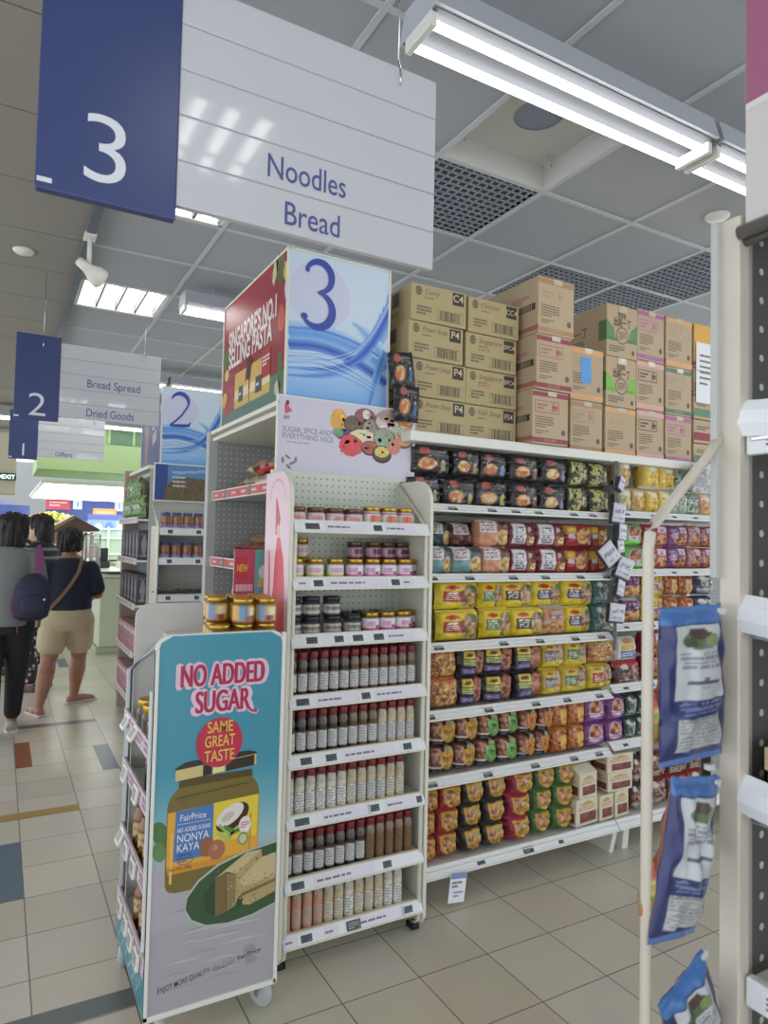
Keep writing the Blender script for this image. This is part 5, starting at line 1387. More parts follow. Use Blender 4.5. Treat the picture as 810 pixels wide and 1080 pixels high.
# rear panel, taller, and the bent tube frame of the side
mb = MB(); mb.prism(rrect(.028, .1, KW + .06, 1.29, .05, 6, (0, 0, 1, 1)), 'Y', KD, KD + .012, mat('panel_grey_white', (206, 206, 202), .45)); mb.build('rear_panel', Kt)
mb = MB(); mb.tube([(.012, KD - .012, .1), (.012, KD - .012, 1.05), (.10, KD - .014, 1.13), (.2, KD - .014, 1.17)], .011, mat('tube_grey', (190, 194, 198), .35)); mb.build('side_tube', Kt)
mb = MB(); mb.bbox(KW - .014, KW, KD * .0, KD, .1, 1.18, WHITE, .003); mb.build('right_panel', Kt)
mb = MB(); mb.bbox(KW + .004, KW + .022, KD - .02, KD - .004, 1.1, 1.41, WHITE, .003); mb.build('corner_post', Kt)
mb = MB(); mb.bbox(0, KW, 0, KD, .095, .13, WHITE, .004); mb.build('base', Kt)
mb = MB(); mb.box(.13, KW - .014, .014, KD, 1.16, 1.18, WHITE); mb.build('top_shelf', Kt)
LILAC = C((206, 188, 198), .35)
for k, (z, dz) in enumerate(((.91, 0), (.735, 0), (.50, 0), (.27, 0))):
    mb = MB(); mb.box(.012, KW - .014, .014, KD, z - .07, z - .055, WHITE); sh = mb.build('shelf', Kt)
    mb = MB(); mb.bbox(-.002, .008, .016, KD - .004, z - .06, z, LILAC, .002); mb.build('price_rail', sh)
    p = Print()
    for q in range(4): p.lines(.03 + q * .12, .01, .1, .04, 2, C((170, 120, 150), .4), 1, q + k * 5)
    p.build('rail_print', sh, (-.0026, KD - .02, z - .058), -PI / 2)
    for j, (yy, tilt) in enumerate([((.44, .5), (.28, .6)), ((.42, .3), (.2, .2)), ((.46, .5), (.34, .1), (.2, .1)), ((.42, .1), (.3, .1), (.2, .1), (.09, .1))][k]):
        mb = MB(); M_ = Matrix.Translation((-.008, yy, z - .03)) @ Matrix.Rotation(tilt, 4, 'Y')
        mb.bbox(-.006, .004, -.032, .032, -.028, .024, WHITE, .002, M=M_); mb.box(-.0072, -.006, -.022, .022, -.018, .014, C((150, 150, 146), .4), M=M_); mb.build('price_tag', sh)
p = Print(); p.rect(.0, .0, KD, .13, TEALP, 1)
for k in range(6): p.ribbon([(.06 + k * .07, .02), (.10 + k * .07, .06), (.12 + k * .07, .1), (.14 + k * .07, .05)], .008, C((150, 190, 200), .35), 2)
p.build('side_skirt_print', Kt, (-.0012, KD, .10), -PI / 2)
mb = MB(); mb.bbox(0, .008, 0, KD, .1, .235, WHITE, .002); mb.build('side_skirt', Kt)
WHL = mat('caster_grey', (176, 180, 178), .3)
for x, y, r in ((KW - .03, .05, .5), (.02, KD - .05, -.4), (.05, .05, .2), (KW - .05, KD - .05, .1)):
    M_ = Matrix.Translation((x, y, .045)) @ Matrix.Rotation(r, 4, 'Z') @ Matrix.Rotation(PI / 2, 4, 'Y')
    mb = MB(); mb.lathe([(.0, -.014), (.03, -.014), (.042, -.011), (.045, -.006), (.045, .006), (.042, .011), (.03, .014), (0, .014)], WHL, 24, M=M_); w_ = mb.build('caster', Kt)
    mb = MB(); mb.bbox(x - .022, x + .022, y - .022, y + .022, .085, .097, CHROME, .002); mb.box(x - .02, x - .016, y - .015, y + .015, .04, .088, CHROME); mb.box(x + .016, x + .02, y - .015, y + .015, .04, .088, CHROME); mb.build('caster_bracket', w_)

# jars on the stand
kj = jar('kaya_jar', .037, .082, jar_print((110, 90, 50), (206, 160, 70), .008, .062, [(-.16, -.02, .05, .95, (110, 140, 170)), (.02, .13, .4, .9, (226, 214, 180)), (.0, .1, .08, .4, (130, 80, 50)), (-.3, .3, .0, .04, (190, 90, 50))]), GOLD, lid_h=.013); tag(kj, cat='jar')
TOPY = [2.225, 2.305, 2.385]
for tier in (0, 1):
    for j, y in enumerate(TOPY):
        for k, x in enumerate((.795, .718, .64)):
            if tier == 1 and (j, k) == (0, 2): continue
            place(kj, USED, (x + .012 * j, y, 1.181 + tier * .0825), rnd.uniform(-.4, .4), f'gold-lidded kaya jar on the teal stand, {["lower", "upper"][tier]} tier, {ORD[j + 1]} row, {ORD[k + 1]} from right', 'kaya jars on top of the stand')
t = thing('promotion_card', 'pink and teal card with yellow New behind the kaya jars', 'promotion card', (.815, 2.66, 1.15))
mb = MB(); mb.box(0, .15, 0, .004, 0, .35, WHITE); mb.build('card', t)
p = Print(); p.rect(0, 0, .086, .35, C((190, 70, 92), .4), 1); p.rect(.086, 0, .15, .35, C((110, 164, 160), .4), 1)
p.rect(.008, .23, .056, .32, C((190, 60, 60), .4), 2); p.text('NEW', .034, .262, .04, C((226, 190, 60), .4), 3, bold=.02, width=.044); p.lines(.008, .13, .07, .09, 2, C((226, 180, 190), .4), 2, 6, .6)
p.ribbon([(.1, .14), (.12, .2), (.125, .29)], [.03, .045, .02], C((214, 180, 120), .4), 2); p.ell(.122, .26, .02, .026, C((226, 220, 206), .4), 3); p.rect(.092, .1, .118, .2, C((130, 160, 190), .4), 3)
p.build('print', t, (0, -.0005, 0))
sj = jar('sauce_jar', .040, .14, lambda u, z: tuple(map(lin, (64, 46, 34))), GOLD, lid_h=.026); tag(sj, cat='jar')
for k, (y, l) in enumerate(((2.255, 'dark sauce jar with gold lid on the stand\'s upper side shelf, nearest'), (2.345, 'dark sauce jar with gold lid behind the nearest on the upper side shelf'), (2.435, 'farthest dark sauce jar on the upper side shelf'))):
    place(sj, USED, (.468, y, .856), 0, l, 'dark jars on the stand\'s side shelves')
for k, (y, l) in enumerate(((2.25, 'dark sauce jar on the stand\'s second side shelf, nearest'), (2.34, 'middle dark sauce jar on the stand\'s second side shelf'), (2.43, 'farthest dark sauce jar on the stand\'s second side shelf'))):
    place(sj, USED, (.5, y, .681), 0, l, 'dark jars on the stand\'s side shelves')


def sauce_bottle():
    L1, L2, L3 = tuple(map(lin, (112, 66, 44))), tuple(map(lin, (176, 56, 50))), tuple(map(lin, (196, 170, 120)))

    def f(u, z):
        u = u % 1; u = u - 1 if u > .5 else u
        if z > .105: return tuple(map(lin, (140, 104, 70)))
        if .03 < z < .1 and vnoise(u * 16, z * 90, 2) > .45: return L3
        return L1 if z > .02 else L2
    mb = MB(); mb.lathe([(.024, 0), (.027, .004)] + [(.027, .004 + .1 * i / 12) for i in range(1, 13)] + [(.025, .115), (.016, .14), (.014, .155)], PG, 18, f); o = mb.build('sauce_bottle')
    mb = MB(); mb.lathe([(.017, .148), (.018, .15), (.018, .176), (.016, .18), (0, .18)], REDCAP, 16); mb.build('cap', o)
    return tag(o, cat='bottle')


sb = sauce_bottle()
for k, (x, y, z, l) in enumerate(((.475, 2.20, .446, 'nearest'), (.475, 2.27, .446, 'second'), (.475, 2.36, .446, 'third'), (.475, 2.45, .446, 'fourth'), (.475, 2.55, .446, 'farthest'))):
    place(sb, USED, (x, y, z), .3 * k + PI / 2 * -1, f'red-capped sauce bottle on the third side shelf of the teal stand, {l} from the poster', 'sauce bottles on the stand')
for k, (x, y, z, l) in enumerate(((.475, 2.215, .216, 'nearest'), (.475, 2.29, .216, 'second'), (.475, 2.38, .216, 'third'), (.475, 2.48, .216, 'farthest'))):
    place(sb, USED, (x, y, z), .3 * k - PI / 2, f'red-capped sauce bottle on the lowest side shelf of the teal stand, {l} from the poster', 'sauce bottles on the stand')

# pasta bags on the end unit's shelves
pb = [('spag', (196, 60, 56)), ('spag2', (206, 90, 70))]
PB1 = paint((190, 54, 52), [('r', .0, .0, 1, .3, (206, 180, 130)), ('n', .5, .3, .34, .22, (226, 190, 110), (190, 140, 70)), ('r', .3, .55, .7, .8, (206, 190, 190)), ('t', .34, .6, .66, .76, (80, 60, 90), 2)], seed=81)
PB2 = paint((210, 190, 150), [('r', .3, 0, .62, 1, (196, 70, 64)), ('t', .06, .2, .28, .8, (150, 110, 80), 5), ('e', .8, .5, .14, .3, (206, 120, 90))], seed=82)
PBM = [pillow(1, 1, 1, PB1, seed=91, wr=.15).mesh('pasta_bag', False), pillow(1, 1, 1, PB2, seed=92, wr=.15).mesh('pasta_bag', False)]


def pasta(x, y, z, w, h, d, which, label, rx=0, ry=0, rz=-PI / 2):
    o = bpy.data.objects.new('pasta_bag', PBM[which]); COL.objects.link(o); o.scale = (w, d, h); o.location = (x, y, z); o.rotation_euler = (rx, ry, rz)
    tag(o, label, 'pasta bag', 'pasta bags on the red-railed end unit')


L_ = ['lying red pasta bag at the near end of the top red-railed shelf', 'second lying pasta bag from the near end of the top red-railed shelf', 'red pasta bag on top of the pile on the top red-railed shelf']
for k, (y, z, wh, ln) in enumerate(((3.0, 1.752, 1, .42), (3.2, 1.76, 1, .45), (3.12, 1.83, 0, .42))):
    pasta(1.06 + .02 * k, y + ln / 2 - .1, z + .045, .14, ln, .07, wh, L_[k], rx=PI / 2, ry=.0, rz=0)
k = 0
for z, n in ((1.40, 6), (1.452, 5), (1.504, 3)):
    for i in range(n):
        y = 2.93 + i * .11 + (6 - n) * .04
        pasta(1.345, y, z + .044, .105, .30, .05, (k + i) % 2, f'pasta packet on the second red-railed shelf, {["bottom", "middle", "top"][(z > 1.45) + (z > 1.5)]} layer, {ORD[i + 1]} from near end', rx=PI / 2, rz=-PI / 2 + rnd.uniform(-.12, .12)); k += 1
for i in range(6): pasta(1.06, 2.76 + i * .13, 1.055, .12, .24, .07, 1, f'standing pasta bag on the third red-railed shelf, {ORD[i + 1]} from the near end', rz=-PI / 2)

# ================================================================== NEAR SHELVING UNIT AT THE RIGHT EDGE
NU = thing('near_shelving_unit', 'cream shelving unit at the right edge, close to the viewer', 'shelving unit', (0, 0, 0))
UP = noise_tint(mat('upright_cream', (206, 198, 184), .4), 14, .08)
NX, NY = 1.035, .715
mb = MB(); mb.bbox(NX, NX + .028, NY - .035, NY, 0, 2.095, UP, .003); mb.bbox(NX - .014, NX + .002, NY - .004, NY + .008, 1.5, 2.092, mat('channel_grey', (186, 188, 184), .4), .002)
mb.bbox(NX + .028, NX + .06, NY - .02, NY - .003, 0, 2.1, GREYP, .003); mb.build('upright', NU)
mb = MB(); mb.tube([(NX + .01, NY, 1.742), (NX - .04, NY, 1.69), (.878, NY, 1.585), (.868, NY, 1.57), (.864, NY, 1.545), (.864, NY, .03)], .0085, UP, 10); mb.bbox(.85, .878, NY - .02, NY + .02, 0, .03, BLACK, .004); mb.build('side_tube', NU)
mb = MB(); mb.box(NX + .06, 1.62, NY - .016, NY - .006, .1, 2.1, PEGD); mb.build('perforated_side', NU)
mb = MB(); mb.box(1.6, 1.62, -1.2, NY - .02, .02, 2.1, PEGG); mb.build('back_panel', NU)
for k, z in enumerate((1.745, 1.458, 1.17, .88, .6, .3)):
    mb = MB(); mb.box(NX + .03, 1.6, -1.2, NY - .036, z - .02, z - .008, CREAM); sh = mb.build('shelf', NU)
    mb = MB(); mb.bbox(NX + .012, NX + .03, -1.2, NY - .038, z - .045, z, RAIL, .003); mb.build('price_rail', sh)
    for q, w in ((.05, .045), (.15, .05), (.3, .05)):
        p = Print(); p.rect(-w / 2, 0, w / 2, .036, PAPER, 1); p.lines(-w * .4, .006, w * .8, .024, 3, GREYINK, 2, k); p.build('price_label', sh, (NX + .0115, NY - .04 - q, z - .041), -PI / 2)
# tilted curling price cards
for k, (z, l) in enumerate(((1.755, 'curled white price card on the top shelf of the near right unit'), (1.44, 'torn white label on the middle shelf of the near right unit'), (1.155, 'tilted white price card at the lower shelf of the near right unit'))):
    t = thing('price_card', l, 'price card', (NX + .012, NY - .06, z))
    mb = MB()
    pts = [(-.004, -.03), (-.012, -.01), (-.008, .012), (.006, .03)]
    n = len(pts)
    vs = [(x, -.035, q) for x, q in pts] + [(x, .028, q + .006) for x, q in pts]
    mb.add(vs + [(x - .0012, y, q) for x, y, q in vs], [(i, i + 1, n + i + 1, n + i) for i in range(n - 1)] + [(2 * n + n + i, 2 * n + n + i + 1, 2 * n + i + 1, 2 * n + i) for i in range(n - 1)] + [(0, n, 3 * n, 2 * n), (n - 1, 2 * n + n - 1, 4 * n - 1, 2 * n - 1)] + [(i, 2 * n + i, 2 * n + i + 1, i + 1) for i in range(n - 1)] + [(n + i, n + i + 1, 3 * n + i + 1, 3 * n + i) for i in range(n - 1)], PAPER)
    mb.build('card', t)
    mb = MB(); mb.bbox(-.004, .006, -.02, .012, -.034, -.026, CHROME, .002); mb.build('clip', t)
# open cardboard tray on the lower shelf
t = thing('cardboard_tray', 'brown cardboard tray on the lower shelf of the near right unit', 'tray', (1.07, .26, 1.166))
mb = MB()
for b in ((0, .4, 0, .4, 0, .006), (0, .006, 0, .4, 0, .035), (0, .4, .394, .4, 0, .07), (.394, .4, 0, .4, 0, .07)): mb.box(*b, KRAFT2)
mb.build('tray_body', t)
# header panel above
HP = thing('header_box', 'tall pink and white header panel at the top right corner', 'header box', (1.04, -.6, 2.075))
D_ = .675 + .6
mb = MB(); mb.bbox(0, .5, 0, D_, 0, .9, C((206, 202, 200), .35), .004); mb.build('box_body', HP)
p = Print(); p.rect(.003, .003, D_ - .003, .897, C((206, 200, 198), .3), 1); p.rect(.003, .2, D_ - .003, .897, C((160, 100, 128), .22), 2); p.rect(.003, .19, D_ - .003, .201, C((216, 214, 212), .3), 3); p.build('side_print', HP, (-.0006, D_, 0), -PI / 2)
mb = MB(); mb.tube([(-.006, -.02, -.012), (-.006, D_ + .004, -.012)], .012, mat('edge_roll', (120, 116, 108), .25, .5), 12); mb.tube([(.012, -.02, -.02), (.012, D_ + .006, -.02)], .010, mat('edge_roll', (120, 116, 108), .25, .5), 12); mb.build('bottom_roll', HP)

# blue bags hung on a strip beside the upright
t = thing('clip_strip', 'black clip strip with white hooks beside the near cream upright', 'clip strip', (1.012, .722, 1.06))
mb = MB(); mb.bbox(-.011, .011, -.002, .002, 0, .38, BLACK, .001); mb.build('strip', t)
for k in range(7): mb = MB(); mb.bbox(-.008, .008, -.012, .004, .02 + k * .056, .03 + k * .056, C((206, 208, 210), .3), .002); mb.build('hook', t)
BLU, NVY = (70, 118, 186), (44, 52, 104)
veg = [('r', 0, .9, 1, 1, BLU), ('r', .14, .42, .84, .88, (196, 202, 206)), ('e', .5, .79, .26, .055, (96, 116, 80)), ('e', .5, .83, .14, .035, (84, 64, 60)), ('e', .66, .78, .1, .035, (126, 150, 96)), ('e', .34, .78, .09, .03, (70, 84, 60)), ('t', .2, .62, .78, .73, (140, 140, 150), 4), ('r', .28, .52, .7, .535, (90, 92, 104)), ('e', .5, .55, .03, .012, (110, 112, 124)), ('e', .5, .495, .06, .012, (170, 170, 178)),
       ('t', .2, .33, .8, .40, (120, 130, 176), 4), ('r', .14, .1, .86, .31, (186, 188, 190)), ('t', .18, .12, .8, .3, (140, 144, 150), 9), ('r', 0, 0, 1, .04, (84, 124, 190))]
VEG = paint(NVY, veg, seed=31, jit=.03)


def blue_bag(loc, w, h, d, rot, label, seed):
    t = thing('vegetable_bag', label, 'bag', loc, 0, 'blue bags on the near clip strip'); t.rotation_euler = rot
    pillow(w, h, d, VEG, backc=(196, 120, 60), seal=.05, nu=44, nv=90, seed=seed, wr=.16, p=.45).build('film_bag', t, (0, 0, -h), recalc=False)
    mb = MB(); mb.bbox(w * .42, w * .56, -.004, .004, -.018, -.006, C((206, 208, 210), .3), .002); mb.build('hang_tab', t)
    # colourful printed back panel bulging at the left edge
    f = paint((196, 110, 60), [('n', .5, .5, .5, .3, (220, 180, 90), (110, 130, 60)), ('r', 0, .7, 1, .9, (170, 60, 50)), ('g', 0, .1, 1, .4, (110, 140, 70), .5)], seed=33)
    pillow(w * .5, h * .34, d * .8, f, seal=.03, nu=14, nv=16, seed=seed + 1, p=.5).build('front_picture', t, (-w * .30, d * .30, -h * .86), recalc=False)


blue_bag((.949, .705, 1.457), .156, .24, .045, (.0, -.02, .02), 'upper blue vegetable bag hanging beside the near cream upright', 11)
blue_bag((.957, .700, 1.195), .128, .245, .05, (.06, .16, .10), 'middle blue vegetable bag hanging tilted on the near clip strip', 12)
blue_bag((.925, .70, .90), .12, .24, .05, (.1, -.45, .05), 'lowest blue vegetable bag, cut by the bottom of the view', 13)

# ================================================================== AISLE 2 END DISPLAY
G2 = thing('gondola_shelving', 'white gondola of aisle 2 seen behind the pasta end unit', 'shelving unit', (0, 0, 0))
mb = MB(); mb.bbox(1.12, 5.2, 5.72, 6.6, .02, 2.05, GREYP, .004); mb.build('core_panel', G2)
mb = MB(); mb.bbox(1.1, 5.2, 5.7, 6.64, 2.05, 2.10, CREAM, .004); mb.build('top_shelf', G2)
E2 = thing('end_shelving_unit', 'end-of-aisle shelving unit of aisle 2 with green packets and dark boxes', 'shelving unit', (0, 0, 0))
EX = 1.04
mb = MB(); mb.bbox(.985, 1.12, 6.62, 6.70, 0, 2.13, mat('upright_tan', (176, 156, 140), .5), .003); mb.build('side_panel', E2)
mb = MB(); mb.bbox(EX, 1.12, 5.70, 5.72, 0, 2.08, GREYP, .003); mb.build('side_panel', E2)
mb = MB(); mb.box(1.115, 1.12, 5.72, 6.62, 0, 2.08, C((160, 164, 168), .5)); mb.build('back_panel', E2)
mb = MB(); mb.bbox(EX - .02, 1.14, 5.69, 6.66, 2.08, 2.11, CREAM, .003); mb.build('top_board', E2)
for k, z in enumerate((1.69, 1.36, 1.0, .62, .25)):
    mb = MB(); mb.box(.96, 1.115, 5.72, 6.62, z - .03, z - .015, WHITE); sh = mb.build('shelf', E2)
    mb = MB(); mb.bbox(.945, .96, 5.72, 6.62, z - .05, z, C((222, 212, 210), .4), .002); mb.build('price_rail', sh)
    p = Print()
    for q in range(6): p.lines(.05 + q * .14, .01, .1, .03, 2, C((150, 110, 120), .4), 1, q + k)
    p.build('rail_print', sh, (.9445, 6.62, z - .05), -PI / 2)


def navy_side(p, D, Hh):
    p.rect(0, 0, D, Hh, C((66, 74, 122), .3), 1); p.ribbon([(D * .2, Hh * .9), (D * .3, Hh * .5), (D * .28, Hh * .1)], [.1, .16, .1], C((150, 110, 120), .3), 2)
    p.lines(D * .56, Hh * .5, D * .2, Hh * .2, 3, C((190, 186, 200), .3), 2, 4, .6)
    p.poly([(D * .6, Hh * .3), (D * .78, Hh * .36), (D * .76, Hh * .5), (D * .58, Hh * .44)], C((186, 170, 176), .3), 3)


header_box(1.115, 1.60, 5.72, 6.6, 2.115, 2.76, '2', 'smaller header box with blue serif 2 and wave print, navy poster side', navy_side)
B = thing('wheat_banner', 'banner with a wheat field under blue sky beneath the 2 header box', 'banner', (1.055, 5.66, 1.82))
W, Hh = .50, .31
mb = MB(); mb.bbox(0, W, 0, .012, 0, Hh, WHITE, .003); mb.build('board', B)
p = Print(); p.rect(.012, .012, W - .01, Hh - .01, C((96, 140, 190), .4), 1); p.rect(.012, .012, .11, Hh - .01, C((58, 82, 140), .4), 1.5)
for k in range(3): p.ell(.2 + .1 * k, .24 + .01 * k, .06, .012, C((150, 180, 210), .4), 1.6)
p.poly([(.08, .012), (.10, .12), (.16, .19), (.25, .205), (W - .01, .19), (W - .01, .012)], C((112, 100, 76), .4), 2)
r_ = random.Random(5)
for k in range(120):
    x = .1 + r_.random() * (W - .13); y = .02 + r_.random() * .13
    p.ribbon([(x, y), (x + .004 * (r_.random() - .5), y + .045)], [.002, .005], C(((150, 134, 100), (86, 76, 58), (130, 116, 84))[k % 3], .4), 3)
for k in range(3): p.lines(.15, .19 - k * .035, .17, .02, 1, C((206, 210, 214), .4), 5, k + 3, .7)
p.build('artwork', B, (0, -.0006, 0))
R2 = thing('spread_rack', 'narrow white rack of bread spreads under the wheat banner', 'display rack', (0, 0, 0))
ax, bx = 1.055, 1.50
mb = MB(); mb.box(ax, bx, 5.68, 5.686, .1, 1.82, pegboard('pegboard_far', (190, 190, 184), (110, 112, 110), pitch=.03)); mb.build('back_panel', R2)
for x in (ax, bx - .014):
    mb = MB(); mb.tube([(x + .007, 5.67, 1.8), (x + .007, 5.45, 1.62), (x + .007, 5.45, .02), (x + .007, 5.67, .02)], .011, WHITE, 8); mb.build('side_tube', R2)
    mb = MB(); mb.bbox(x + (.0 if x > 1.2 else .0), x + .012, 5.47, 5.68, .1, 1.62, C((226, 214, 200), .5), .002); mb.build('side_panel', R2)
for k, z in enumerate((1.605, 1.375, 1.09, .86, .6, .3)):
    price_shelf(R2, ax + .02, bx - .02, 5.45, 5.68, z, [(.08, .06, 'e'), (.3, .06, 'e')], rail_h=.05, seed=70 + k, lean=.01)
pj = jar('spread_jar', .038, .135, jar_print((150, 106, 74), (206, 190, 184), .012, .062, [(-.2, .2, .1, .45, (110, 120, 170)), (-.3, .3, .62, .9, (150, 70, 60)), (-.12, .12, .45, .65, (230, 226, 230))]), mat('lid_blue', (66, 84, 140), .4), lid_h=.02); tag(pj, cat='jar')
for z, nm, n in ((1.594, 'top', 4), (1.364, 'second', 4)):
    for k in range(n):
        place(pj, USED, (1.13 + k * .085, 5.51, z), rnd.uniform(-.2, .2), f'brown bread-spread jar, {ORD[k + 1]} from left on the {nm} shelf of the aisle 2 rack', 'bread-spread jars on the aisle 2 rack')
SIL = paint((120, 124, 126), [('g', 0, 0, 1, 1, (206, 208, 210), .62), ('g', 0, 0, 1, 1, (60, 60, 64), .7), ('r', .3, .3, .6, .6, (90, 110, 120))], seed=44)
SM = pillow(1, 1, 1, SIL, seed=45, wr=.2).mesh('sachet_pack', False)
for k in range(10):
    o = bpy.data.objects.new('sachet_pack', SM); COL.objects.link(o); o.scale = (.1, .02, .13)
    o.location = (1.12 + (k % 5) * .075, 5.58 - .04 * (k // 5), 1.095 + .022 * (k // 5)); o.rotation_euler = (PI / 2 - .2, .1 * (k % 3 - 1), .2 * (k % 4 - 1.5))
    tag(o, f'silvery sachet pack lying on the third shelf of the aisle 2 rack, {ORD[k + 1]}', 'sachet', 'silvery sachet packs on the aisle 2 rack')
for k in range(10): pass
# green packets, dark boxes on the side
GP = paint((106, 140, 80), [('g', 0, 0, 1, 1, (150, 186, 110), .5), ('r', .2, .4, .7, .6, (206, 214, 196)), ('g', 0, 0, 1, 1, (60, 84, 50), .68)], seed=51)
GM = pillow(1, 1, 1, GP, seed=52, wr=.2).mesh('green_packet', False)
k = 0
for z, n in ((1.692, 5), (1.85, 4)):
    for i in range(n):
        o = bpy.data.objects.new('green_packet', GM); COL.objects.link(o); o.scale = (.15, .08, .18); o.location = (1.01, 5.84 + i * .155 + .05 * (z > 1.8), z); o.rotation_euler = (.05, 0, -PI / 2 + rnd.uniform(-.3, .3))
        tag(o, f'leafy green packet, aisle 2 end unit top shelf, {"upper" if z > 1.8 else "lower"} pile, {ORD[i + 1]} from near end', 'packet', 'green packets on the aisle 2 end unit')
DB = paint((66, 64, 70), [('e', .5, .5, .24, .3, (150, 150, 156)), ('r', .1, .8, .9, .92, (110, 106, 110)), ('t', .2, .08, .8, .2, (170, 170, 176), 2)], seed=53)
DM = carton_mb(.15, .24, .09, DB, (74, 72, 78), 14, 14, wrap=True).mesh('dark_box', False)
for z, nm in ((1.346, 'second'), (.986, 'third')):
    for i in range(5):
        o = bpy.data.objects.new('dark_box', DM); COL.objects.link(o); o.location = (1.02, 5.83 + i * .165, z); o.rotation_euler = (0, 0, -PI / 2)
        tag(o, f'dark printed box, aisle 2 end unit {nm} shelf, {ORD[i + 1]} from near end', 'box', 'dark boxes on the aisle 2 end unit')
PBX = paint((206, 150, 150), [('t', .1, .1, .9, .9, (150, 110, 130), 6), ('r', 0, .7, 1, .9, (226, 206, 206))], seed=54)
PM_ = carton_mb(.14, .2, .09, PBX, (190, 160, 160), 12, 12, wrap=True).mesh('pink_box', False)
for z, nm in ((.607, 'fourth'), (.237, 'lowest')):
    for i in range(5):
        o = bpy.data.objects.new('pink_box', PM_); COL.objects.link(o); o.location = (1.01, 5.83 + i * .165, z); o.rotation_euler = (0, 0, -PI / 2)
        tag(o, f'pale pink box, aisle 2 end unit {nm} shelf, {ORD[i + 1]} from near end', 'box', 'pink boxes on the aisle 2 end unit')

# ================================================================== PEOPLE
SKIN = noise_tint(mat('skin_tan', (160, 116, 92), .5), 12, .04)
SKIN2 = noise_tint(mat('skin_light', (196, 150, 122), .5), 12, .04)
HAIR = mat('hair_black', (34, 29, 28), .6)


def ringv(c, rx, ry, n=16, fwd=Vector((0, 1, 0)), axis=Vector((0, 0, 1))):
    side = fwd.cross(axis).normalized(); f2 = axis.cross(side).normalized()
    return [c + side * rx * math.cos(2 * PI * k / n) + f2 * ry * math.sin(2 * PI * k / n) for k in range(n)]


def limb(mb, pts, radii, m, n=12):
    """tapered limb through joints with rounded ends"""
    P = [Vector(p) for p in pts]; Q = []; Rr = []
    for i in range(len(P) - 1):
        for t in range(6):
            u = t / 6; Q.append(P[i].lerp(P[i + 1], u)); Rr.append(radii[i] * (1 - u) + radii[i + 1] * u)
    Q.append(P[-1]); Rr.append(radii[-1])
    d0 = (Q[1] - Q[0]).normalized(); d1 = (Q[-1] - Q[-2]).normalized()
    Q = [Q[0] - d0 * Rr[0] * .8, Q[0] - d0 * Rr[0] * .45] + Q + [Q[-1] + d1 * Rr[-1] * .45, Q[-1] + d1 * Rr[-1] * .8]
    Rr = [Rr[0] * .45, Rr[0] * .85] + Rr + [Rr[-1] * .85, Rr[-1] * .45]
    mb.tube(Q, Rr, m, n)


def trunk(mb, secs, m, fwd, n=24):
    mb.loft([ringv(Vector(c), a, b, n, fwd) for c, a, b in secs], m)


def baked(mb, name, parent, voxel=.012, smooth=6, mtl=None, disp=0):
    """fuse the overlapping forms of a figure into one continuous surface"""
    o = mb.build(name)
    r = o.modifiers.new('fuse', 'REMESH'); r.mode = 'VOXEL'; r.voxel_size = voxel
    s = o.modifiers.new('soften', 'SMOOTH'); s.factor = .5; s.iterations = smooth
    dg = bpy.context.evaluated_depsgraph_get(); dg.update()
    me = bpy.data.meshes.new_from_object(o.evaluated_get(dg))
    bpy.data.objects.remove(o)
    if disp:
        for v in me.vertices:      # strands and uneven locks
            a = math.atan2(v.co.y, v.co.x) * 9
            k = vnoise(v.co.x * 90, v.co.y * 90 + v.co.z * 14, 3) - .5 + .8 * (vnoise(v.co.x * 26, v.co.y * 26 + v.co.z * 18, 7) - .5)
            v.co += v.normal * k * disp
    q = bpy.data.objects.new(name, me); COL.objects.link(q); q.parent = parent
    me.materials.clear(); me.materials.append(mtl)
    for p in me.polygons: p.use_smooth = True
    return q


def hand(mb, wrist, d, palm_n, s, m):
    """palm, four unequal curled fingers and a thumb from the side of the palm; d = direction of the fingers"""
    d = Vector(d).normalized(); nrm = Vector(palm_n).normalized(); side = d.cross(nrm).normalized(); w = Vector(wrist)
    limb(mb, [w, w + d * .045 * s, w + d * .075 * s], [.024 * s, .032 * s, .030 * s], m, 10)
    for k, (off, ln) in enumerate(((-.027, .072), (-.009, .084), (.009, .078), (.027, .058))):
        a = w + d * .075 * s + side * off * s; b = a + (d + nrm * .25).normalized() * ln * .45 * s; c = b + (d + nrm * .9).normalized() * ln * .32 * s; e = c + (d * .4 + nrm).normalized() * ln * .26 * s
        limb(mb, [w + d * .04 * s + side * off * .8 * s, a, b, c, e], [.0105 * s, .0105 * s, .0095 * s, .0085 * s, .007 * s], m, 8)
    a = w + d * .025 * s - side * .028 * s; b = a + (d * .7 - side * .7 + nrm * .3).normalized() * .035 * s; c = b + (d + nrm * .5).normalized() * .028 * s
    limb(mb, [a, b, c], [.013 * s, .0115 * s, .009 * s], m, 8)


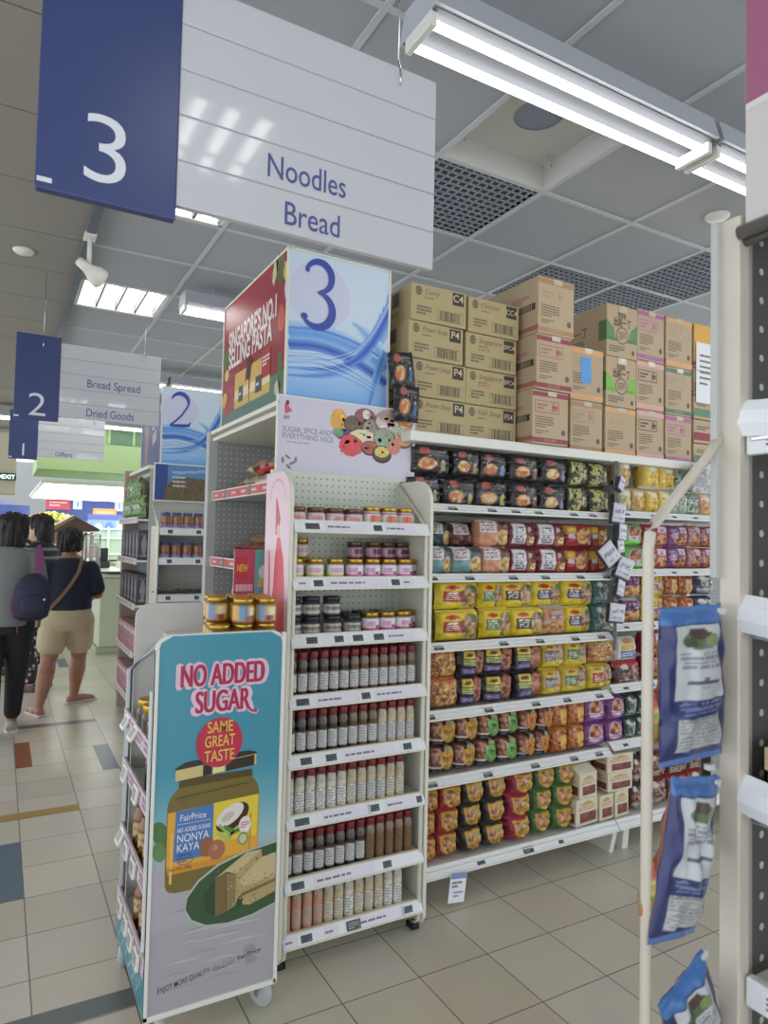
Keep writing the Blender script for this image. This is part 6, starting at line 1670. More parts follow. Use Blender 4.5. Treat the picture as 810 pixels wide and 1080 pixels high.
def head(mb, c, s, face, m):
    """head centred on c, looking along face: skull, jaw, nose, lips, brow, ears"""
    f = Vector(face).normalized(); z = Vector((0, 0, 1)); sd = f.cross(z).normalized(); c = Vector(c)
    trunk(mb, [(c + z * q * s + f * o * s, a * s, b * s) for q, o, a, b in ((-.118, .035, .026, .03), (-.108, .032, .045, .05), (-.085, .024, .058, .068), (-.05, .012, .068, .082), (-.01, .002, .073, .092), (.03, -.004, .076, .097), (.07, -.006, .07, .09), (.1, -.008, .05, .068), (.118, -.008, .022, .03))], m, f)
    limb(mb, [c + f * .088 * s + z * .01 * s, c + f * .105 * s - z * .025 * s], [.009 * s, .014 * s], m, 8)
    limb(mb, [c + f * .083 * s - z * .058 * s - sd * .02 * s, c + f * .09 * s - z * .058 * s, c + f * .083 * s - z * .058 * s + sd * .02 * s], [.006 * s, .009 * s, .006 * s], m, 8)
    for q in (-1, 1):
        limb(mb, [c + sd * q * .075 * s + z * .02 * s - f * .005 * s, c + sd * q * .08 * s - z * .025 * s], [.014 * s, .01 * s], m, 8)
        limb(mb, [c + f * .088 * s + z * .028 * s + sd * q * .015 * s, c + f * .078 * s + z * .03 * s + sd * q * .045 * s], [.006 * s, .006 * s], m, 8)


def eyes(parent, c, s, face):
    f = Vector(face).normalized(); sd = f.cross(Vector((0, 0, 1))).normalized()
    mb = MB()
    for q in (-1, 1):
        p = Vector(c) + f * .082 * s + sd * q * .031 * s + Vector((0, 0, .008 * s))
        mb.lathe([(0, -.008 * s), (.008 * s, -.004 * s), (.010 * s, 0), (.008 * s, .004 * s), (0, .008 * s)], C((60, 44, 40), .2), 10, M=Matrix.Translation(p))
    mb.build('eye', parent)


def sandal(parent, heel, toe, m, sole, lift=0, name='flip_flop'):
    h, t_ = Vector(heel), Vector(toe); d = (t_ - h); L = d.length; d.normalize(); sd = Vector((d.y, -d.x, 0)).normalized(); u = sd.cross(d) * -1
    if u.z < 0: u = -u
    out = [(0, .022), (.02, .032), (.3, .034), (.55, .038), (.75, .044), (.9, .036), (1, .014)]
    L_ = [h + d * L * a + sd * w for a, w in out]; R_ = [h + d * L * a - sd * w for a, w in out][::-1]
    ring = L_ + R_; n = len(ring)
    mb = MB(); vs = [p for p in ring] + [p + u * .018 for p in ring]
    mb.add(vs, [list(range(n))[::-1], list(range(n, 2 * n))] + [(i, (i + 1) % n, n + (i + 1) % n, n + i) for i in range(n)], sole)
    o = mb.build(name, parent)
    mb = MB()
    for q in (-1, 1): mb.tube([h + d * L * .78 + u * .02, h + d * L * .66 + sd * q * .02 + u * .055, h + d * L * .42 + sd * q * .036 + u * .018], .006, m, 6)
    mb.build('strap', o)


def hair_cap(parent, c, s, face, m, length=.0, bun=None, name='hair', wid=1.0):
    f = Vector(face).normalized(); z = Vector((0, 0, 1)); c = Vector(c)
    mb = MB()
    secs = []
    for q, o, a, b in ((-.105 - length, -.05, .05, .03), (-.09 - length * .8, -.05, .066, .05), (-.05 - length * .3, -.04, .078, .066), (-.01, -.032, .084, .082), (.03, -.022, .088, .092), (.07, -.014, .084, .098), (.105, -.010, .064, .08), (.128, -.01, .03, .04)):
        secs.append((c + z * q * s + f * o * s, a * s * wid, b * s))
    trunk(mb, secs, m, f)
    if bun: 
        p = c + f * bun[0] * s + z * bun[1] * s
        limb(mb, [p - z * .01, p + z * .02], [bun[2] * s, bun[2] * s * .9], m, 12)
    r_ = random.Random(5)
    for k in range(14):      # a few loose locks
        a = PI + (r_.random() - .5) * 2.4; sd = f.cross(z)
        p0 = c + (f * -math.cos(a) * -.085 + sd * math.sin(a) * .082) * s + z * (-.02 + .05 * r_.random()) * s
        limb(mb, [p0, p0 - z * (.05 + .03 * r_.random() + length * .5) * s], [.012 * s, .006 * s], m, 6)
    return baked(mb, name, parent, .007, 3, m, .022)


# ---- woman in navy shirt and khaki shorts, walking away
FY = Vector((.08, 1, 0)).normalized()
p1 = thing('person', 'person in navy t-shirt, khaki shorts and flip-flops walking away, tan bag strap across the back', 'person', (.56, 6.72, 0))
LA, RA = Vector((-.215, -.21, .075)), Vector((.09, .17, .07))     # ankles: left trailing, right leading
LH, RH = Vector((-.10, 0, .78)), Vector((.10, 0, .78))
LK, RK = Vector((-.145, -.06, .43)), Vector((.115, .12, .43))
mb = MB()
for hp, kn, an in ((LH, LK, LA), (RH, RK, RA)):
    limb(mb, [hp, hp.lerp(kn, .5), kn, kn.lerp(an, .3) + Vector((0, -.018, 0)), kn.lerp(an, .75), an], [.115, .1, .066, .072, .05, .036], SKIN, 14)
    fd = Vector((.17, .07, 0)) if an is RA else Vector((-.06, .16, 0)); toe = an + fd + Vector((0, 0, -.045)); limb(mb, [an - fd * .2 + Vector((0, 0, -.03)), an + fd * .4 + Vector((0, 0, -.03)), toe], [.036, .036, .026], SKIN, 10)
    fs = Vector((fd.y, -fd.x, 0)).normalized(); fu = fd.normalized()
    for q in range(5): limb(mb, [toe + fs * (-.03 + .015 * q) - fu * .01, toe + fs * (-.03 + .015 * q) + fu * (.025 - abs(q - 1.2) * .006) + Vector((0, 0, -.006))], [.010, .009], SKIN, 6)
trunk(mb, [((0, -.01, .72), .16, .12), ((0, -.015, .82), .185, .145), ((0, 0, .95), .17, .13), ((0, .01, 1.06), .165, .125), ((0, .01, 1.18), .185, .125), ((0, .0, 1.26), .17, .10), ((0, .0, 1.31), .10, .07), ((0, .01, 1.36), .056, .056), ((0, .02, 1.40), .05, .052)], SKIN, FY)
for sgn, el, wr in ((-1, Vector((-.25, -.01, 1.0)), Vector((-.21, .20, .93))), (1, Vector((.245, .0, 1.0)), Vector((.225, .20, .98)))):
    sh = Vector((.172 * sgn, 0, 1.235))
    limb(mb, [sh, sh.lerp(el, .5), el, el.lerp(wr, .35), wr], [.062, .056, .045, .043, .028], SKIN, 12)
    hand(mb, wr, (wr - el).normalized(), Vector((-sgn, 0, -.4)), 1.0, SKIN)
HC = Vector((.0, .035, 1.455))
head(mb, HC, .98, FY, SKIN)
baked(mb, 'body', p1, .011, 5, SKIN)
eyes(p1, HC, .98, FY)
hair_cap(p1, HC, 1.14, FY, HAIR, -.045, (-.10, .05, .05), wid=1.12)
TN = noise_tint(mat('navy_cotton', (40, 44, 62), .85), 25, .1)
mb = MB()
trunk(mb, [((0, -.01, .865), .192, .152), ((0, -.01, .9), .196, .153), ((0, .0, 1.0), .19, .148), ((0, .01, 1.1), .196, .142), ((0, .008, 1.19), .208, .135), ((0, .0, 1.262), .185, .108), ((0, .0, 1.308), .115, .08), ((0, .01, 1.335), .072, .068)], TN, FY)
for sgn, el in ((-1, Vector((-.25, -.01, 1.0))), (1, Vector((.245, .0, 1.0)))):
    sh = Vector((.168 * sgn, 0, 1.235)); limb(mb, [sh, sh.lerp(el, .35), sh.lerp(el, .78)], [.080, .082, .078], TN, 14)
baked(mb, 'shirt', p1, .012, 4, TN)
KH = noise_tint(mat('khaki_cotton', (196, 182, 148), .85), 20, .07)
mb = MB()
trunk(mb, [((0, -.015, .69), .19, .135), ((0, -.02, .76), .204, .165), ((0, -.015, .83), .203, .163), ((0, -.005, .885), .192, .148), ((0, 0, .91), .182, .14)], KH, FY)
for hp, kn in ((LH, LK), (RH, RK)):
    limb(mb, [hp + Vector((0, -.01, .0)), hp.lerp(kn, .3), hp.lerp(kn, .62)], [.126, .124, .120], KH, 16)
baked(mb, 'shorts', p1, .012, 4, KH)
STR = mat('tan_strap', (150, 120, 96), .7)
mb = MB()
pts = [(.085, .02, 1.345), (.09, -.075, 1.31), (.06, -.145, 1.21), (.0, -.157, 1.10), (-.07, -.162, 1.0), (-.14, -.135, .91), (-.19, -.06, .86)]
for i in range(len(pts) - 1):
    a, b = Vector(pts[i]), Vector(pts[i + 1]); dd = (b - a).normalized(); o_ = dd.cross(Vector((0, -1, 0))).normalized() * .014; n_ = Vector((0, -.006, 0))
    mb.add([a + o_, a - o_, b - o_, b + o_, a + o_ + n_, a - o_ + n_, b - o_ + n_, b + o_ + n_], [(0, 1, 2, 3), (7, 6, 5, 4), (0, 4, 5, 1), (1, 5, 6, 2), (2, 6, 7, 3), (3, 7, 4, 0)], STR)
bag = thing('shoulder_bag', 'tan strap and small bag worn across the back over the navy t-shirt', 'bag', (.56, 6.72, 0))
mb.build('strap', bag)
mb = MB(); mb.bbox(-.25, -.19, -.06, .14, .72, .88, C((110, 84, 66), .6), .02, 3); mb.build('pouch', bag)
WH = mat('sandal_white', (222, 214, 204), .6); SOLE = mat('sandal_sole', (206, 196, 190), .7)
sandal(p1, LA + Vector((.025, -.075, -.072)), LA + Vector((-.075, .19, -.072)), WH, SOLE)
sandal(p1, RA + Vector((-.07, -.03, -.067)), RA + Vector((.20, .085, -.067)), C((196, 120, 110), .6), SOLE)

# ---- person in grey tee, black trousers, at the left edge
p2 = thing('person', 'person in grey t-shirt and black trousers at the left edge, wearing a backpack', 'person', (.065, 5.98, 0))
F2 = Vector((.1, 1, 0)).normalized()
LA, RA = Vector((-.07, -.14, .085)), Vector((.075, .14, .085)); LH, RH = Vector((-.095, 0, .88)), Vector((.095, 0, .88)); LK, RK = Vector((-.085, -.02, .48)), Vector((.09, .1, .48))
mb = MB()
for hp, kn, an in ((LH, LK, LA), (RH, RK, RA)):
    limb(mb, [hp, hp.lerp(kn, .5), kn, kn.lerp(an, .3), an], [.1, .085, .06, .058, .038], SKIN, 12); limb(mb, [an + Vector((0, -.03, -.035)), an + Vector((0, .14, -.05))], [.035, .028], SKIN, 10)
trunk(mb, [((0, 0, .82), .15, .12), ((0, 0, .95), .165, .12), ((0, 0, 1.1), .15, .11), ((0, 0, 1.25), .17, .115), ((0, 0, 1.36), .165, .1), ((0, 0, 1.42), .1, .07), ((0, .01, 1.47), .054, .054), ((0, .015, 1.5), .05, .05)], SKIN, F2)
for sgn, el, wr in ((-1, Vector((-.22, -.03, 1.1)), Vector((-.18, .18, 1.0))), (1, Vector((.225, -.03, 1.08)), Vector((.19, .18, .96)))):
    sh = Vector((.18 * sgn, 0, 1.345)); limb(mb, [sh, sh.lerp(el, .5), el, el.lerp(wr, .35), wr], [.055, .05, .042, .04, .027], SKIN, 12); hand(mb, wr, (wr - el).normalized(), Vector((-sgn, 0, -.3)), 1, SKIN)
HC = Vector((.02, .04, 1.555)); head(mb, HC, 1.0, F2, SKIN); baked(mb, 'body', p2, .011, 5, SKIN); eyes(p2, HC, 1, F2)
hair_cap(p2, HC, 1.12, F2, HAIR, .02, wid=1.12)
GT = noise_tint(mat('grey_cotton', (122, 128, 126), .85), 25, .1)
mb = MB()
trunk(mb, [((0, 0, .84), .18, .155), ((0, 0, .95), .175, .15), ((0, 0, 1.1), .17, .145), ((0, 0, 1.25), .18, .14), ((0, 0, 1.36), .175, .12), ((0, 0, 1.42), .12, .085), ((0, .01, 1.445), .075, .07)], GT, F2)
for sgn, el in ((-1, Vector((-.22, -.03, 1.1))), (1, Vector((.225, -.03, 1.08)))):
    sh = Vector((.175 * sgn, 0, 1.345)); limb(mb, [sh, sh.lerp(el, .4), sh.lerp(el, .8)], [.076, .078, .074], GT, 14)
baked(mb, 'shirt', p2, .012, 4, GT)
BT_ = noise_tint(mat('black_cotton', (34, 33, 36), .85), 20, .1)
mb = MB(); trunk(mb, [((0, 0, .78), .17, .135), ((0, 0, .88), .18, .145), ((0, 0, .95), .175, .138)], BT_, F2)
for hp, kn, an in ((LH, LK, LA), (RH, RK, RA)): limb(mb, [hp, hp.lerp(kn, .5), kn, kn.lerp(an, .85)], [.112, .1, .078, .062], BT_, 14)
baked(mb, 'trousers', p2, .012, 4, BT_)
SH_ = mat('shoe_grey', (176, 172, 164), .7)
for an in (LA, RA):
    mb = MB(); limb(mb, [an + Vector((0, -.045, -.045)), an + Vector((0, .06, -.045)), an + Vector((.005, .17, -.05))], [.046, .046, .038], SH_, 12); sh_ = baked(mb, 'shoe', p2, .01, 3, SH_)
    mb = MB(); q = [(x * .046, y) for x, y in ((.6, -.08), (1, -.03), (1, .12), (.7, .2), (-.7, .2), (-1, .12), (-1, -.03), (-.6, -.08))]; mb.prism([(an.x + x, an.y + y) for x, y in q], 'Z', an.z - .085, an.z - .065, WHITE); mb.build('sole', sh_)
# backpack on the right shoulder
bp = thing('backpack', 'navy backpack with purple strap worn by the person in grey', 'backpack', (.125, 5.98, 0))
BPN = noise_tint(mat('backpack_navy', (40, 40, 66), .75), 18, .1); BPP = mat('backpack_purple', (130, 62, 110), .7)
mb = MB(); trunk(mb, [((.10, -.21, .89), .07, .035), ((.10, -.22, .92), .12, .075), ((.105, -.225, 1.02), .135, .09), ((.11, -.22, 1.12), .125, .085), ((.115, -.20, 1.2), .09, .06), ((.12, -.18, 1.24), .04, .03)], BPN, F2); baked(mb, 'sack', bp, .011, 4, BPN)
mb = MB(); trunk(mb, [((.11, -.3, .94), .05, .02), ((.11, -.305, .97), .085, .035), ((.11, -.31, 1.05), .085, .035), ((.11, -.295, 1.09), .05, .02)], BPN, F2); baked(mb, 'front_pocket', bp, .01, 3, BPN)
mb = MB(); mb.poly if False else None
def strap(mb, pts, w, m, up_=Vector((0, -1, 0))):
    for i in range(len(pts) - 1):
        a, b = Vector(pts[i]), Vector(pts[i + 1]); dd = (b - a).normalized(); o_ = dd.cross(up_).normalized() * w; n_ = up_ * .008
        mb.add([a + o_, a - o_, b - o_, b + o_, a + o_ + n_, a - o_ + n_, b - o_ + n_, b + o_ + n_], [(0, 1, 2, 3), (7, 6, 5, 4), (0, 4, 5, 1), (1, 5, 6, 2), (2, 6, 7, 3), (3, 7, 4, 0)], m)
strap(mb, [(.135, .0, 1.44), (.145, -.1, 1.43), (.15, -.155, 1.36), (.145, -.185, 1.27), (.13, -.20, 1.18)], .026, BPP); mb.build('shoulder_strap', bp)
mb = MB(); strap(mb, [(.03, -.2, 1.17), (.0, -.235, 1.1), (-.02, -.245, 1.0), (.0, -.23, .92)], .016, BPP); mb.build('side_piping', bp)
p_ = Print(); p_.poly([(.17, 1.06), (.19, 1.065), (.185, 1.045)], C((206, 210, 216)), 1); p_.build('badge', bp, (0, -.35, 0))
mb = MB(); mb.tube([(.02, -.25, .9), (.015, -.27, .84), (.02, -.26, .80)], .004, BPP, 6); mb.build('zip_cord', bp)

# ---- person in striped black top, farther on
STM = mat('striped_knit', (40, 40, 44), .85)
nt = STM.node_tree; tc = nt.nodes.new('ShaderNodeTexCoord'); sx_ = nt.nodes.new('ShaderNodeSeparateXYZ'); ma = nt.nodes.new('ShaderNodeMath'); ma.operation = 'PINGPONG'; ma.inputs[1].default_value = .042
gt = nt.nodes.new('ShaderNodeMath'); gt.operation = 'GREATER_THAN'; gt.inputs[1].default_value = .028; mx = nt.nodes.new('ShaderNodeMixRGB'); mx.inputs[1].default_value = (.02, .02, .024, 1); mx.inputs[2].default_value = (.2, .2, .21, 1)
nt.links.new(tc.outputs['Object'], sx_.inputs[0]); nt.links.new(sx_.outputs[2], ma.inputs[0]); nt.links.new(ma.outputs[0], gt.inputs[0]); nt.links.new(gt.outputs[0], mx.inputs[0]); nt.links.new(mx.outputs[0], nt.nodes['Principled BSDF'].inputs['Base Color'])
FLO = mat('floral_cotton', (40, 38, 40), .8)
nt = FLO.node_tree; tc = nt.nodes.new('ShaderNodeTexCoord'); v = nt.nodes.new('ShaderNodeTexVoronoi'); v.inputs['Scale'].default_value = 22; cr = nt.nodes.new('ShaderNodeMixRGB'); cr.inputs[1].default_value = (.5, .42, .36, 1); cr.inputs[2].default_value = (.03, .028, .03, 1); g_ = nt.nodes.new('ShaderNodeMath'); g_.operation = 'GREATER_THAN'; g_.inputs[1].default_value = .4
nt.links.new(tc.outputs['Object'], v.inputs['Vector']); nt.links.new(v.outputs['Distance'], g_.inputs[0]); nt.links.new(g_.outputs[0], cr.inputs[0]); nt.links.new(cr.outputs[0], nt.nodes['Principled BSDF'].inputs['Base Color'])


def bystander(loc, label, hgt, face, top, bottom, skin, hairlen, hs=1.0, wid=1.05):
    t = thing('person', label, 'person', loc); k = hgt / 1.68; F = Vector(face).normalized(); sd = F.cross(Vector((0, 0, 1)))
    V_ = lambda s, f, z: (sd * s + F * f) * k + Vector((0, 0, z * k))
    mb = MB()
    legs = []
    for q in (-1, 1):
        hp, kn, an = V_(.09 * q, 0, .86), V_(.095 * q, .02, .46), V_(.10 * q, -.02, .085); legs.append((hp, kn, an))
        limb(mb, [hp, hp.lerp(kn, .5), kn, kn.lerp(an, .3), an], [.1, .085, .06, .056, .037], skin); limb(mb, [an + F * -.03 - Vector((0, 0, .035)), an + F * .14 - Vector((0, 0, .05))], [.035, .028], skin, 10)
    trunk(mb, [(V_(0, 0, .8), .15, .12), (V_(0, 0, .95), .16, .12), (V_(0, 0, 1.1), .145, .105), (V_(0, 0, 1.25), .165, .11), (V_(0, 0, 1.37), .16, .095), (V_(0, 0, 1.43), .09, .066), (V_(0, .01, 1.48), .05, .05), (V_(0, .015, 1.51), .048, .048)], skin, F)
    arms = []
    for q in (-1, 1):
        sh, el, wr = V_(.175 * q, 0, 1.355), V_(.24 * q, 0, 1.09), V_(.19 * q, .18, 1.02); arms.append((sh, el)); limb(mb, [sh, sh.lerp(el, .5), el, el.lerp(wr, .35), wr], [.052, .047, .04, .038, .026], skin); hand(mb, wr, (wr - el).normalized(), sd * -q + Vector((0, 0, -.3)), 1, skin)
    HC = V_(0, .03, 1.575); head(mb, HC, hs, F, skin); baked(mb, 'body', t, .012, 5, skin); eyes(t, HC, hs, F); hair_cap(t, HC, 1.1 * hs, F, HAIR, hairlen, wid=wid)
    mb = MB(); trunk(mb, [(V_(0, 0, .86), .19, .145), (V_(0, 0, 1.0), .18, .14), (V_(0, 0, 1.15), .175, .13), (V_(0, 0, 1.28), .19, .13), (V_(0, 0, 1.38), .185, .11), (V_(0, 0, 1.44), .11, .08), (V_(0, .01, 1.465), .068, .064)], top, F)
    for sh, el in arms: limb(mb, [sh, sh.lerp(el, .4), sh.lerp(el, .75)], [.07, .072, .068], top)
    baked(mb, 'shirt', t, .013, 4, top)
    mb = MB(); trunk(mb, [(V_(0, 0, .78), .165, .13), (V_(0, 0, .88), .175, .14), (V_(0, 0, .93), .17, .135)], bottom, F)
    for hp, kn, an in legs: limb(mb, [hp, hp.lerp(kn, .5), kn, kn.lerp(an, .9)], [.108, .096, .078, .064], bottom)
    baked(mb, 'trousers', t, .013, 4, bottom)
    for hp, kn, an in legs:
        mb = MB(); limb(mb, [an + F * -.04 - Vector((0, 0, .045)), an + F * .06 - Vector((0, 0, .045)), an + F * .16 - Vector((0, 0, .05))], [.044, .044, .036], C((110, 84, 80), .7), 10); baked(mb, 'shoe', t, .011, 3, C((110, 84, 80), .7))
    return t


bystander((.375, 7.6, 0), 'person in black top with grey stripes and floral trousers, turned to the left', 1.69, (-.75, .66, 0), STM, FLO, SKIN2, .0, 1.08)
bystander((.2, 8.5, 0), 'dark-haired person in dark patterned top behind the striped one', 1.70, (.5, .87, 0), FLO, BT_, SKIN2, .02, 1.05)

# ================================================================== FAR BACKGROUND
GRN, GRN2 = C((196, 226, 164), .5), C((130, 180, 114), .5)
x0 = at(39, 494, 'Y', 10.6)
t = thing('green_bulkhead', 'large light green bulkhead hanging above the checkouts', 'bulkhead', (0, 0, 0))
mb = MB(); mb.box(x0.x, 5.5, 10.6, 12.0, x0.z, 3.19, GRN); mb.build('body', t)
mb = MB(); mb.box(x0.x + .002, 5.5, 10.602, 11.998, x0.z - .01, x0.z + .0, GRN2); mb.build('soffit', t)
mb = MB(); mb.box(x0.x + .9, 5.5, 10.57, 10.6, x0.z + .42, 3.2, C((110, 150, 116), .4)); q = at(117, 450, 'Y', 10.57)
for k in range(14): mb.box(x0.x + .9 + k * .34, x0.x + .93 + k * .34, 10.565, 10.575, x0.z + .42, 3.2, GRN)
mb.build('glazed_band', t)
a = at(16, 521, 'Y', 9.2)
t = thing('cream_beam', 'cream lintel under the ceiling at the far left carrying the exit sign', 'beam', (0, 0, 0))
mb = MB(); mb.bbox(-2.5, a.x, 9.2, 9.6, a.z, 2.72, C((206, 198, 172), .6), .01); mb.build('lintel', t)
a = at(17, 507, 'Y', 9.1); b_ = at(-8, 498, 'Y', 9.1)
t = thing('exit_sign', 'small dark green exit sign with white letters on the cream lintel', 'sign', (b_.x, 9.1, a.z))
Wd, Hd = a.x - b_.x, b_.z - a.z
mb = MB(); mb.bbox(0, Wd, 0, .05, 0, Hd, C((30, 84, 66), .4), .004); mb.build('box', t)
mb = MB(); mb.bbox(Wd * .2, Wd * .3, .02, .1, Hd, Hd + .5, GREYP, .004) if False else mb.bbox(.02, Wd - .02, .05, .1, .02, Hd - .02, GREYP, .004); mb.build('bracket', t)
p = Print(); EX_ = mat('exit_letters', (226, 246, 236), .4, emit=1.0); p.text('EXIT', Wd * .66, Hd * .22, Hd * .8, EX_, 1, bold=.02, width=Wd * .56); p.poly([(Wd * .3, Hd * .5), (Wd * .36, Hd * .72), (Wd * .36, Hd * .28)], EX_, 1); p.build('lettering', t, (0, -.001, 0))

# bright luminous ceiling beyond the bulkhead
t = thing('luminous_ceiling', 'glaring white luminous ceiling over the checkout area in the distance', 'ceiling light', (0, 0, 0))
mb = MB(); mb.box(.55, 6, 12.1, 17.25, 2.33, 2.39, WHITE); mb.build('housing', t)
mb = MB()
for i in range(10):
    for j in range(6): mb.box(.6 + i * .54, .6 + i * .54 + .5, 12.15 + j * .84, 12.15 + j * .84 + .78, 2.31, 2.329, mat('bright_panel', (255, 255, 255), .4, emit=2.2))
mb.build('diffuser', t)
# blue fascia with notices and posters


def board(name, label, cat, px0, py0, px1, py1, Y, col, d=.06, deco=None):
    A, B_ = at(px0, py1, 'Y', Y), at(px1, py0, 'Y', Y)
    t = thing(name, label, cat, (A.x, Y, A.z)); w, h = B_.x - A.x, B_.z - A.z
    mb = MB(); mb.bbox(0, w, 0, d, 0, h, col, min(.01, h * .1)); mb.build('panel', t)
    if deco:
        p = Print(); deco(p, w, h); p.build('print', t, (0, -.002, 0))
    return t


BLF = C((82, 96, 158), .5)


def d_lines(c, n=2):
    return lambda p, w, h: p.lines(w * .15, h * .25, w * .7, h * .5, n, C(c), 6, 4)


board('blue_fascia', 'long blue fascia over the far checkouts', 'fascia', 48, 527, 420, 548, 18.0, BLF, .1)
board('blue_fascia', 'pale blue second fascia band at the far left with small bottles below', 'fascia', -40, 533, 32, 546, 15.0, C((86, 106, 170), .5), .1)
board('hanging_poster', 'red poster hung on the blue fascia', 'poster', 48, 526, 75, 537, 17.6, C((190, 74, 84), .4), .04, d_lines((226, 190, 196)))
board('hanging_sign', 'white checkout number panel left of its pair on the blue fascia', 'sign', 77, 526, 87, 537, 17.5, C((200, 214, 232)), .04, lambda p, w, h: p.text('1', w / 2, h * .2, h * .7, BLF, 6))
board('hanging_sign', 'white checkout number panel at the right end of the blue fascia', 'sign', 121, 527, 131, 539, 17.5, C((200, 214, 232)), .04, lambda p, w, h: p.text('1', w / 2, h * .2, h * .7, BLF, 6))
board('orange_board', 'orange notice board below the blue fascia', 'sign', 98, 537, 123, 546, 17.4, C((226, 160, 90)), .04, d_lines((240, 210, 170)))
board('blue_poster', 'pale blue poster wall with shop scenes behind the checkouts', 'poster', 92, 545, 180, 566, 17.2, C((120, 150, 206)), .05, lambda p, w, h: [p.rect(0, h * .75, w, h, BLF, 6)] + [p.ell(w * (.12 + .13 * k), h * .4, w * .05, h * (.2 + .08 * (k % 3)), C(((200, 216, 236), (90, 120, 176), (170, 196, 226))[k % 3]), 7 + k * .4) for k in range(6)])
# shelf of bottles at the far left
t = thing('bottle_shelf', 'distant white shelf of bottles at the far left below the blue band', 'shelving unit', (-1.9, 15.6, 0))
mb = MB()
for z in (1.2, 1.55): mb.box(0, 2.1, 0, .4, z - .03, z, WHITE)
mb.box(0, 2.1, .38, .4, 0, 2.2, C((150, 160, 190)))
mb.build('shelf_boards', t)
bb = MB(); bb.lathe([(.04, 0), (.045, .01), (.045, .18), (.02, .24), (.018, .3), (0, .3)], C((150, 150, 190), .3), 12); bb = tag(bb.build('drink_bottle'), cat='bottle')
for k in range(12):
    place(bb, USED, (-1.8 + k * .165, 15.75, 1.55), 0, f'distant drink bottle on the far-left shelf, {ORD[k + 1]} from the left', 'distant drink bottles')
for o in list(bpy.data.objects):
    if o.name == 'bottle_shelf': pass
# fruit stall with brown canopy
ap = at(79, 545, 'Y', 12.1); el = at(56, 561, 'Y', 12.1); er = at(97, 559, 'Y', 12.1)
t = thing('market_stall', 'wooden market stall with brown pitched roof and heaped goods', 'stall', (0, 0, 0))
BRN = C((96, 74, 62), .7); BRN2 = C((150, 128, 100), .7)
mb = MB()
mb.prism([(el.x - .1, el.z - .02), (er.x + .1, er.z - .02), (er.x + .1, er.z + .02), (ap.x, ap.z), (el.x - .1, el.z + .02)], 'Y', 12.0, 13.1, BRN); mb.build('roof', t)
mb = MB(); mb.prism([(el.x - .14, el.z - .0), (el.x - .08, el.z - .03), (ap.x + .02, ap.z), (ap.x - .01, ap.z + .03)], 'Y', 11.96, 13.14, BRN2); mb.build('gable_board', t)
for x in (el.x, er.x):
    for y in (12.1, 13.0): mb = MB(); mb.bbox(x - .03, x + .03, y - .03, y + .03, 0, el.z, BRN, .005); mb.build('post', t)
mb = MB(); mb.bbox(el.x, er.x, 12.1, 13.0, .75, .8, BRN2, .005); mb.bbox(el.x, er.x, 12.4, 13.0, 1.15, 1.2, BRN2, .005); mb.bbox(el.x + .02, er.x - .02, 12.12, 12.98, 0, .75, BRN, .005); mb.build('counter', t)
gm = MB(); gm.lathe([(.0, 0), (.05, .012), (.066, .05), (.05, .095), (.02, .112), (0, .11)], C((196, 96, 60), .5), 12); gm = tag(gm.build('fruit'), cat='fruit')
for k in range(10):
    place(gm, USED, (el.x + .08 + (k % 5) * .14, 12.47 if k < 5 else 12.2, 1.2 if k < 5 else .8), 0, f'small orange fruit on the {"upper" if k < 5 else "lower"} step of the market stall, {ORD[k % 5 + 1]} from the left', 'fruit on the market stall')
# yellow flower heap on a stand
a = at(56, 551, 'Y', 14.8)
t = thing('flower_stand', 'stand heaped with yellow and orange flowers in the distance', 'flower stand', (a.x, 14.8, 0))
mb = MB(); mb.lathe([(.4, 0), (.4, a.z - .12), (.5, a.z - .05), (.5, a.z - .02), (0, a.z)], BRN2, 20); mb.build('stand', t)
mb = MB(); r_ = random.Random(8)
for k in range(220):
    a_ = r_.random() * 6.28; q = r_.random() ** .5 * .5; z = a.z + .16 * (1 - (q / .5) ** 2) + .02 * r_.random(); r = .03 + .02 * r_.random()
    mb.lathe([(0, -r), (r * .8, -r * .5), (r, 0), (r * .7, r * .6), (0, r)], C(((230, 190, 60), (226, 150, 50), (236, 206, 90), (90, 130, 60))[k % 4 if k % 7 else 3], .6), 7, M=Matrix.Translation((q * math.cos(a_), q * math.sin(a_), z)))
mb.build('flowers', t)['kind'] = 'stuff'
a = at(14, 556, 'Y', 13.2)
t = thing('flower_stand', 'low stand of red and pink goods left of the yellow flowers', 'flower stand', (a.x - .25, 13.6, 0))
mb = MB(); mb.bbox(-.5, .5, -.2, .2, 0, a.z - .05, BRN2, .01); mb.build('stand', t)
mb = MB()
for k in range(120):
    r = .035
    mb.lathe([(0, -r), (r * .8, -r * .5), (r, 0), (r * .7, r * .6), (0, r)], C(((206, 90, 80), (220, 140, 130), (190, 110, 70), (206, 170, 150))[k % 4], .6), 7, M=Matrix.Translation((-.48 + .96 * r_.random(), -.18 + .36 * r_.random(), a.z - .03 + .06 * r_.random())))
mb.build('goods', t)['kind'] = 'stuff'

# pale green checkout counters
CG, CG2 = C((196, 204, 176), .5), C((170, 178, 150), .5)


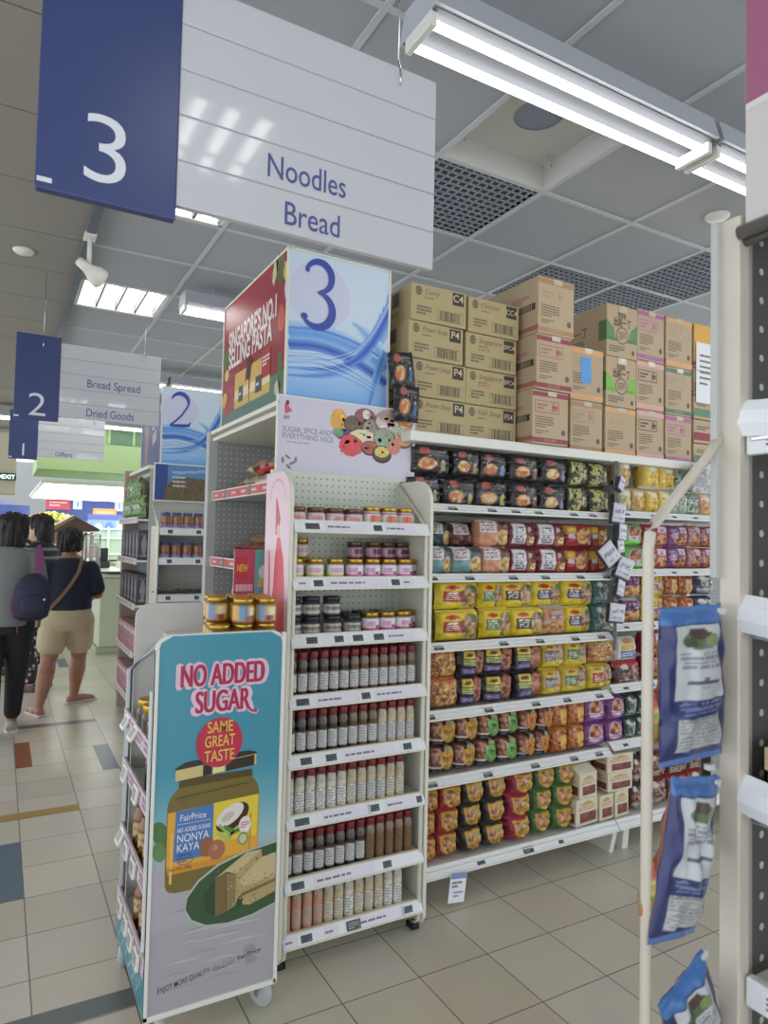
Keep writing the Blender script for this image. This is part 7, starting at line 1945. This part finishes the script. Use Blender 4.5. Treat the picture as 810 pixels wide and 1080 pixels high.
def counter(x, y, label, zt):
    t = thing('checkout_counter', label, 'checkout counter', (x, y, 0))
    mb = MB(); mb.bbox(0, .42, 0, 2.2, .08, zt - .05, CG, .02); mb.bbox(-.03, .45, -.03, 2.23, 0, .08, CG2, .01); mb.build('cabinet', t)
    mb = MB(); mb.bbox(-.02, .44, -.02, 2.2, zt - .05, zt, C((206, 210, 190), .4), .012); mb.build('worktop', t)
    mb = MB(); mb.loft([[Vector((.22 + .23 * math.cos(2 * PI * k / 24), .1 + .16 * math.sin(2 * PI * k / 24), z)) for k in range(24)] for z in (zt + .002, zt + .03)], BLACK, smooth=False); mb.build('oval_tray', t)
    mb = MB(); mb.box(.02, .03, .4, 2.0, zt, zt + .5, PERSPEX); mb.tube([(.025, .4, zt), (.025, .4, zt + .5), (.025, 2.0, zt + .5), (.025, 2.0, zt)], .012, CHROME, 8); mb.build('glass_screen', t)
    mb = MB(); mb.bbox(.30, .45, -.04, -.02, zt - .42, zt - .15, C((206, 226, 150), .5), .004); mb.build('green_panel', t)
    mb = MB(); mb.bbox(.12, .34, 1.7, 2.0, zt, zt + .1, C((70, 74, 78), .4), .02); mb.bbox(.14, .32, 1.82, 1.85, zt + .1, zt + .3, C((60, 64, 70), .4), .01); mb.build('till', t)


a = at(103, 690, 'Z', 0)
counter(a.x, a.y, 'nearest pale green checkout counter with a black oval tray', 1.03)
counter(a.x + .3, a.y + 3.8, 'second pale green checkout counter behind the nearest one', 1.05)
counter(a.x + 1.5, a.y + 3.1, 'third pale green checkout counter to the right and behind', 1.05)
t = thing('glass_partition', 'greenish glass partition with rails behind the checkouts', 'partition', (1.3, 16.2, 0))
mb = MB(); mb.box(0, 2.4, 0, .02, .1, 1.65, mat('green_glass', (170, 196, 170), .1, alpha=.55)); mb.build('pane', t)
mb = MB()
for z in (.3, .7, 1.1, 1.45, 1.65): mb.tube([(0, -.02, z), (2.4, -.02, z)], .02, C((196, 206, 190)), 8)
for x in (0, .8, 1.6, 2.4): mb.tube([(x, -.02, 0), (x, -.02, 1.7)], .02, C((196, 206, 190)), 8)
mb.build('rail', t)
t = thing('basket_rack', 'white wire goods rack by the checkouts', 'rack', (.62, 11.2, 0))
mb = MB()
for z in (.3, .65, 1.0, 1.35): mb.bbox(0, .5, 0, .5, z, z + .03, WHITE, .004)
for x in (0, .5):
    for y in (0, .5): mb.tube([(x, y, 0), (x, y, 1.5)], .012, WHITE, 8)
mb.build('frame', t)

# ================================================================== LIGHT AND VIEW
w = bpy.data.worlds.new('world'); SC.world = w; w.use_nodes = True
w.node_tree.nodes['Background'].inputs[0].default_value = (.86, .92, 1, 1)
w.node_tree.nodes['Background'].inputs[1].default_value = 1.3
SC.view_settings.view_transform = 'Standard'
SC.view_settings.look = 'None'
SC.view_settings.gamma = 1
SC.view_settings.use_curve_mapping = False
SC.view_settings.exposure = .74
